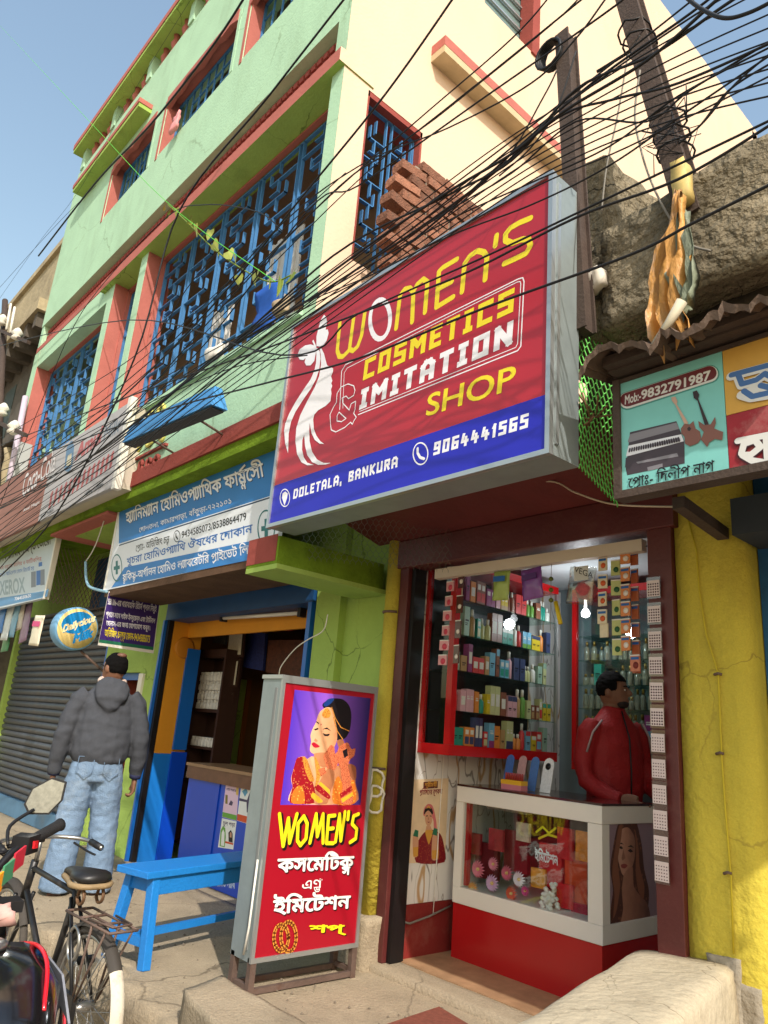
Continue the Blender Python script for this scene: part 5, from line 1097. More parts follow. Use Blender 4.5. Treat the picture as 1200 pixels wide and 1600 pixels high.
# ------------------------------------------------------------------ toothed brick wall on the roof
bw=thing('brick_wall','unfinished rough brick wall with toothed end standing behind the red sign','wall',(-3.4,0,3.3))
BRK=mat('old_brick',rgb(146,98,76),.95,.35,14,.7,rnd=.45,grime=.75,gcol=rgb(104,94,82),gscale=9,bscale=70); MORT=mat('grey_mortar',rgb(140,130,116),.95,.3,9,.6,bscale=60)
bl_,bh,bt=.235,.07,.115
mesh_brick=lumpy('brick_seed',(-bt/2,-bl_/2,-bh/2),(bt/2,bl_/2,bh/2),BRK,.0045,.03,30).data
for p_ in mesh_brick.polygons: p_.use_smooth=False
bpy.data.objects.remove(bpy.data.objects['brick_seed'])
rnb=random.Random(11); x_b=-3.37
def ytop(y): return 5.66-.0*y
zrow=0; z=4.1
while z<5.6:
    off=(.12 if zrow%2 else 0.0)+rnb.uniform(-.02,.02); y=-.50+ (0.0 if z<5.2 else (z-5.2)*.45)+off
    while y<1.3:
        o=bpy.data.objects.new('brick',mesh_brick); COL.objects.link(o); o.location=(x_b+rnb.uniform(-.008,.012),y+bl_/2,z+bh/2); o.rotation_euler=(rnb.uniform(-.06,.06),rnb.uniform(-.05,.05),rnb.uniform(-.09,.09)); attach(o,bw); y+=bl_+.014
    z+=bh+.014; zrow+=1
lumpy('mortar_core',(x_b-.14,-.28,3.3),(x_b+.042,1.3,5.55),MORT,.012,.06,6,parent=bw)
# ------------------------------------------------------------------ poles
def pole(name,a,b,w_,m,lab,extra=None):
    t=thing(name,lab,'pole',(a.x,a.y,a.z)); k=MB(); k.bar(a,b,w_*.55,w_,m,(0,1,0)); d=(b-a).normalized(); s_=d.cross(Vector((0,1,0))).normalized()
    for q in (-1,1): k.bar(a+Vector((0,-.004+q*w_*.45,0)),b+Vector((0,-.004+q*w_*.45,0)),w_*.9,w_*.12,m,(0,1,0))
    k.build('shaft',t); return t
rp=pole('steel_pole',pY(913,520,-.74),pY(885,58,-.74),.085,RUSTD,'short brown steel post behind the right edge of the red sign')
p2=pole('leaning_pole',pY(1085,345,-.66),pY(972,-40,-.66),.105,RUSTD,'leaning brown steel service pole rising from the mossy slab')
k=MB()
for j,(x,y) in enumerate(((992,52),(1000,70),(1044,190),(1050,215),(1056,240))):
    c=pY(x,y,-.66); k.tube([c+Vector((.075*math.cos(i*.52),.085*math.sin(i*.52),.01*math.sin(i*3+j))) for i in range(12)],.005,BLACKM,5,closed=True)
for j in range(10):
    c=pY(1046+random.uniform(-8,12),205+random.uniform(-40,50),-.78); k.tube([c]+[c+Vector((random.uniform(-.12,.12),random.uniform(-.06,.02),random.uniform(-.12,.1))) for q in range(3)],.0025,BLACKM,4)
k.build('wire_bindings',p2,kind='stuff')
k=MB(); c=pY(862,90,-.78)
for j in range(6): k.tube([c+Vector((.075*math.cos(i*.42)*(1-.04*j),.01*j-.03,.085*math.sin(i*.42)+.004*j)) for i in range(15)],.008,BLACKM,6,closed=True)
tag(k.build('cable_coil'),'coil of black cable hung on the short steel post','cable')
o=lumpy('tape_wad',tuple(pY(1066,285,-.76)-Vector((.03,.03,.1))),tuple(pY(1066,285,-.76)+Vector((.03,.03,.1))),mat('yellow_tape',rgb(206,180,110),.6,.3,20),.02,.03,10); tag(o,'wad of yellowish tape binding cables on the leaning pole','tape')
# ------------------------------------------------------------------ overhead wires (each hangs in its own vertical plane along the street)
WIRE=[ # radius, Y, pixel points, colour
 (.016,-1.25,[(60,400),(150,285),(235,195),(330,75),(392,-20)],0,'thick twisted black cable crossing the upper green windows'),
 (.010,-1.2,[(-10,780),(60,720),(170,640),(330,480),(470,310),(600,150),(720,-20)],0,'black cable rising past the corner of the green building'),
 (.012,-1.15,[(-20,920),(90,800),(210,560),(280,330),(420,150),(560,-30)],0,'black cable running up over the green corner'),
 (.006,-1.3,[(-10,850),(200,700),(420,520),(640,360),(850,190),(1060,40),(1230,-60)],0,''),
 (.008,-1.3,[(-10,880),(150,760),(330,600),(560,440),(700,330),(900,150),(1080,20),(1180,-60)],0,''),
 (.006,-1.28,[(-10,820),(150,690),(350,560),(560,400),(760,250),(930,120),(1120,-30)],0,''),
 (.007,-1.26,[(-10,800),(120,720),(300,560),(480,330),(560,290),(760,150),(960,10),(1000,-30)],0,''),
 (.007,-1.24,[(-10,900),(240,600),(500,320),(620,230),(760,120),(920,-10)],0,''),
 (.005,-1.22,[(-10,840),(260,580),(540,300),(700,170),(860,40),(920,-20)],0,''),
 (.006,-1.2,[(0,760),(220,590),(490,330),(650,190),(800,60),(870,-20)],0,''),
 (.009,-1.35,[(-10,800),(110,736),(330,566),(520,400),(700,305),(800,250),(900,140),(1020,85),(1130,10),(1220,-50)],0,'thick black cable bundle reaching the leaning pole'),
 (.010,-1.36,[(-10,800),(110,736),(330,566),(560,395),(700,300),(800,240),(880,175),(1010,95),(1120,0),(1160,-30)],0,''),
 (.008,-1.34,[(-10,800),(110,736),(330,566),(480,470),(620,380),(760,280),(870,185),(960,155),(1060,130),(1220,60)],0,''),
 (.006,-1.3,[(-10,800),(110,736),(330,566),(560,420),(700,330),(800,270),(900,190),(1010,190),(1080,140),(1220,55)],0,''),
 (.006,-1.3,[(-10,800),(110,736),(330,566),(560,425),(700,345),(820,290),(950,230),(1060,150),(1220,65)],0,''),
 (.006,-1.32,[(-10,760),(110,700),(330,560),(560,440),(700,370),(830,320),(950,260),(1080,170),(1220,75)],0,''),
 (.005,-1.4,[(-10,730),(200,620),(420,500),(600,420),(820,300),(980,230),(1220,110)],0,''),
 (.007,-1.42,[(0,540),(200,500),(440,555),(560,490),(760,400),(970,300),(1220,180)],0,''),
 (.008,-1.45,[(-10,740),(120,690),(260,640),(410,600),(560,560),(760,480),(980,400),(1080,350),(1220,280)],0,'black cable passing low across the face of the red sign'),
 (.008,-1.42,[(-10,700),(200,620),(400,550),(560,490),(720,430),(900,340),(1060,280),(1220,185)],0,'black cable passing high across the face of the red sign'),
 (.006,-1.38,[(-10,760),(240,560),(430,360),(560,260),(700,200),(830,130),(900,60),(945,0),(960,-20)],0,''),
 (.006,-1.1,[(870,110),(850,150),(790,250),(700,335)],0,''),
 (.006,-1.1,[(900,80),(870,170),(830,230),(780,275)],0,''),
 (.010,-1.5,[(1055,-20),(1090,10),(1130,28),(1170,20),(1220,-5)],0,'thick dark cable looping past the top of the cream wall'),
 (.006,-1.3,[(1050,220),(1090,200),(1140,140),(1220,90)],0,''),
 (.007,-1.0,[(1060,225),(1100,190),(1150,130),(1220,70)],0,''),
 (.008,-.75,[(1000,110),(992,180),(1003,240),(1020,290),(1046,340),(1075,380),(1110,392)],1,'grey cable running down beside the leaning pole'),
 (.006,-.9,[(982,80),(965,180),(948,260),(940,330)],1,'thin grey cable hanging between the two poles'),
 (.012,-1.0,[(933,112),(985,80)],0,'short black cable splice sleeve between the poles'),
 (.004,-1.0,[(985,80),(1000,55)],0,''),
 (.004,-1.6,[(0,40),(140,190),(260,315),(430,440)],2,''),
 (.003,-1.1,[(-10,480),(60,380),(125,295),(205,150),(310,-20)],0,''),
 (.004,-1.2,[(-10,460),(80,360),(150,290)],0,''),
 (.007,-1.0,[(0,790),(60,640),(110,520),(160,445),(260,340),(320,320),(400,330),(440,360)],0,'black cable looping over the jali band'),
 (.006,-1.1,[(0,780),(100,700),(190,650),(300,600),(380,570),(480,555)],0,''),
 (.009,-1.1,[(-10,785),(110,730),(180,690),(260,620),(320,570),(480,440)],0,'tied black cable bundle passing in front of the dairy board'),
 (.009,-1.12,[(-10,795),(110,738),(190,686),(270,615),(330,565),(500,430)],0,''),
 (.006,-1.15,[(-10,690),(110,620),(230,540),(300,440),(400,330)],0,''),
 (.005,-1.2,[(-10,720),(120,640),(270,520),(430,370),(540,270)],0,''),
 (.005,-1.20,[(-10,800),(150,690),(330,560),(560,390),(760,240),(900,150),(1050,60),(1220,-30)],0,''),
 (.005,-1.24,[(-10,818),(160,702),(342,570),(568,404),(766,258),(900,174),(1050,92),(1220,14)],0,''),
 (.005,-1.26,[(-10,827),(165,708),(348,575),(572,411),(769,267),(900,186),(1050,108),(1220,36)],0,''),
 (.005,-1.28,[(-10,836),(170,714),(354,580),(576,418),(772,276),(900,198),(1050,124),(1220,58)],0,''),
 (.005,-1.30,[(-10,845),(175,720),(360,585),(580,425),(775,285),(900,210),(1050,140),(1220,80)],0,''),
 (.005,-1.32,[(-10,854),(180,726),(366,590),(584,432),(778,294),(900,222),(1050,156),(1220,102)],0,''),
 (.005,-1.34,[(-10,863),(185,732),(372,595),(588,439),(781,303),(900,234),(1050,172),(1220,124)],0,''),
 (.005,-1.36,[(-10,872),(190,738),(378,600),(592,446),(784,312),(900,246),(1050,188),(1220,146)],0,''),
 (.007,-.3,[(700,772),(790,762),(860,752),(900,770),(960,788),(1060,792)],3,'loose beige cable sagging under the red sign'),
]
wm=[BLACKM,GREYC,mat('green_twine',rgb(90,190,60),.7,.1,9),mat('beige_cable',rgb(196,180,156),.6,.1,6)]
def spline(P,n=7):
    out=[]
    for i in range(len(P)-1):
        a=P[max(i-1,0)]; b=P[i]; c=P[i+1]; d=P[min(i+2,len(P)-1)]
        for j in range(n):
            t=j/n; out.append(.5*((2*b)+(c-a)*t+(2*a-5*b+4*c-d)*t*t+(3*b-a-3*c+d)*t**3))
    out.append(P[-1]); return out
wn=['first','second','third','fourth','fifth','sixth','seventh','eighth','ninth','tenth','eleventh','twelfth','thirteenth','fourteenth','fifteenth','sixteenth','seventeenth','eighteenth','nineteenth','twentieth']
for r,Y,pts,ci,lab in WIRE:
    k=MB(); k.tube(spline([pY(x,y,Y) for x,y in pts]),r*.62,None,6); o=k.build('overhead_wire',None,wm[ci])
    tag(o,lab or ('black service wire in the bundle strung along the street past the green building' if ci==0 else 'bright green twine tied across the street to the window grille'),'wire','service wires strung along the street' if not lab else None)
# creeper climbing on the green twine: each leaf its own part
cr=thing('creeper','small heart leaved creeper growing along the green twine','plant',tuple(pY(262,320,-.95)))
k=MB(); k.tube(spline([pY(x,y,-.93) for x,y in ((262,320),(290,345),(330,385),(370,415),(420,440),(455,430))]),.006,mat('vine_stem',rgb(110,130,50),.8),5); k.build('stem',cr)
lfm=mat('heart_leaf',rgb(186,196,96),.55,.25,14,spec=.4,rnd=.3)
rl_=random.Random(4)
for (x,y,s_) in ((258,322,.05),(266,330,.045),(275,326,.05),(262,335,.04),(299,343,.05),(305,350,.04),(306,362,.045),(328,360,.055),(333,380,.06),(340,388,.05),(356,393,.06),(365,400,.05),(372,430,.05),(395,430,.055),(421,430,.075),(438,437,.075),(460,424,.07),(402,425,.05)):
    k=MB(); s2=s_*1.45; P_=[(0,0),(.5,.22),(.62,-.12),(.45,-.6),(0,-1.15),(-.45,-.6),(-.62,-.12),(-.5,.22)]
    k.add([(a*s2,.012*abs(a),b*s2) for a,b in P_],[(0,1,2,3,4),(0,4,5,6,7)]); o=k.build('leaf',None,lfm); o.location=pY(x,y,-.95); o.rotation_euler=(rl_.uniform(-.5,.5),rl_.uniform(-.6,.6),rl_.uniform(-.9,.5)); attach(o,cr)
# blue tube-light hood
lh=thing('lamp_hood','long blue metal lamp hood projecting from the wall above the pharmacy board','lamp',tuple(pY(280,660,-.95)))
a=pY(203,692,-1.02); b=pY(340,634,-1.05); 
k=MB(); w_=.13; h_=.15
k.hexa([a+Vector((0,-w_/2,-.02)),b+Vector((.03,-w_/2,-.02)),b+Vector((.03,w_/2,-.02)),a+Vector((0,w_/2,-.02)),a+Vector((.03,-.03,h_)),b+Vector((-.03,-.03,h_)),b+Vector((-.03,.03,h_)),a+Vector((.03,.03,h_))],mat('faded_blue_hood',rgb(70,140,200),.5,.15,5,grime=.35,gcol=rgb(60,80,100),gscale=3)); k.build('hood',lh)
k=MB(); k.bar(a+Vector((.01,0,-.03)),b+Vector((0,0,-.03)),.1,.012,mat('hood_inside',rgb(70,72,76),.8,.2,6)); k.build('underside',lh)
for t in (.2,.75):
    q=a.lerp(b,t); k=MB(); k.cyl(q+Vector((0,.04,0)),Vector((q.x,W,q.z-.06)),.01,RUST,6); k.build('arm',lh)
# ------------------------------------------------------------------ old building beyond
ob_=thing('old_building','weathered grey and ochre old building beyond the green one','building',(-14,1,0))
OLD=mat('old_stucco',rgb(176,160,128),.95,.3,2,.5,grime=.8,gcol=rgb(70,64,56),gscale=1.3); OLD2=mat('soot_stucco',rgb(96,88,78),.95,.3,2,.5,grime=.8,gcol=rgb(40,36,32),gscale=1.5)
box('wall',ob_,(-19,-.3,0),(-11.6,5,8.0),OLD2); box('cornice',ob_,(-19,-.75,7.55),(-11.55,5,7.75),OLD); box('parapet',ob_,(-17,-.5,8.0),(-11.62,-.2,9.0),OLD); box('coping',ob_,(-17,-.56,9.001),(-11.6,-.14,9.12),OLD); box('cornice',ob_,(-19,-.62,5.4),(-11.56,.1,5.55),OLD2); box('balcony',ob_,(-19,-.85,4.0),(-11.6,-.31,4.2),OLD2)
for j in range(14): box('bracket',ob_,(-11.8-j*.5,-.7,7.3),(-11.65-j*.5,-.3,7.549),OLD2)
for j in range(5): k=MB(); k.lathe((-12.1-j*1.2,-.5,4.2),[(.12,0),(.1,.1),(.08,1.0),(.12,1.15)],OLD,10); k.build('column',ob_)
for j in range(3): box('window',ob_,(-12.6-j*1.8,-.31,5.8),(-11.95-j*1.8,-.302,7.1),mat('old_shutter',rgb(70,80,76),.8,.2,4))
for j in range(3): box('window',ob_,(-12.6-j*1.8,-.312,1.2),(-11.95-j*1.8,-.303,3.2),mat('old_shutter'))
up_=thing('service_pole','steel service pole with white insulators in front of the old building','pole',tuple(pY(10,800,-.9)))
k=MB(); k.cyl(pY(-12,900,-.9),pY(8,470,-.9),.05,RUSTD,8); k.build('shaft',up_)
for (x,y) in ((-10,510),(20,545),(-10,660),(22,690)):
    pass
for (x0,y0,x1,y1) in ((-20,508,45,535),(-20,652,40,680)): k=MB(); k.bar(pY(x0,y0,-.95),pY(x1,y1,-.95),.05,.05,RUSTD); k.build('cross_arm',up_)
for (x,y) in ((4,500),(27,522),(5,640),(22,668)): k=MB(); k.lathe(pY(x,y,-.97)-Vector((0,0,.1)),[(.03,0),(.08,.03),(.05,.08),(.09,.11),(.05,.17),(.02,.2)],WHITE,10); k.build('insulator',up_)
for (x,y) in ((14,485),(20,490)): k=MB(); k.cyl(pY(x-4,y+30,-.97),pY(x+3,y-10,-.97),.02,WHITE,8); k.build('rod',up_)
mb_=thing('meter_box','grey metal service box on the old wall beside the green building','box',tuple(pY(15,720,-.8))); k=MB(); k.box(pY(8,760,-.8),pY(33,690,-.8)+Vector((0,.15,0)),mat('grey_box',rgb(170,172,170),.6,.1,4)); k.build('case',mb_); k=MB(); k.cyl(pY(5,800,-.82),pY(40,620,-.82),.04,mat('lilac_pipe',rgb(190,176,190),.6),8); k.build('conduit',mb_)
# ------------------------------------------------------------------ pharmacy
ph=thing('pharmacy','open fronted pharmacy with orange and blue painted walls and dark medicine cabinets','shop',(-5.6,.3,.3))
px0,px1=-6.78,-4.40
def pb(n,a,b,m,bev=0): return box(n,ph,a,b,m,bev)
pb('shutter_box',(px0+.02,-.02,2.44),(px1+.02,.2,2.74),mat('blue_shutter_box',rgb(20,70,120),.5,.15,4,grime=.3,gcol=rgb(20,30,40))); pb('jamb',(px0-.0,-.03,.29),(px0+.03,.04,2.44),BLUEP); pb('channel',(px0+.031,-.0,.29),(px0+.075,.05,2.44),mat('black_channel')); pb('jamb',(px1-.035,-.02,.29),(px1+.01,.05,2.44),BLUEP)
pb('left_wall',(px0+.04,.055,1.22),(px0+.08,.36,2.44),ORANGE); pb('left_wall_dado',(px0+.04,.055,.29),(px0+.082,.36,1.219),mat('dado_blue',rgb(24,116,200),.45,.08,3))
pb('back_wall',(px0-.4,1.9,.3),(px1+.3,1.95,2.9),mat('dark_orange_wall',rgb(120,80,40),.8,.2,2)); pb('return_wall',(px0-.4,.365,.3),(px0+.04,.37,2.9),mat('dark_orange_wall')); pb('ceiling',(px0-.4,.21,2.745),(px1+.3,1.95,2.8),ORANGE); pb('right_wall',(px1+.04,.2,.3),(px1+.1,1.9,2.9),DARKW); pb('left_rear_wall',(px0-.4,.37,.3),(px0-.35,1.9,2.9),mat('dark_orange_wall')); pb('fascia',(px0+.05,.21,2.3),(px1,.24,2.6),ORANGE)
struct(box('pharmacy_floor',None,(px0+.05,.03,.27),(px1+.05,1.9,.296),CONC))
k=MB(); k.box((px0+.085,.22,1.26),(px0+.11,.355,2.2),BLUEP); k.box((px0+.085,.22,.31),(px0+.108,.37,1.24),mat('deep_blue_enamel',rgb(14,70,190),.3,.06,3,spec=.5)); k.build('door_leaf',ph)
k=MB(); k.lathe((px0+.081,.19,2.2),[(.1,0),(.105,.012),(.085,.02)],mat('ochre_disc',rgb(196,124,24),.6,.1,4),20,(1,0,0)); k.build('wall_plate',ph)
# front counter
pc=thing('pharmacy_counter','deep blue pharmacy counter with brown wood edge and pasted leaflets','counter',(-5.3,.3,.3))
DB=mat('deep_blue_enamel'); WE=mat('brown_laminate',rgb(110,74,54),.4,.3,14)
box('front_panel',pc,(-6.12,.13,.3),(-5.6,.55,1.06),DB); box('front_panel',pc,(-5.597,.14,.3),(-4.46,.55,1.06),DB); box('wood_edge',pc,(-6.14,.11,1.061),(-4.46,.56,1.16),WE); box('counter_top',pc,(-6.15,.10,1.161),(-4.46,.57,1.185),mat('worn_top',rgb(150,116,84),.4,.2,8))
Q=Sheet('Y',.14,pc)
def GP(l): return [(240+a*.175,1140+b*.175) for a,b in l]
def leaflet(name,lab,quad,mm,extra):
    t=tag(MB().add([Q.P(*p)+Vector((0,-.0008,0)) for p in GP(quad)],[(3,2,1,0)],mm).build('leaflet'),lab,'leaflet'); S_=Sheet('Y',.139,t)
    for e in extra:
        if e[0]=='p': S_.polys('print',[(GP(e[1]),e[2])])
        else: S_.text('lettering',e[1],GP([e[2]])[0],GP([e[3]])[0],GP([e[4]])[0],e[5],bold=.02)
LP=mat('leaflet_pink',rgb(222,190,210),.5,.06,9); LW=mat('leaflet_white',rgb(226,226,222),.5,.06,9); LG=ink('leaf_green',rgb(100,160,60)); LO=ink('leaf_orange',rgb(206,80,40)); LK=ink('leaf_dark',rgb(70,60,90))
leaflet('leaflet','pink medicine leaflet with bottles and a green foot','x' and [(655,415),(770,440),(740,815),(612,780)],LP,[('p',[(616,735),(742,765),(739,812),(613,778)],LG),('t','নতুন ঔষধ',(668,470),(745,490),(670,445),LK),('t','এখােন পাওয়া যায়',(650,540),(745,560),(652,520),LK),('p',[(640,660),(642,580),(662,585),(660,665)],ink('bottle_olive',rgb(120,110,40))),('p',[(735,580),(740,480),(760,485),(758,590)],ink('bottle_gold',rgb(206,170,90))),('p',[(670,670),(690,630),(710,650),(700,680)],LK)])
leaflet('leaflet','white medicine leaflet with running figure and orange foot',[(790,440),(893,462),(850,845),(744,812)],LW,[('p',[(748,752),(855,780),(850,842),(744,810)],LO),('t','অ{y}ালািজ{r}',(808,495),(885,510),(810,470),LK),('p',[(790,550),(830,520),(840,560),(815,600)],ink('leaf_blue',rgb(90,150,180))),('p',[(765,610),(840,630),(838,650),(763,635)],LK),('p',[(830,640),(870,530),(885,560),(860,740),(832,740)],LK)])
leaflet('leaflet','white leaflet with green arch and woman in black',[(612,790),(742,820),(712,1070),(575,1050)],LW,[('t','চুল পড়া',(620,850),(725,870),(622,820),LK),('p',[(590,1040),(598,900),(620,860),(640,880),(645,960),(635,1050)],LG),('p',[(600,1035),(608,920),(622,890),(634,920),(630,1040)],LW),('p',[(670,1000),(668,920),(690,895),(706,930),(706,1010)],INKB),('p',[(680,960),(682,920),(692,915),(698,930),(696,965)],skin),('p',[(640,995),(712,1015),(710,1030),(638,1012)],LO)])
S_=Sheet('Y',.14,pc); S_.text('lettering','অগ{r}ানন',GP([(555,1310)])[0],GP([(740,1330)])[0],GP([(557,1260)])[0],ink('pale_lettering',rgb(190,206,220)),bold=.03); S_.text('lettering','েহািমও ল{y}াব',GP([(545,1390)])[0],GP([(725,1420)])[0],GP([(547,1330)])[0],ink('pale_lettering'),bold=.03)
# medicine cabinet with white bottles
mc=thing('medicine_cabinet','dark wooden medicine cabinet filled with rows of white bottles','cabinet',(-6.4,.8,.4))
def CY(x,y): return pY(x,y,.5)
A_=CY(312,1018); B_=CY(352,1024); C_=CY(296,1210)
x0_,x1_=A_.x-.03,B_.x+.02; zt_,zb_=A_.z+.05,C_.z-.1
zt_=2.22; zb_=.42; x0_,x1_=CY(310,1060).x,CY(349,1060).x
box('cabinet_back',mc,(x0_,.66,zb_),(x1_,.68,zt_),DARKW); box('side_panel',mc,(x0_-.03,.48,zb_),(x0_,.68,zt_),DARKW); box('side_panel',mc,(x1_,.48,zb_),(x1_+.03,.68,zt_),DARKW)
lev=[(.42,.44),(.98,1.0),(1.28,1.30),(1.62,1.65),(2.14,2.22)]
for a,b in lev: box('shelf',mc,(x0_,.48,a),(x1_,.66,b),DARKW)
wbm=mat('white_bottle',rgb(206,200,190),.5,.06,9)
seed=MB(); seed.lathe((0,0,0),[(.028,0),(.03,.005),(.03,.055),(.02,.062),(.022,.066),(.022,.085),(.018,.087)],wbm,10); bme=seed.mesh('medicine_bottle')
for zs_,rows_,lab in ((1.302,1,'lower middle'),(1.651,4,'upper'),(1.0,1,'lower')):
    for r_ in range(rows_):
        n_=int((x1_-x0_)/.064)
        for q_ in range(n_):
            o=bpy.data.objects.new('medicine_bottle',bme); COL.objects.link(o); o.location=(x0_+.035+q_*.064,.53,zs_+r_*.089); tag(o,f'white medicine bottle stacked on the {lab} shelf of the dark cabinet','bottle','white bottles in the medicine cabinet')
# framed certificates, posters and dim shelves further in
for i,(quad,lab) in enumerate((([(360,978),(380,976),(376,1023),(355,1022)],'top framed certificate beside the medicine cabinet'),([(355,1034),(372,1033),(367,1070),(350,1070)],'middle framed certificate beside the medicine cabinet'),([(348,1084),(363,1083),(358,1108),(345,1108)],'lowest framed certificate beside the medicine cabinet'))):
    P_=[pY(x,y,.6) for x,y in quad]; t=thing('framed_certificate',lab,'certificate',tuple(P_[3]))
    k=MB(); c_=sum(P_,Vector())/4; k.hexa([c_+(p-c_)*1.16+Vector((0,.012,0)) for p in (P_[3],P_[2])]+[c_+(p-c_)*1.16+Vector((0,.03,0)) for p in (P_[2],P_[3])]+[c_+(p-c_)*1.16+Vector((0,.012,0)) for p in (P_[0],P_[1])]+[c_+(p-c_)*1.16+Vector((0,.03,0)) for p in (P_[1],P_[0])],DARKW); k.build('frame',t)
    k=MB(); k.quad(P_[3],P_[2],P_[1],P_[0],mat('certificate_paper',rgb(206,196,172),.6,.2,40)); k.build('paper',t)
for quad,m_,lab in (([(322,985),(358,985),(350,1007),(322,1003)],mat('card_rack',rgb(120,116,104),.6,.6,40),'printed remedy chart pinned above the medicine cabinet'),([(345,1125),(358,1114),(352,1196),(335,1190)],mat('notice_paper',rgb(196,184,166),.6,.25,50),'long printed notice hanging below the certificates'),([(383,982),(415,990),(410,1048),(378,1042)],mat('blue_star_cloth',rgb(36,44,100),.6,.7,60),'dark blue starry packet sheet hanging in the pharmacy'),([(420,1000),(478,1000),(470,1060),(415,1050)],mat('brown_packets',rgb(90,48,30),.5,.7,30),'rows of brown packets hanging in the dim pharmacy'),([(438,970),(455,970),(453,985),(440,985)],mat('red_carton',rgb(170,40,44),.5,.1,9),'red carton with white letter on the top pharmacy shelf'),([(303,1152),(328,1155),(322,1190),(298,1186)],mat('dark_carton',rgb(50,60,56),.4,.6,30),'dark printed carton at the foot of the medicine cabinet')):
    P_=[pY(x,y,.72) for x,y in quad]; k=MB(); k.hexa([P_[3],P_[2],P_[2]+Vector((0,.03,0)),P_[3]+Vector((0,.03,0)),P_[0],P_[1],P_[1]+Vector((0,.03,0)),P_[0]+Vector((0,.03,0))],m_); tag(k.build('printed_sheet'),lab,'sheet')
ds=thing('dim_shelves','dim wooden shelves at the back of the pharmacy','shelves',(-5.2,1.3,.3))
for z in (.9,1.25,1.6,1.95,2.3): box('shelf',ds,(-6.2,1.2,z),(-4.45,1.6,z+.03),DARKW)
for x in (-6.2,-5.3,-4.48): box('upright',ds,(x,1.2,.3),(x+.03,1.6,2.6),DARKW)
box('back',ds,(-6.2,1.61,.3),(-4.45,1.63,2.7),DARKW)
rq=random.Random(21)
for z,nm in ((.93,'lowest'),(1.28,'second'),(1.63,'third'),(1.98,'highest')):
    x=-6.1
    while x<-4.55:
        w_=rq.uniform(.06,.14); h_=rq.uniform(.1,.22); i=rq.randrange(len(PAL))
        packet('carton',f'{PAL[i][1]} medicine carton on the {nm} dim pharmacy shelf','carton',Vector((x+w_/2,1.26,z+.001)),w_-.008,.08,h_,pm(i),'cartons on the dim pharmacy shelves',face=WF); x+=w_+rq.choice((.0,.02,.06))
# tube light under the pharmacy lintel
tl=thing('tube_light','unlit white tube light on a metal batten under the pharmacy lintel','lamp',tuple(pY(400,965,.1)))
a=pY(348,966,.12); b=pY(470,958,.12); k=MB(); k.cyl(a,b,.016,WHITE,10); k.build('tube',tl); k=MB(); k.bar(a+Vector((0,.02,.06)),b+Vector((0,.02,.06)),.05,.03,RUSTD); k.build('batten',tl)
for q in (a,b): k=MB(); k.box(q+Vector((-.02,-.02,-.03)),q+Vector((.02,.04,.07)),mat('black_channel')); k.build('end_holder',tl)
k=MB(); k.tube(spline([pY(x,y,-.3) for x,y in ((436,1054),(440,1040),(460,1015),(480,1000),(505,985),(512,960))]),.004,WHITE,5); tag(k.build('sign_cable'),'thin white cable from the standing sign up to the green pillar','cable')
# ------------------------------------------------------------------ roller shutter of the closed shop
rsx0,rsx1=-11.5,-8.12
rsh=thing('roller_shutter','closed grey corrugated roller shutter with dusty blue bottom rail','shutter',(-9.8,.05,.2))
SLM=mat('shutter_steel',rgb(98,100,104),.5,.2,5,.1,metal=.5,grime=.5,gcol=rgb(120,108,92),gscale=2.2,streak=.3)
n_=30; z0_,z1_=.42,2.78; hh=(z1_-z0_)/n_
sm_=MB(); pf=[(0,0),(-.02,hh*.15),(-.032,hh*.45),(-.028,hh*.75),(-.006,hh*.97)]
sm_.add([(x,y,z) for x in (rsx0,rsx1) for y,z in pf],[(i,i+5,i+6,i+1) for i in range(4)],SLM,True); slat=sm_.mesh('slat')
for i in range(n_):
    o=bpy.data.objects.new('slat',slat); COL.objects.link(o); o.location=(0,.09,z0_+i*hh); attach(o,rsh)
box('bottom_rail',rsh,(rsx0,.03,.225),(rsx1,.1,.42),mat('dusty_blue_rail',rgb(92,130,160),.6,.2,4,grime=.5,gcol=rgb(130,120,104))); box('side_channel',rsh,(rsx1-.02,.0,.22),(rsx1+.02,.12,2.75),BLUEP); box('backing',rsh,(rsx0,.1,.42),(rsx1,.115,2.8),SLM)
# hanging baby goods at the closed shop
rh=random.Random(12); HC=[((60,120,190),'blue'),((206,214,216),'white'),((120,170,200),'pale blue'),((200,190,176),'cream'),((150,120,150),'mauve'),((60,140,90),'green')]
for j,(x,y,h_) in enumerate(((2,965,.42),(12,970,.5),(22,968,.45),(31,962,.38),(40,972,.5),(10,1000,.3),(36,955,.3))):
    cc_,cn=HC[j%6]; pouch(x,y,.3,h_,-.5+.02*j,mat('hang_'+cn.replace(' ','_'),rgb(*cc_),.35,.3,9,spec=.5),f'{cn} plastic wrapped {("garment","bag","toy pack","bib","towel pack","hood","cap")[j]} hanging under the photocopy board',rh.uniform(-8,8),cat='packet')
o=pouch(57,985,.34,.34,-.55,mat('bib_cream',rgb(236,226,200),.5,.1,12),'cream baby bib card with pink top hanging beside the shutter',4,cat='packet',mark=mat('bib_pink',rgb(214,70,130),.5))
k=MB(); k.tube(spline([pY(x,y,-.62) for x,y in ((170,790),(150,850),(134,878))]),.006,WHITE,5); k.tube(spline([pY(x,y,-.62) for x,y in ((134,878),(135,905),(142,918),(168,925))]),.014,mat('pale_blue_pipe',rgb(140,180,200),.5),8); tag(k.build('bent_pipe'),'bent pale blue pipe hooked at the end of the pharmacy board','pipe')
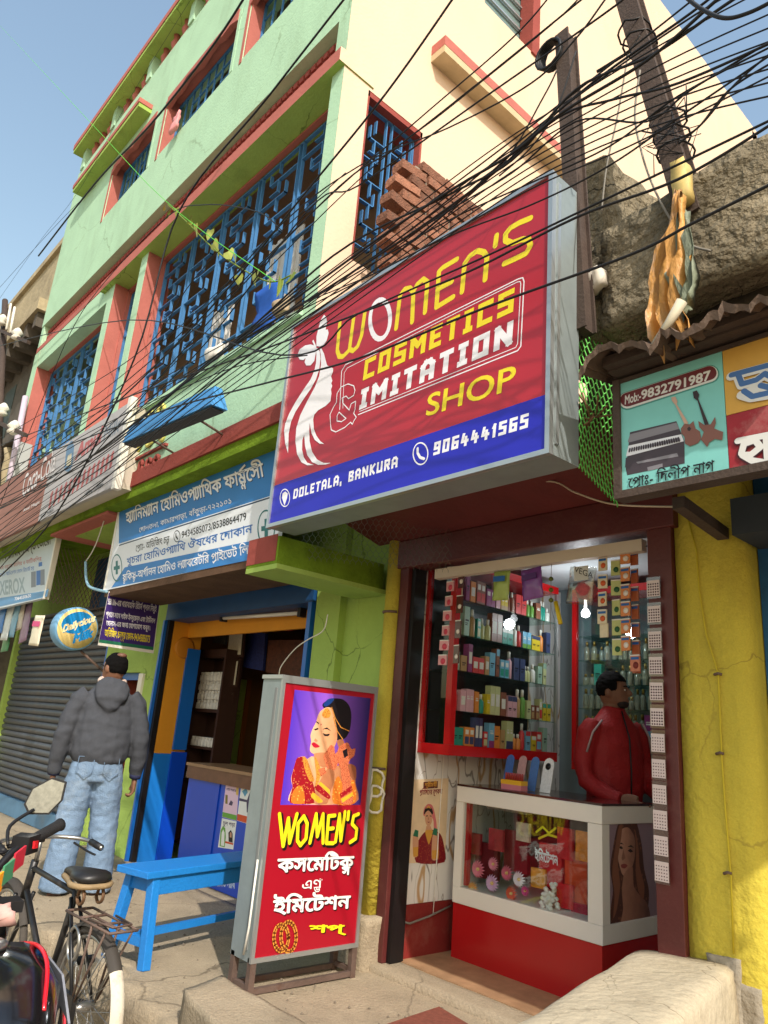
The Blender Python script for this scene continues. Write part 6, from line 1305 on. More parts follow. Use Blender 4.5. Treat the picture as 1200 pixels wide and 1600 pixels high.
# ------------------------------------------------------------------ blue bench
bn_=thing('bench','narrow bright blue wooden bench standing on the pavement','bench',(-4.2,-.7,.3))
e0=(pZ(195,1345,.76)+pZ(235,1368,.76))/2; e1=e0+Vector((-.28,1.15,0)).normalized()*1.15; dirb=(e1-e0).normalized(); sdb=Vector((-dirb.y,dirb.x,0))
def bp(t,s_,z): return e0+dirb*t+sdb*s_+Vector((0,0,z-e0.z))
k=MB(); k.hexa([bp(-.03,-.13,.725),bp(-.03,.13,.725),bp(1.2,.13,.725),bp(1.2,-.13,.725),bp(-.03,-.13,.76),bp(-.03,.13,.76),bp(1.2,.13,.76),bp(1.2,-.13,.76)],SKYB); k.build('seat_plank',bn_,bevel=.004)
for s_ in (-.1,.1): k=MB(); k.bar(bp(.05,s_,.68),bp(1.12,s_,.68),.025,.085,SKYB); k.build('apron',bn_,bevel=.003)
for t_ in (.05,1.12):
    k=MB(); k.bar(bp(t_,-.1,.69),bp(t_,.1,.69),.025,.08,SKYB); k.build('apron',bn_)
    for s_ in (-1,1): k=MB(); k.bar(bp(t_,s_*.09,.722),bp(t_-.03*(1 if t_<.5 else -1),s_*.15,.30),.05,.05,SKYB,tuple(dirb)); k.build('leg',bn_,bevel=.004)
    k=MB(); k.bar(bp(t_-.02*(1 if t_<.5 else -1),-.13,.42),bp(t_-.02*(1 if t_<.5 else -1),.13,.42),.03,.045,SKYB); k.build('stretcher',bn_)
k=MB(); k.bar(bp(.03,0,.43),bp(1.14,0,.43),.03,.035,SKYB); k.build('stretcher',bn_)
# ------------------------------------------------------------------ standing sign
sx=-3.36
ss=thing('standing_sign','red standing sign box with bride portrait and Bengali lettering on steel legs','sign',(sx-.1,-.57,.3))
f=[pX(390,1510,sx),pX(555,1478,sx),pX(592,1078,sx),pX(447,1062,sx)]
ya=(f[0].y+f[3].y)/2-.01; yb=(f[1].y+f[2].y)/2+.005; za=.44; zb2=1.795
box('box_body',ss,(sx-.19,ya+.004,za),(sx-.012,yb-.004,zb2-.004),GALV); box('face_panel',ss,(sx-.011,ya+.02,za+.02),(sx-.004,yb-.02,zb2-.02),mat('standee_red',rgb(160,12,34),.35,.05,2,spec=.5))
k=MB()
for a,b in (((sx-.012,ya,za),(sx+.004,yb,za+.022)),((sx-.012,ya,zb2-.022),(sx+.004,yb,zb2)),((sx-.012,ya,za+.022),(sx+.0035,ya+.02,zb2-.022)),((sx-.012,yb-.02,za+.022),(sx+.0035,yb,zb2-.022))): k.box(a,b,ALU)
k.build('frame',ss); k=MB(); k.box((sx-.195,ya-.004,zb2-.003),(sx+.003,yb+.002,zb2+.018),ALU); k.build('cap',ss)
k=MB(); k.box((sx-.06,ya-.002,za+.05),(sx-.04,ya+.004,zb2-.05),mat('seam',rgb(120,122,120),.6)); k.build('side_seam',ss)
for x in (sx-.17,sx-.015):
    for y in (ya+.02,yb-.02): k=MB(); k.bar((x,y,.295),(x,y,za+.02),.032,.032,RUST); k.build('leg',ss)
for x in (sx-.17,sx-.015): k=MB(); k.bar((x,ya+.02,.315),(x,yb-.02,.315),.025,.025,RUST); k.build('foot_rail',ss)
for y in (ya+.02,yb-.02): k=MB(); k.bar((sx-.17,y,.33),(sx-.015,y,.33),.022,.022,RUST); k.build('foot_rail',ss)
k=MB(); k.tube([(sx-.02,ya-.012,.9),(sx-.025,ya-.014,.6),(sx-.05,ya-.01,.47)],.006,WHITE,5); k.build('hanging_cable',ss)
T=Sheet('X',sx-.004,ss)
def TP(l): return [(430+a*.14167,1060+b*.14167) for a,b in l]
def grad(name,c0,c1,c2):
    m=bpy.data.materials.new(name); m.use_nodes=True; t=m.node_tree; N=t.nodes; L=t.links; b=N['Principled BSDF']; b.inputs['Roughness'].default_value=.35
    tc=N.new('ShaderNodeTexCoord'); sp=N.new('ShaderNodeSeparateXYZ'); L.new(tc.outputs['Generated'],sp.inputs[0]); r=N.new('ShaderNodeValToRGB'); e=r.color_ramp.elements
    e[0].color=(*c0,1); e[1].color=(*c2,1); q=e.new(.4); q.color=(*c1,1); L.new(sp.outputs['Y'],r.inputs[0]); L.new(r.outputs[0],b.inputs['Base Color']); return m
T.polys('backdrop',[(TP([(215,125),(1055,220),(940,1395),(55,1395)]),grad('violet_backdrop',rgb(80,50,190),rgb(150,90,210),rgb(30,20,90)))])
bsk=across('bride_skin',-.68,-.42,[rgb(240,190,150),rgb(226,164,118),rgb(176,108,72)]); bsd=across('bride_skin_shade',-.7,-.4,[rgb(214,150,106),rgb(190,122,82),rgb(150,86,56)]); bred=motif('bride_sari',rgb(160,20,34),rgb(214,130,70),70,.3); bor=motif('sari_orange',rgb(226,120,40),rgb(236,180,80),60,.3); bgo=motif('sari_gold',rgb(222,150,60),rgb(150,70,30),130,.35); bh=ink('bride_hair',rgb(24,18,24)); bhe=motif('henna_hand',rgb(216,120,80),rgb(160,40,30),150,.4); blp=ink('bride_lips',rgb(190,20,50)); bbl=ink('hair_blue',rgb(20,60,130)); byl=ink('bangle_yellow',rgb(240,180,50))
T.polys('bride_print',[(TP(l),m_) for l,m_ in (
 ([(180,1375),(190,1200),(175,1100),(215,960),(250,880),(300,860),(350,890),(420,860),(560,980),(700,960),(820,940),(890,990),(885,1150),(880,1375)],bsk),
 ([(165,1375),(190,1200),(180,1090),(215,950),(240,880),(300,865),(350,930),(400,1100),(440,1250),(430,1375)],bred),
 ([(300,870),(345,880),(400,1030),(430,1130),(380,1130),(330,1020)],bgo),([(180,1370),(195,1250),(260,1180),(310,1230),(320,1375)],bor),([(640,1375),(650,1150),(700,1080),(760,1180),(870,1120),(880,1375)],bor),
 ([(790,960),(830,940),(890,980),(890,1110),(850,1110),(800,1020)],bsd),
 ([(520,300),(560,250),(640,220),(740,230),(810,290),(840,400),(825,560),(780,650),(700,690),(640,600),(600,420)],bh),([(530,290),(580,230),(650,220),(620,270),(560,310)],bbl),
 ([(500,360),(560,320),(620,330),(650,420),(680,560),(680,680),(640,770),(560,830),(480,850),(400,820),(380,780),(395,700),(388,630),(410,560),(450,480),(470,410)],bsk),
 ([(430,830),(560,820),(600,900),(560,980),(480,960),(440,900)],bsd),
 ([(680,690),(730,670),(760,700),(740,750),(700,760)],bsd),
 ([(425,560),(470,545),(478,560),(440,575)],bh),([(525,605),(560,615),(600,610),(585,635),(545,635)],bh),([(520,560),(570,540),(620,585),(575,560)],bh),([(450,470),(480,490),(478,505),(452,485)],bh),
 ([(440,660),(470,690),(450,700),(425,685)],bsd),([(400,720),(430,705),(490,750),(450,765),(420,755)],blp),([(498,505),(508,500),(510,515),(500,518)],blp),
 ([(515,390),(545,340),(580,330),(610,380),(600,425),(560,438),(525,425)],bgo),
 ([(530,860),(570,790),(610,735),(650,760),(660,830),(690,800),(700,900),(660,1000),(600,1030),(560,960)],bhe),([(680,830),(700,760),(750,720),(800,710),(840,780),(880,770),(870,850),(820,900),(790,980),(720,990),(690,920)],bhe),([(740,800),(790,770),(800,850),(760,880)],bh),
 ([(440,1250),(480,1150),(570,1000),(650,1030),(640,1150),(590,1300),(570,1375),(430,1375)],bsd),([(720,980),(800,970),(840,1220),(850,1375),(720,1375),(740,1200)],bhe),
 ([(430,1210),(470,1170),(600,1290),(590,1330),(520,1290)],bred),([(470,1160),(500,1140),(600,1230),(600,1280)],byl),([(390,1300),(420,1260),(520,1350),(480,1375),(440,1350)],byl),([(710,1270),(840,1180),(850,1230),(720,1320)],bred),([(720,1330),(850,1250),(855,1290),(740,1370)],byl),
 ([(430,880),(450,880),(500,1010),(480,1130),(440,1190),(450,1060)],bgo),([(470,1000),(540,980),(560,1040),(500,1080)],bhe))],smooth=True)
T.strokes('hair_chain',[TP([(620,320),(660,440),(720,540),(810,580)]),TP([(640,430),(680,580),(740,670)])],.005,bgo)
bkk=ink('letter_black',rgb(20,14,16)); yl=ink('letter_yellow',rgb(250,224,30)); wl_=ink('letter_white',rgb(244,240,238))
def NP(l): return [(400+a/3,1200+b/3) for a,b in l]
Wl={'W':[[(108,215),(125,365)],[(125,365),(150,235)],[(150,235),(155,350)],[(155,350),(190,215)]],'O':[[(222,225),(195,260),(192,340),(206,362),(232,330),(238,260),(222,225)]],'M':[[(250,350),(280,215)],[(280,215),(285,320)],[(285,320),(312,215)],[(312,215),(312,350)]],'E':[[(368,222),(338,225),(328,352),(360,352)],[(333,285),(360,282)]],'N':[[(370,345),(390,215)],[(390,215),(395,340)],[(395,340),(415,205)]],"'":[[(432,205),(428,240)]],'S':[[(478,215),(455,225),(448,262),(470,285),(465,330),(438,348)]]}
for key in "WOMEN'S": T.strokes('letter_shadow',[NP([(a+7,b+7) for a,b in ln]) for ln in Wl[key]],.03,bkk)
for key in "WOMEN'S": T.strokes('lettering',[NP(ln) for ln in Wl[key]],.02,yl)
T.text('lettering','কসেমিটক{স}',NP([(98,488)])[0],NP([(452,470)])[0],NP([(103,428)])[0],wl_,bold=.03,shadow=bkk,sh=(.05,-.05))
T.text('lettering','এণ{ড}',NP([(210,570)])[0],NP([(305,560)])[0],NP([(213,530)])[0],wl_,bold=.01)
T.text('lettering','ইিমেটশন',NP([(78,682)])[0],NP([(435,655)])[0],NP([(83,622)])[0],wl_,bold=.03,shadow=bkk,sh=(.05,-.05))
T.text('lettering','শপ্',NP([(248,770)])[0],NP([(405,768)])[0],NP([(252,738)])[0],yl,bold=.035,shadow=bkk,sh=(.05,-.05))
T.strokes('bangle_print',[NP(arc(115,795,34,62,0,360,20)),NP(arc(150,790,36,70,0,360,20))],.02,bgo); T.strokes('bangle_print',[NP(arc(115,795,34,62,0,360,20)),NP(arc(150,790,36,70,0,360,20))],.006,ink('bangle_dark',rgb(120,60,20)))
# ------------------------------------------------------------------ people
def ell(k,rings,m,n=16,side=Vector((1,0,0)),closed=True):
    """rings: (centre, half width, half depth[, lean]) stacked into one closed skin"""
    vs=[]; N_=len(rings)
    P=[Vector(r[0]) for r in rings]
    for i,r in enumerate(rings):
        t=(P[min(i+1,N_-1)]-P[max(i-1,0)]).normalized(); s_=(side-t*side.dot(t)).normalized(); f_=t.cross(s_)
        for j in range(n):
            a=2*math.pi*j/n; vs.append(P[i]+s_*math.cos(a)*r[1]+f_*math.sin(a)*r[2])
    fs=[(i*n+j,i*n+(j+1)%n,(i+1)*n+(j+1)%n,(i+1)*n+j) for i in range(N_-1) for j in range(n)]
    fs+=[tuple(reversed(range(n))),tuple((N_-1)*n+j for j in range(n))]
    k.add(vs,fs,m,True)
def ball(k,c,rx,ry,rz,m,nu=16,nv=10,cut=None):
    rg=[]
    for i in range(1,nv): a=math.pi*i/nv-math.pi/2; rg.append((Vector(c)+Vector((0,0,rz*math.sin(a))),rx*math.cos(a),ry*math.cos(a)))
    ell(k,rg,m,nu)
def fuse(name,k,m,parent,M,voxel=.012,smooth=6,wrinkle=0.0,freq=9,post=None):
    """weld the overlapping volumes into one continuous surface"""
    me=k.mesh('tmp'); o=bpy.data.objects.new('tmp',me); COL.objects.link(o)
    md=o.modifiers.new('r','REMESH'); md.mode='VOXEL'; md.voxel_size=voxel
    md=o.modifiers.new('s','SMOOTH'); md.factor=.5; md.iterations=smooth
    dg=bpy.context.evaluated_depsgraph_get(); e=o.evaluated_get(dg); nm=bpy.data.meshes.new_from_object(e); bpy.data.objects.remove(o)
    nm.materials.clear(); nm.materials.append(m)
    nor=[v.normal.copy() for v in nm.vertices]
    for v,nn in zip(nm.vertices,nor):
        if wrinkle:
            p=v.co*freq; w_=mnoise.noise(Vector((p.x*.8,p.y*.8,p.z*2.0)))+.5*mnoise.noise(p*2.3); v.co=v.co+nn*w_*wrinkle
        if post: v.co=post(v.co)
    for p in nm.polygons: p.use_smooth=True
    ob=bpy.data.objects.new(name,nm); COL.objects.link(ob); ob.matrix_world=M; 
    ob.location=M.to_translation(); ob.rotation_euler=M.to_euler(); attach(ob,parent); return ob
def place(o,M,parent): o.location=M.to_translation(); o.rotation_euler=M.to_euler(); attach(o,parent); return o
def hand(k,w_,d,side,m):
    """relaxed hand hanging along d from the wrist: palm, four curled fingers, thumb"""
    w_=Vector(w_); d=Vector(d).normalized(); sx_=Vector((side,0,0)); fw_=Vector((0,1,0))
    ell(k,[(w_,.022,.028),(w_+d*.03,.02,.040),(w_+d*.075,.018,.046),(w_+d*.1,.016,.044)],m,10)
    for q in range(4):
        b_=w_+d*.085+fw_*(-.033+.022*q); L_=(.056,.068,.072,.062)[q]; c_=-sx_
        k.tube([b_,b_+d*L_*.45+c_*.006,b_+d*L_*.7+c_*.026,b_+d*L_*.55+c_*.046],[.0105,.010,.009,.0075],m,7)
    t_=w_+d*.03+fw_*.034; k.tube([t_,t_+d*.03+fw_*.016-sx_*.008,t_+d*.062+fw_*.012-sx_*.022],[.012,.0105,.008],m,7)
SK=mat('brown_skin',rgb(124,86,66),.55,.08,20,spec=.35); HAIRM=mat('black_hair',rgb(12,10,10),.85,.3,60,.4,bscale=300,spec=.12)
def rotM(loc,F): a=math.atan2(-F[0],F[1]); return Matrix.Translation(loc)@Matrix.Rotation(a,4,'Z')
# man in the grey hoodie seen from behind
pm_=thing('person','man in charcoal grey hoodie and faded blue jeans seen from behind on the pavement','person',(-5.72,-.86,.3))
M=rotM(Vector((-5.72,-.86,.3)),(-.95,.31))
JE=mat('faded_denim',rgb(118,140,166),.9,.28,7,.4,grime=.6,gcol=rgb(186,194,200),gscale=3,bscale=120,spec=.15)
HO=mat('charcoal_fleece',rgb(74,76,82),.95,.14,30,.4,bscale=220,spec=.1)
k=MB()
ell(k,[((0,.0,1.0),.165,.125),((0,-.01,.93),.18,.135),((0,-.015,.84),.185,.14),((0,-.01,.76),.175,.125)],None)
for s_ in (-1,1):
    ell(k,[((s_*.085,-.01,.86),.1,.125),((s_*.1,0,.72),.108,.12),((s_*.115,.012,.52),.104,.108),((s_*.124,.0,.36),.1,.104),((s_*.13,-.012,.18),.104,.108),((s_*.135,-.012,.05),.112,.118),((s_*.135,-.01,.025),.112,.118)],None)
fuse('jeans',k,JE,pm_,M,.010,3,.0065,15)
for s_ in (-1,1):
    kk=MB(); pts=[(s_*.035,-.152,.93),(s_*.14,-.125,.925),(s_*.145,-.128,.82),(s_*.09,-.155,.79),(s_*.04,-.158,.82)]
    kk.tube([Vector(p) for p in pts],.004,JE,5,closed=True); place(kk.build('pocket_seam'),M,pm_)
k=MB()
ell(k,[((0,-.005,.89),.18,.14),((0,-.01,.92),.205,.158),((0,-.015,1.0),.212,.165),((0,-.01,1.13),.212,.16),((0,-.005,1.25),.215,.15),((0,-.01,1.34),.2,.13),((0,-.01,1.40),.14,.1),((0,0,1.45),.08,.08)],None)
for s_ in (-1,1): ell(k,[((s_*.15,-.01,1.37),.07,.08),((s_*.205,-.015,1.31),.078,.085),((s_*.25,-.03,1.17),.07,.075),((s_*.275,-.035,1.05),.068,.07),((s_*.285,-.005,.93),.062,.062),((s_*.288,.02,.83),.05,.05),((s_*.288,.03,.79),.04,.042)],None)
ell(k,[((0,-.06,1.45),.11,.075),((0,-.11,1.41),.13,.065),((0,-.145,1.34),.11,.05),((0,-.15,1.28),.06,.035),((0,-.14,1.24),.02,.02)],None)
fuse('hoodie',k,HO,pm_,M,.010,3,.010,9)
k=MB(); k.tube([Vector((.085*math.cos(a),-.015+.085*math.sin(a),1.475+.02*math.sin(a))) for a in [i*.4 for i in range(16)]],.024,mat('checked_scarf',rgb(214,190,176),.9,.5,40),8,closed=True); place(k.build('scarf'),M,pm_)
k=MB(); HR=Matrix.Rotation(RAD(38),4,'Z')
ball(k,(0,0,1.575),.075,.095,.115,None); ell(k,[((0,-.01,1.43),.055,.06),((0,0,1.52),.052,.06)],None); ball(k,(0,.055,1.53),.05,.045,.06,None)
k.tube([Vector((0,.09,1.58)),Vector((0,.115,1.55))],[.012,.016],None,8)
for s_ in (-1,1): ball(k,(s_*.078,-.005,1.565),.012,.022,.034,None,8,6)
hd=fuse('head',k,SK,pm_,M@Matrix.Translation((0,0,0))@HR,.008,3)
k=MB(); ball(k,(0,-.012,1.59),.083,.1,.108,None,20,12)
def hairfit(c):
    z=c.z; lim=1.535+(.085 if c.y>.03 else 0)
    if z<lim: c=Vector((c.x*.86,c.y*.86,max(z,lim-.01)))
    return c
fuse('hair',k,HAIRM,pm_,M@HR,.008,1,.004,40,hairfit)
k=MB(); ball(k,(0,-.055,1.672),.042,.04,.022,None,12,8); fuse('bald_crown',k,mat('scalp',rgb(110,76,60),.5,.2,40),pm_,M@HR,.006,1)
k=MB()
for s_ in (-1,1): k.tube([Vector((s_*.08,-.005,1.585)),Vector((s_*.078,.085,1.58))],.003,BLACKM,5); k.tube([Vector((s_*.036+.028*math.cos(a),.103,1.575+.02*math.sin(a))) for a in [i*.63 for i in range(10)]],.003,BLACKM,5,closed=True)
place(k.build('glasses'),M@HR,pm_)
for s_ in (-1,1):
    k=MB(); hand(k,(s_*.288,.032,.785),(0,.05,-1),s_,None); fuse('hand',k,SK,pm_,M,.005,2)
    k=MB(); ell(k,[((s_*.288,.022,.815),.046,.046),((s_*.288,.03,.785),.042,.043)],mat('navy_cuff',rgb(36,40,70),.9)); place(k.build('cuff'),M,pm_)
    k=MB(); ell(k,[((s_*.13,-.07,.035),.035,.02),((s_*.135,0,.05),.042,.035),((s_*.14,.09,.035),.046,.024),((s_*.145,.15,.02),.04,.016)],None,12,Vector((1,0,0))); fuse('foot',k,SK,pm_,M,.007,2)
    k=MB(); pts=[(-.045,-.09),(.045,-.09),(.05,.05),(.055,.14),(.0,.175),(-.045,.14),(-.045,.03)]; k.prism([(s_*.138+a,b,.0) for a,b in pts],(0,0,.018),mat('brown_sandal',rgb(80,52,38),.7)); k.tube([Vector((s_*.138-.05,.08,.01)),Vector((s_*.138,.085,.07)),Vector((s_*.138+.052,.08,.01))],.012,mat('brown_sandal'),6); place(k.build('sandal'),M,pm_)
# shopkeeper in red jacket
kp=thing('person','shopkeeper in red tracksuit jacket standing behind the counter looking aside','person',(-2.62,1.14,.342))
M=rotM(Vector((-2.62,1.14,.342)),(.82,-.25)); RJ=mat('red_jacket',rgb(150,22,24),.6,.12,9,.3,bscale=90,spec=.35)
k=MB(); ell(k,[((0,0,1.0),.165,.12),((0,0,.85),.18,.13),((0,0,.76),.17,.12)],None)
for s_ in (-1,1): ell(k,[((s_*.085,0,.84),.09,.1),((s_*.09,0,.5),.075,.08),((s_*.095,0,.06),.06,.065)],None)
fuse('trousers',k,mat('dark_trousers',rgb(36,38,46),.9,.2,9),kp,M,.014,4,.006)
k=MB(); ell(k,[((0,.005,.86),.18,.13),((0,.005,.95),.19,.14),((0,.005,1.1),.195,.14),((0,0,1.25),.2,.135),((0,-.005,1.36),.19,.11),((0,-.01,1.42),.12,.085),((0,.0,1.49),.066,.066)],None)
for s_ in (-1,1): ell(k,[((s_*.15,-.005,1.375),.06,.07),((s_*.2,-.005,1.31),.068,.075),((s_*.235,-.01,1.15),.06,.065),((s_*.245,.03,1.04),.056,.058),((s_*.21,.15,.98),.048,.048),((s_*.17,.25,.955),.04,.042)],None)
fuse('jacket',k,RJ,kp,M,.011,4,.008,8)
HK_=Matrix.Rotation(RAD(30),4,'Z')
k=MB(); ball(k,(0,0,1.585),.074,.094,.112,None); ell(k,[((0,-.015,1.44),.054,.058),((0,-.005,1.53),.05,.058)],None); ball(k,(0,.05,1.535),.05,.045,.055,None); k.tube([Vector((0,.088,1.6)),Vector((0,.116,1.562))],[.01,.017],None,8)
ball(k,(0,.09,1.525),.022,.012,.01,None,8,6)
for s_ in (-1,1): ball(k,(s_*.077,-.008,1.572),.011,.021,.032,None,8,6)
fuse('head',k,SK,kp,M@HK_,.007,2)
k=MB(); ball(k,(0,-.012,1.61),.084,.1,.105,None,20,12)
def hf(c):
    lim=1.55+(.095 if c.y>.045 else (.03 if c.y>.0 else 0))
    if c.z<lim: c=Vector((c.x*.86,c.y*.88,max(c.z,lim-.01)))
    return c
fuse('hair',k,HAIRM,kp,M@HK_,.007,1,.005,40,hf)
k=MB(); ball(k,(0,.058,1.508),.05,.042,.03,None,12,8); fuse('beard',k,mat('short_beard',rgb(40,30,28),.8,.3,50),kp,M@HK_,.006,1)
for s_ in (-1,1):
    k=MB(); ball(k,(s_*.032,.086,1.592),.011,.006,.006,mat('eye_white',rgb(214,208,200),.3),8,6); ball(k,(s_*.032,.0915,1.592),.005,.003,.005,INKB,8,6); k.tube([Vector((s_*.05,.082,1.612)),Vector((s_*.03,.094,1.618)),Vector((s_*.014,.094,1.612))],.004,HAIRM,5); place(k.build('eye'),M@HK_,kp)
    k=MB(); hand(k,(s_*.168,.255,.955),(-s_*.2,1,-.15),s_,None); fuse('hand',k,SK,kp,M,.005,2)
    k=MB(); k.tube([Vector((s_*.165,.082,1.395)),Vector((s_*.225,.068,1.32)),Vector((s_*.262,.055,1.2))],.007,mat('pale_piping',rgb(170,150,150),.6),5); place(k.build('sleeve_piping'),M,kp)
k=MB(); k.tube([Vector((0,.075,1.46)),Vector((0,.138,1.3)),Vector((0,.15,1.1)),Vector((0,.142,.9))],.005,BLACKM,5); place(k.build('zip'),M,kp)
# ------------------------------------------------------------------ bicycle
bi=thing('bicycle','old black roadster bicycle with rear carrier and white tipped mudguard parked at the kerb','bicycle',(-3.9,-1.62,0))
BL_=mat('black_bike_paint',rgb(28,27,28),.4,.15,9,spec=.5,grime=.3,gcol=rgb(110,96,80),gscale=8); CHR=mat('dull_chrome',rgb(170,168,164),.3,.15,12,metal=.85,grime=.4,gcol=rgb(110,80,56),gscale=9); TYR=mat('dusty_tyre',rgb(78,72,66),.95,.2,9,.3); LEA=mat('tan_leather',rgb(150,126,92),.6,.25,9,.2)
SB_=.93; Mb=Matrix.Translation((-3.60,-1.60,-.02))@Matrix.Rotation(RAD(183),4,'Z')@Matrix.Diagonal((SB_,SB_,SB_,1))
def V(x,y,z): return Mb@Vector((x,y,z))     # local: x forward along the bike, rear hub at 0,0,.34
def bpart(name,fn,parent=bi):
    k=MB(); fn(k); return k.build(name,parent)
def wheel(cx,name):
    t=bpart(name,lambda k:k.tube([V(cx+.325*math.cos(a),0,.34+.325*math.sin(a)) for a in [i*2*math.pi/40 for i in range(40)]],.02,TYR,8,closed=True))
    bpart('rim',lambda k:k.tube([V(cx+.298*math.cos(a),0,.34+.298*math.sin(a)) for a in [i*2*math.pi/36 for i in range(36)]],.011,CHR,6,closed=True),t)
    bpart('hub',lambda k:k.cyl(V(cx,-.05,.34),V(cx,.05,.34),.022,CHR,10),t)
    def sp(k):
        for i in range(32):
            a=i*2*math.pi/32; s_=1 if i%2 else -1; b=a+(.5 if (i//2)%2 else -.5); k.tube([V(cx+.02*math.cos(b),s_*.035,.34+.02*math.sin(b)),V(cx+.295*math.cos(a),0,.34+.295*math.sin(a))],.0016,CHR,4,False)
    o=bpart('spokes',sp,t); o['kind']='stuff'; return t
wheel(0,'wheel'); wheel(1.12,'wheel')
def tube2(name,a,b,r,m=BL_): bpart(name,lambda k:k.cyl(V(*a),V(*b),r,m,10))
tube2('seat_tube',(.42,0,.3),(.27,0,.80),.016); tube2('top_tube',(.28,0,.78),(.86,0,.80),.014); tube2('down_tube',(.42,0,.3),(.9,0,.68),.016); tube2('head_tube',(.86,0,.84),(.92,0,.64),.02)
for s_ in (-.05,.05):
    tube2('chain_stay',(.42,s_*.4,.3),(0,s_,.34),.01); tube2('seat_stay',(.28,s_*.4,.76),(0,s_,.34),.009); tube2('fork_blade',(.915,s_,.66),(1.12,s_,.34),.011)
    tube2('mudguard_stay',(0,s_,.34),(-.2,s_*.7,.62),.004,CHR)
tube2('handlebar_stem',(.85,0,.84),(.84,0,.97),.012,CHR)
bpart('handlebar',lambda k:k.tube(spline([V(.62,.27,.93),V(.80,.25,.95),V(.88,.12,.96),V(.87,0,.96),V(.88,-.12,.96),V(.80,-.25,.95),V(.62,-.27,.93)],6),.011,CHR,8))
for s_ in (-1,1): tube2('grip',(.63,s_*.27,.931),(.75,s_*.262,.945),.018,BLACKM); bpart('brake_lever',lambda k:k.tube(spline([V(.84,s_*.2,.93),V(.72,s_*.235,.90),V(.63,s_*.24,.895)],4),.006,BLACKM,6))
def guard(k,cx,a0,a1,m,w_=.033,r=.355):
    n=18; vs=[]
    for i in range(n+1):
        a=RAD(a0+(a1-a0)*i/n)
        for q,(dy,dr) in enumerate(((-w_,-.012),(-w_*.6,.006),(0,.012),(w_*.6,.006),(w_,-.012))): vs.append(V(cx+(r+dr)*math.cos(a),dy,.34+(r+dr)*math.sin(a)))
    k.add(vs,[(i*5+j,i*5+j+1,(i+1)*5+j+1,(i+1)*5+j) for i in range(n) for j in range(4)],m,True)
bpart('mudguard',lambda k:guard(k,0,40,142,mat('dusty_black_guard',rgb(64,58,52),.7,.3,9,grime=.4,gcol=rgb(120,104,84)))); bpart('mudguard_tip',lambda k:guard(k,0,142,186,mat('chipped_white',rgb(214,204,184),.7,.1,9,grime=.7,gcol=rgb(120,80,56),gscale=14))); bpart('mudguard',lambda k:guard(k,1.12,20,150,mat('dusty_black_guard')))
def saddle(k):
    rg=[((.42,0,.86),.02,.02),((.36,0,.87),.028,.026),((.28,0,.875),.045,.03),((.2,0,.88),.085,.034),((.12,0,.885),.1,.036),((.07,0,.88),.08,.03),((.05,0,.875),.03,.02)]
    ell(k,[(V(*c_),a*SB_,b*SB_) for c_,a,b in rg],mat('black_saddle',rgb(34,32,32),.4,.15,9),14,Vector((0,1,0)))
bpart('saddle',saddle); bpart('saddle_skirt',lambda k:k.tube(spline([V(.4,.025,.845),V(.25,.06,.845),V(.13,.098,.85),V(.06,.06,.85),V(.05,0,.85),V(.06,-.06,.85),V(.13,-.098,.85),V(.25,-.06,.845),V(.4,-.025,.845)],4),.014,LEA,6))
tube2('seat_post',(.27,0,.78),(.25,0,.85),.012,CHR)
for s_ in (-.05,.05): bpart('saddle_spring',lambda k:k.tube([V(.1+.035*math.cos(t*.5),s_+.004*t/10,.80+.035*math.sin(t*.5)) for t in range(26)],.006,mat('rust_spring',rgb(120,90,66),.6,.3,12,metal=.4),6))
def rack(k):
    for y in (-.07,0,.07): k.cyl(V(.2,y,.72),V(-.28,y,.72),.006,RUST,6)
    for x in (.2,.04,-.12,-.28): k.cyl(V(x,-.07,.72),V(x,.07,.72),.006,RUST,6)
    k.tube([V(-.05,-.07,.735),V(-.25,-.05,.74),V(-.27,.05,.74),V(-.05,.07,.735)],.005,RUST,6)
bpart('carrier',rack)
for s_ in (-1,1): tube2('carrier_strut',(-.1,s_*.07,.715),(0,s_*.06,.35),.006,RUST); tube2('carrier_strut',(-.24,s_*.07,.715),(-.02,s_*.06,.37),.005,RUST)
bpart('chain_case',lambda k:k.hexa([V(-.03,.045,.28),V(.5,.045,.2),V(.5,.07,.2),V(-.03,.07,.28),V(-.03,.045,.40),V(.5,.045,.40),V(.5,.07,.40),V(-.03,.07,.40)],BL_)); tube2('crank',(.42,.08,.3),(.5,.1,.16),.01,CHR); tube2('crank',(.42,-.08,.3),(.34,-.1,.44),.01,CHR); tube2('pedal',(.5,.09,.16),(.5,.19,.16),.02,BLACKM); tube2('pedal',(.34,-.1,.44),(.34,-.19,.44),.02,BLACKM)
bpart('ring_lock',lambda k:k.tube([V(.14+.06*math.cos(a),.03,.58+.075*math.sin(a)) for a in [i*.42 for i in range(15)]],.009,CHR,6,closed=True))
# ------------------------------------------------------------------ motorcycle
mo=thing('motorcycle','black and red motorcycle with coloured tags on the handlebar parked beside the bicycle','motorcycle',(-2.2,-2.2,0))
Sx,Sy=-2.5,-2.46
hv=Vector((math.cos(RAD(175)),math.sin(RAD(175)),0)); rv=Vector((hv.y,-hv.x,0)); STEER=Matrix.Rotation(RAD(52),3,'Z')
def U(r_,f_,z): return Vector((Sx,Sy,0))+rv*r_*1.05+hv*f_*.95+Vector((0,0,z*.97))
def US(r_,f_,z): return Vector((Sx,Sy,0))+STEER@(rv*r_+hv*f_)+Vector((0,0,z*.97))
MBK=mat('gloss_black',rgb(20,20,22),.16,.05,5,spec=.6,coat=.6); MRD=mat('gloss_red',rgb(206,20,34),.2,.05,5,spec=.6,coat=.5); MGY=mat('grey_graphic',rgb(130,132,140),.4,.25,40); 
def mp(name,fn,parent=mo): k=MB(); fn(k); return k.build(name,parent)
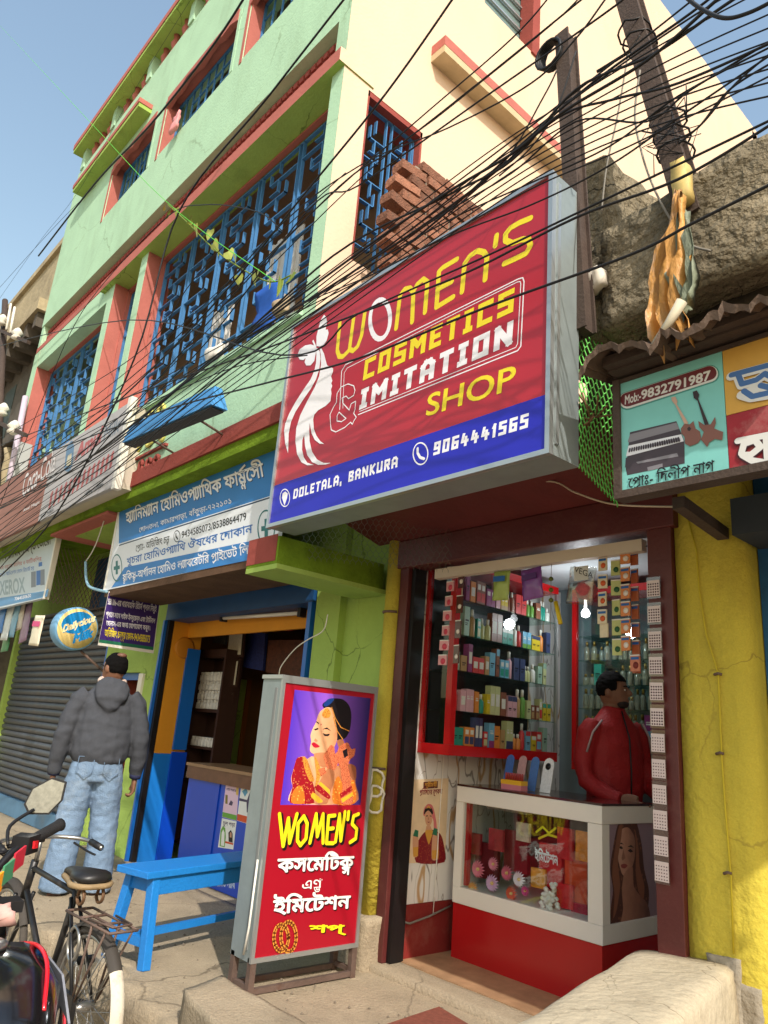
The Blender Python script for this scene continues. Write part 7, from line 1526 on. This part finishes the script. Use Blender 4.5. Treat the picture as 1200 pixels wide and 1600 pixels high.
def loft(k,secs,m,n=16):
    vs=[]
    for (f_,r0,z0,rw,rz,pw) in secs:
        for j in range(n):
            a=2*math.pi*j/n; c_,s_=math.cos(a),math.sin(a); q=lambda v:math.copysign(abs(v)**pw,v); vs.append(U(r0+rw*q(c_),f_,z0+rz*q(s_)))
    N_=len(secs); fs=[(i*n+j,i*n+(j+1)%n,(i+1)*n+(j+1)%n,(i+1)*n+j) for i in range(N_-1) for j in range(n)]+[tuple(reversed(range(n))),tuple((N_-1)*n+j for j in range(n))]
    k.add(vs,fs,m,True)
TK=[(-.10,0,.84,.07,.06,.7),(-.16,0,.86,.13,.10,.7),(-.26,0,.86,.165,.125,.7),(-.40,0,.84,.165,.12,.7),(-.52,0,.80,.13,.09,.75),(-.58,0,.78,.10,.06,.8)]
mp('fuel_tank',lambda k:loft(k,TK,MBK))
mp('tank_shroud',lambda k:loft(k,[(-.02,.13,.74,.03,.10,.7),(-.12,.165,.74,.035,.14,.7),(-.26,.185,.73,.03,.14,.7),(-.36,.175,.71,.02,.08,.8)],MBK)); mp('tank_shroud',lambda k:loft(k,[(-.02,-.13,.74,.03,.10,.7),(-.12,-.165,.74,.035,.14,.7),(-.26,-.185,.73,.03,.14,.7),(-.36,-.175,.71,.02,.08,.8)],MBK))
for sg_ in (-1,1):
    mp('red_stripe',lambda k:k.tube(spline([U(sg_*.085,-.14,.942),U(sg_*.115,-.26,.968),U(sg_*.12,-.38,.951),U(sg_*.10,-.5,.88)],5),.006,MRD,6))
    mp('red_panel',lambda k:k.prism([U(sg_*.218,-.10,.80),U(sg_*.222,-.22,.82),U(sg_*.222,-.28,.72),U(sg_*.218,-.2,.64),U(sg_*.212,-.1,.68)],rv*sg_*.006,MRD))
    mp('grey_graphic',lambda k:k.prism([U(sg_*.155,-.24,.93),U(sg_*.165,-.36,.915),U(sg_*.172,-.46,.83),U(sg_*.176,-.3,.85)],rv*sg_*.006,MGY))
mp('filler_cap',lambda k:k.lathe(U(0,-.28,.975),[(.045,0),(.045,.012),(.035,.018)],CHR,16))
mp('seat',lambda k:loft(k,[(-.55,0,.80,.10,.05,.8),(-.75,0,.79,.14,.055,.8),(-1.1,0,.83,.13,.05,.8),(-1.35,0,.88,.09,.04,.8)],mat('seat_vinyl',rgb(28,28,28),.6,.1,20)))
mp('tail',lambda k:loft(k,[(-1.0,0,.74,.11,.05,.8),(-1.3,0,.80,.1,.05,.8),(-1.5,0,.86,.06,.04,.8)],MRD))
mp('engine',lambda k:loft(k,[(-.12,0,.42,.12,.16,.6),(-.3,0,.42,.16,.18,.6),(-.55,0,.40,.15,.15,.6)],mat('engine_alloy',rgb(90,90,92),.45,.2,12,metal=.6)))
def mwheel(f0,nm):
    t=mp(nm,lambda k:k.tube([U(0,f0+.26*math.cos(a),.31+.26*math.sin(a)) for a in [i*2*math.pi/32 for i in range(32)]],.05,TYR,10,closed=True)); mp('rim',lambda k:k.tube([U(0,f0+.205*math.cos(a),.31+.205*math.sin(a)) for a in [i*2*math.pi/28 for i in range(28)]],.022,MBK,6,closed=True),t)
    for j in range(5): mp('spoke',lambda k:k.cyl(U(0,f0,.31),U(0,f0+.2*math.cos(j*1.257),.31+.2*math.sin(j*1.257)),.018,MBK,6),t)
mwheel(.33,'wheel'); mwheel(-.98,'wheel')
for sg_ in (-1,1): mp('fork_leg',lambda k:k.cyl(U(sg_*.09,.33,.31),U(sg_*.09,.03,1.0),.024,CHR,10))
mp('front_mudguard',lambda k:k.tube([U(0,.33+.33*math.cos(a),.31+.33*math.sin(a)) for a in [.3+i*.2 for i in range(11)]],.05,MBK,8)); mp('headlight_cowl',lambda k:loft(k,[(.02,0,.92,.1,.1,.8),(.12,0,.92,.13,.12,.8),(.22,0,.88,.09,.09,.8)],MBK)); mp('triple_clamp',lambda k:k.hexa([U(-.12,-.03,1.0),U(.12,-.03,1.0),U(.12,.05,1.0),U(-.12,.05,1.0),U(-.12,-.03,1.03),U(.12,-.03,1.03),U(.12,.05,1.03),U(-.12,.05,1.03)],BLACKM))
mp('handlebar',lambda k:k.tube(spline([US(-.38,-.04,1.198),US(-.22,-.0,1.16),US(-.1,.02,1.08),US(0,.02,1.05),US(.1,.02,1.08),US(.2,.0,1.15),US(.38,-.04,1.198)],6),.012,BLACKM,8))
for sg_ in (-1,1):
    mp('grip',lambda k:k.tube([US(sg_*.25,-.015,1.165),US(sg_*.27,-.02,1.172),US(sg_*.38,-.04,1.20),US(sg_*.39,-.042,1.202)],[.019,.018,.019,.022],mat('grip_rubber',rgb(34,33,34),.7,.2,60,.4,bscale=300),12)); mp('switch_box',lambda k:k.hexa([US(sg_*.19,-.035,1.13),US(sg_*.245,-.045,1.135),US(sg_*.245,.02,1.135),US(sg_*.19,.02,1.13),US(sg_*.19,-.035,1.185),US(sg_*.245,-.045,1.19),US(sg_*.245,.02,1.19),US(sg_*.19,.02,1.185)],BLACKM)); mp('lever',lambda k:k.tube(spline([US(sg_*.2,.03,1.15),US(sg_*.28,.04,1.15),US(sg_*.38,.0,1.15)],4),.007,BLACKM,6))
    mp('mirror_stalk',lambda k:k.tube(spline([US(sg_*.17,.02,1.16),US(sg_*.22,.05,1.21),US(sg_*.30,.02,1.255)],4),.006,BLACKM,6))
mp('red_switch',lambda k:k.hexa([US(.205,-.05,1.15),US(.225,-.052,1.15),US(.225,-.045,1.15),US(.205,-.043,1.15),US(.205,-.048,1.172),US(.225,-.05,1.172),US(.225,-.043,1.172),US(.205,-.041,1.172)],MRD))
for sg_ in (-1,1):
    c_=US(sg_*.32,.0,1.30); ax=(Vector((.25,-.2,-.0))+(CAM-c_).normalized()).normalized(); u_=Vector((0,0,1)).cross(ax).normalized(); v_=ax.cross(u_)
    hexp=[(-.06,-.03),(-.045,.022),(.012,.06),(.06,.048),(.058,-.012),(.024,-.058),(-.04,-.06)]
    t=mp('mirror',lambda k:k.prism([c_+u_*a+v_*b for a,b in hexp],-ax*.02,BLACKM)); mp('mirror_glass',lambda k:k.prism([c_+ax*.001+u_*a*.9+v_*b*.9 for a,b in hexp],ax*.002,mat('dusty_mirror',rgb(150,154,154),.25,.3,60,metal=.7)),t)
for j,(c_,nm) in enumerate((((196,40,60),'red'),((70,140,100),'green'),((240,160,30),'orange'))):
    q=US(.13-.055*j,-.035,1.13-.028*j); mp('cloth_tag',lambda k:k.prism([q+(STEER@rv)*a+Vector((0,0,b))+(STEER@hv)*(-.01) for a,b in ((-.03,-.035),(.03,-.02),(.028,.035),(-.032,.02))],(STEER@hv)*.006,mat('tag_'+nm,rgb(*c_),.6,.1,9)))
for j in range(4): mp('control_cable',lambda k:k.tube(spline([US(.19-.03*j,.02,1.14),US(.1,.08+.02*j,1.12),US(.02,.1,1.02),US(.0,-.02,.92)],5),.005,BLACKM,6))
o=lumpy('rag',tuple(U(.05,-.06,1.0)-Vector((.03,.03,.02))),tuple(U(.05,-.06,1.0)+Vector((.03,.03,.025))),mat('pink_rag',rgb(206,160,150),.9,.2,20),.022,.012,26); tag(o,'small pink rag tied at the motorcycle handlebar','cloth')
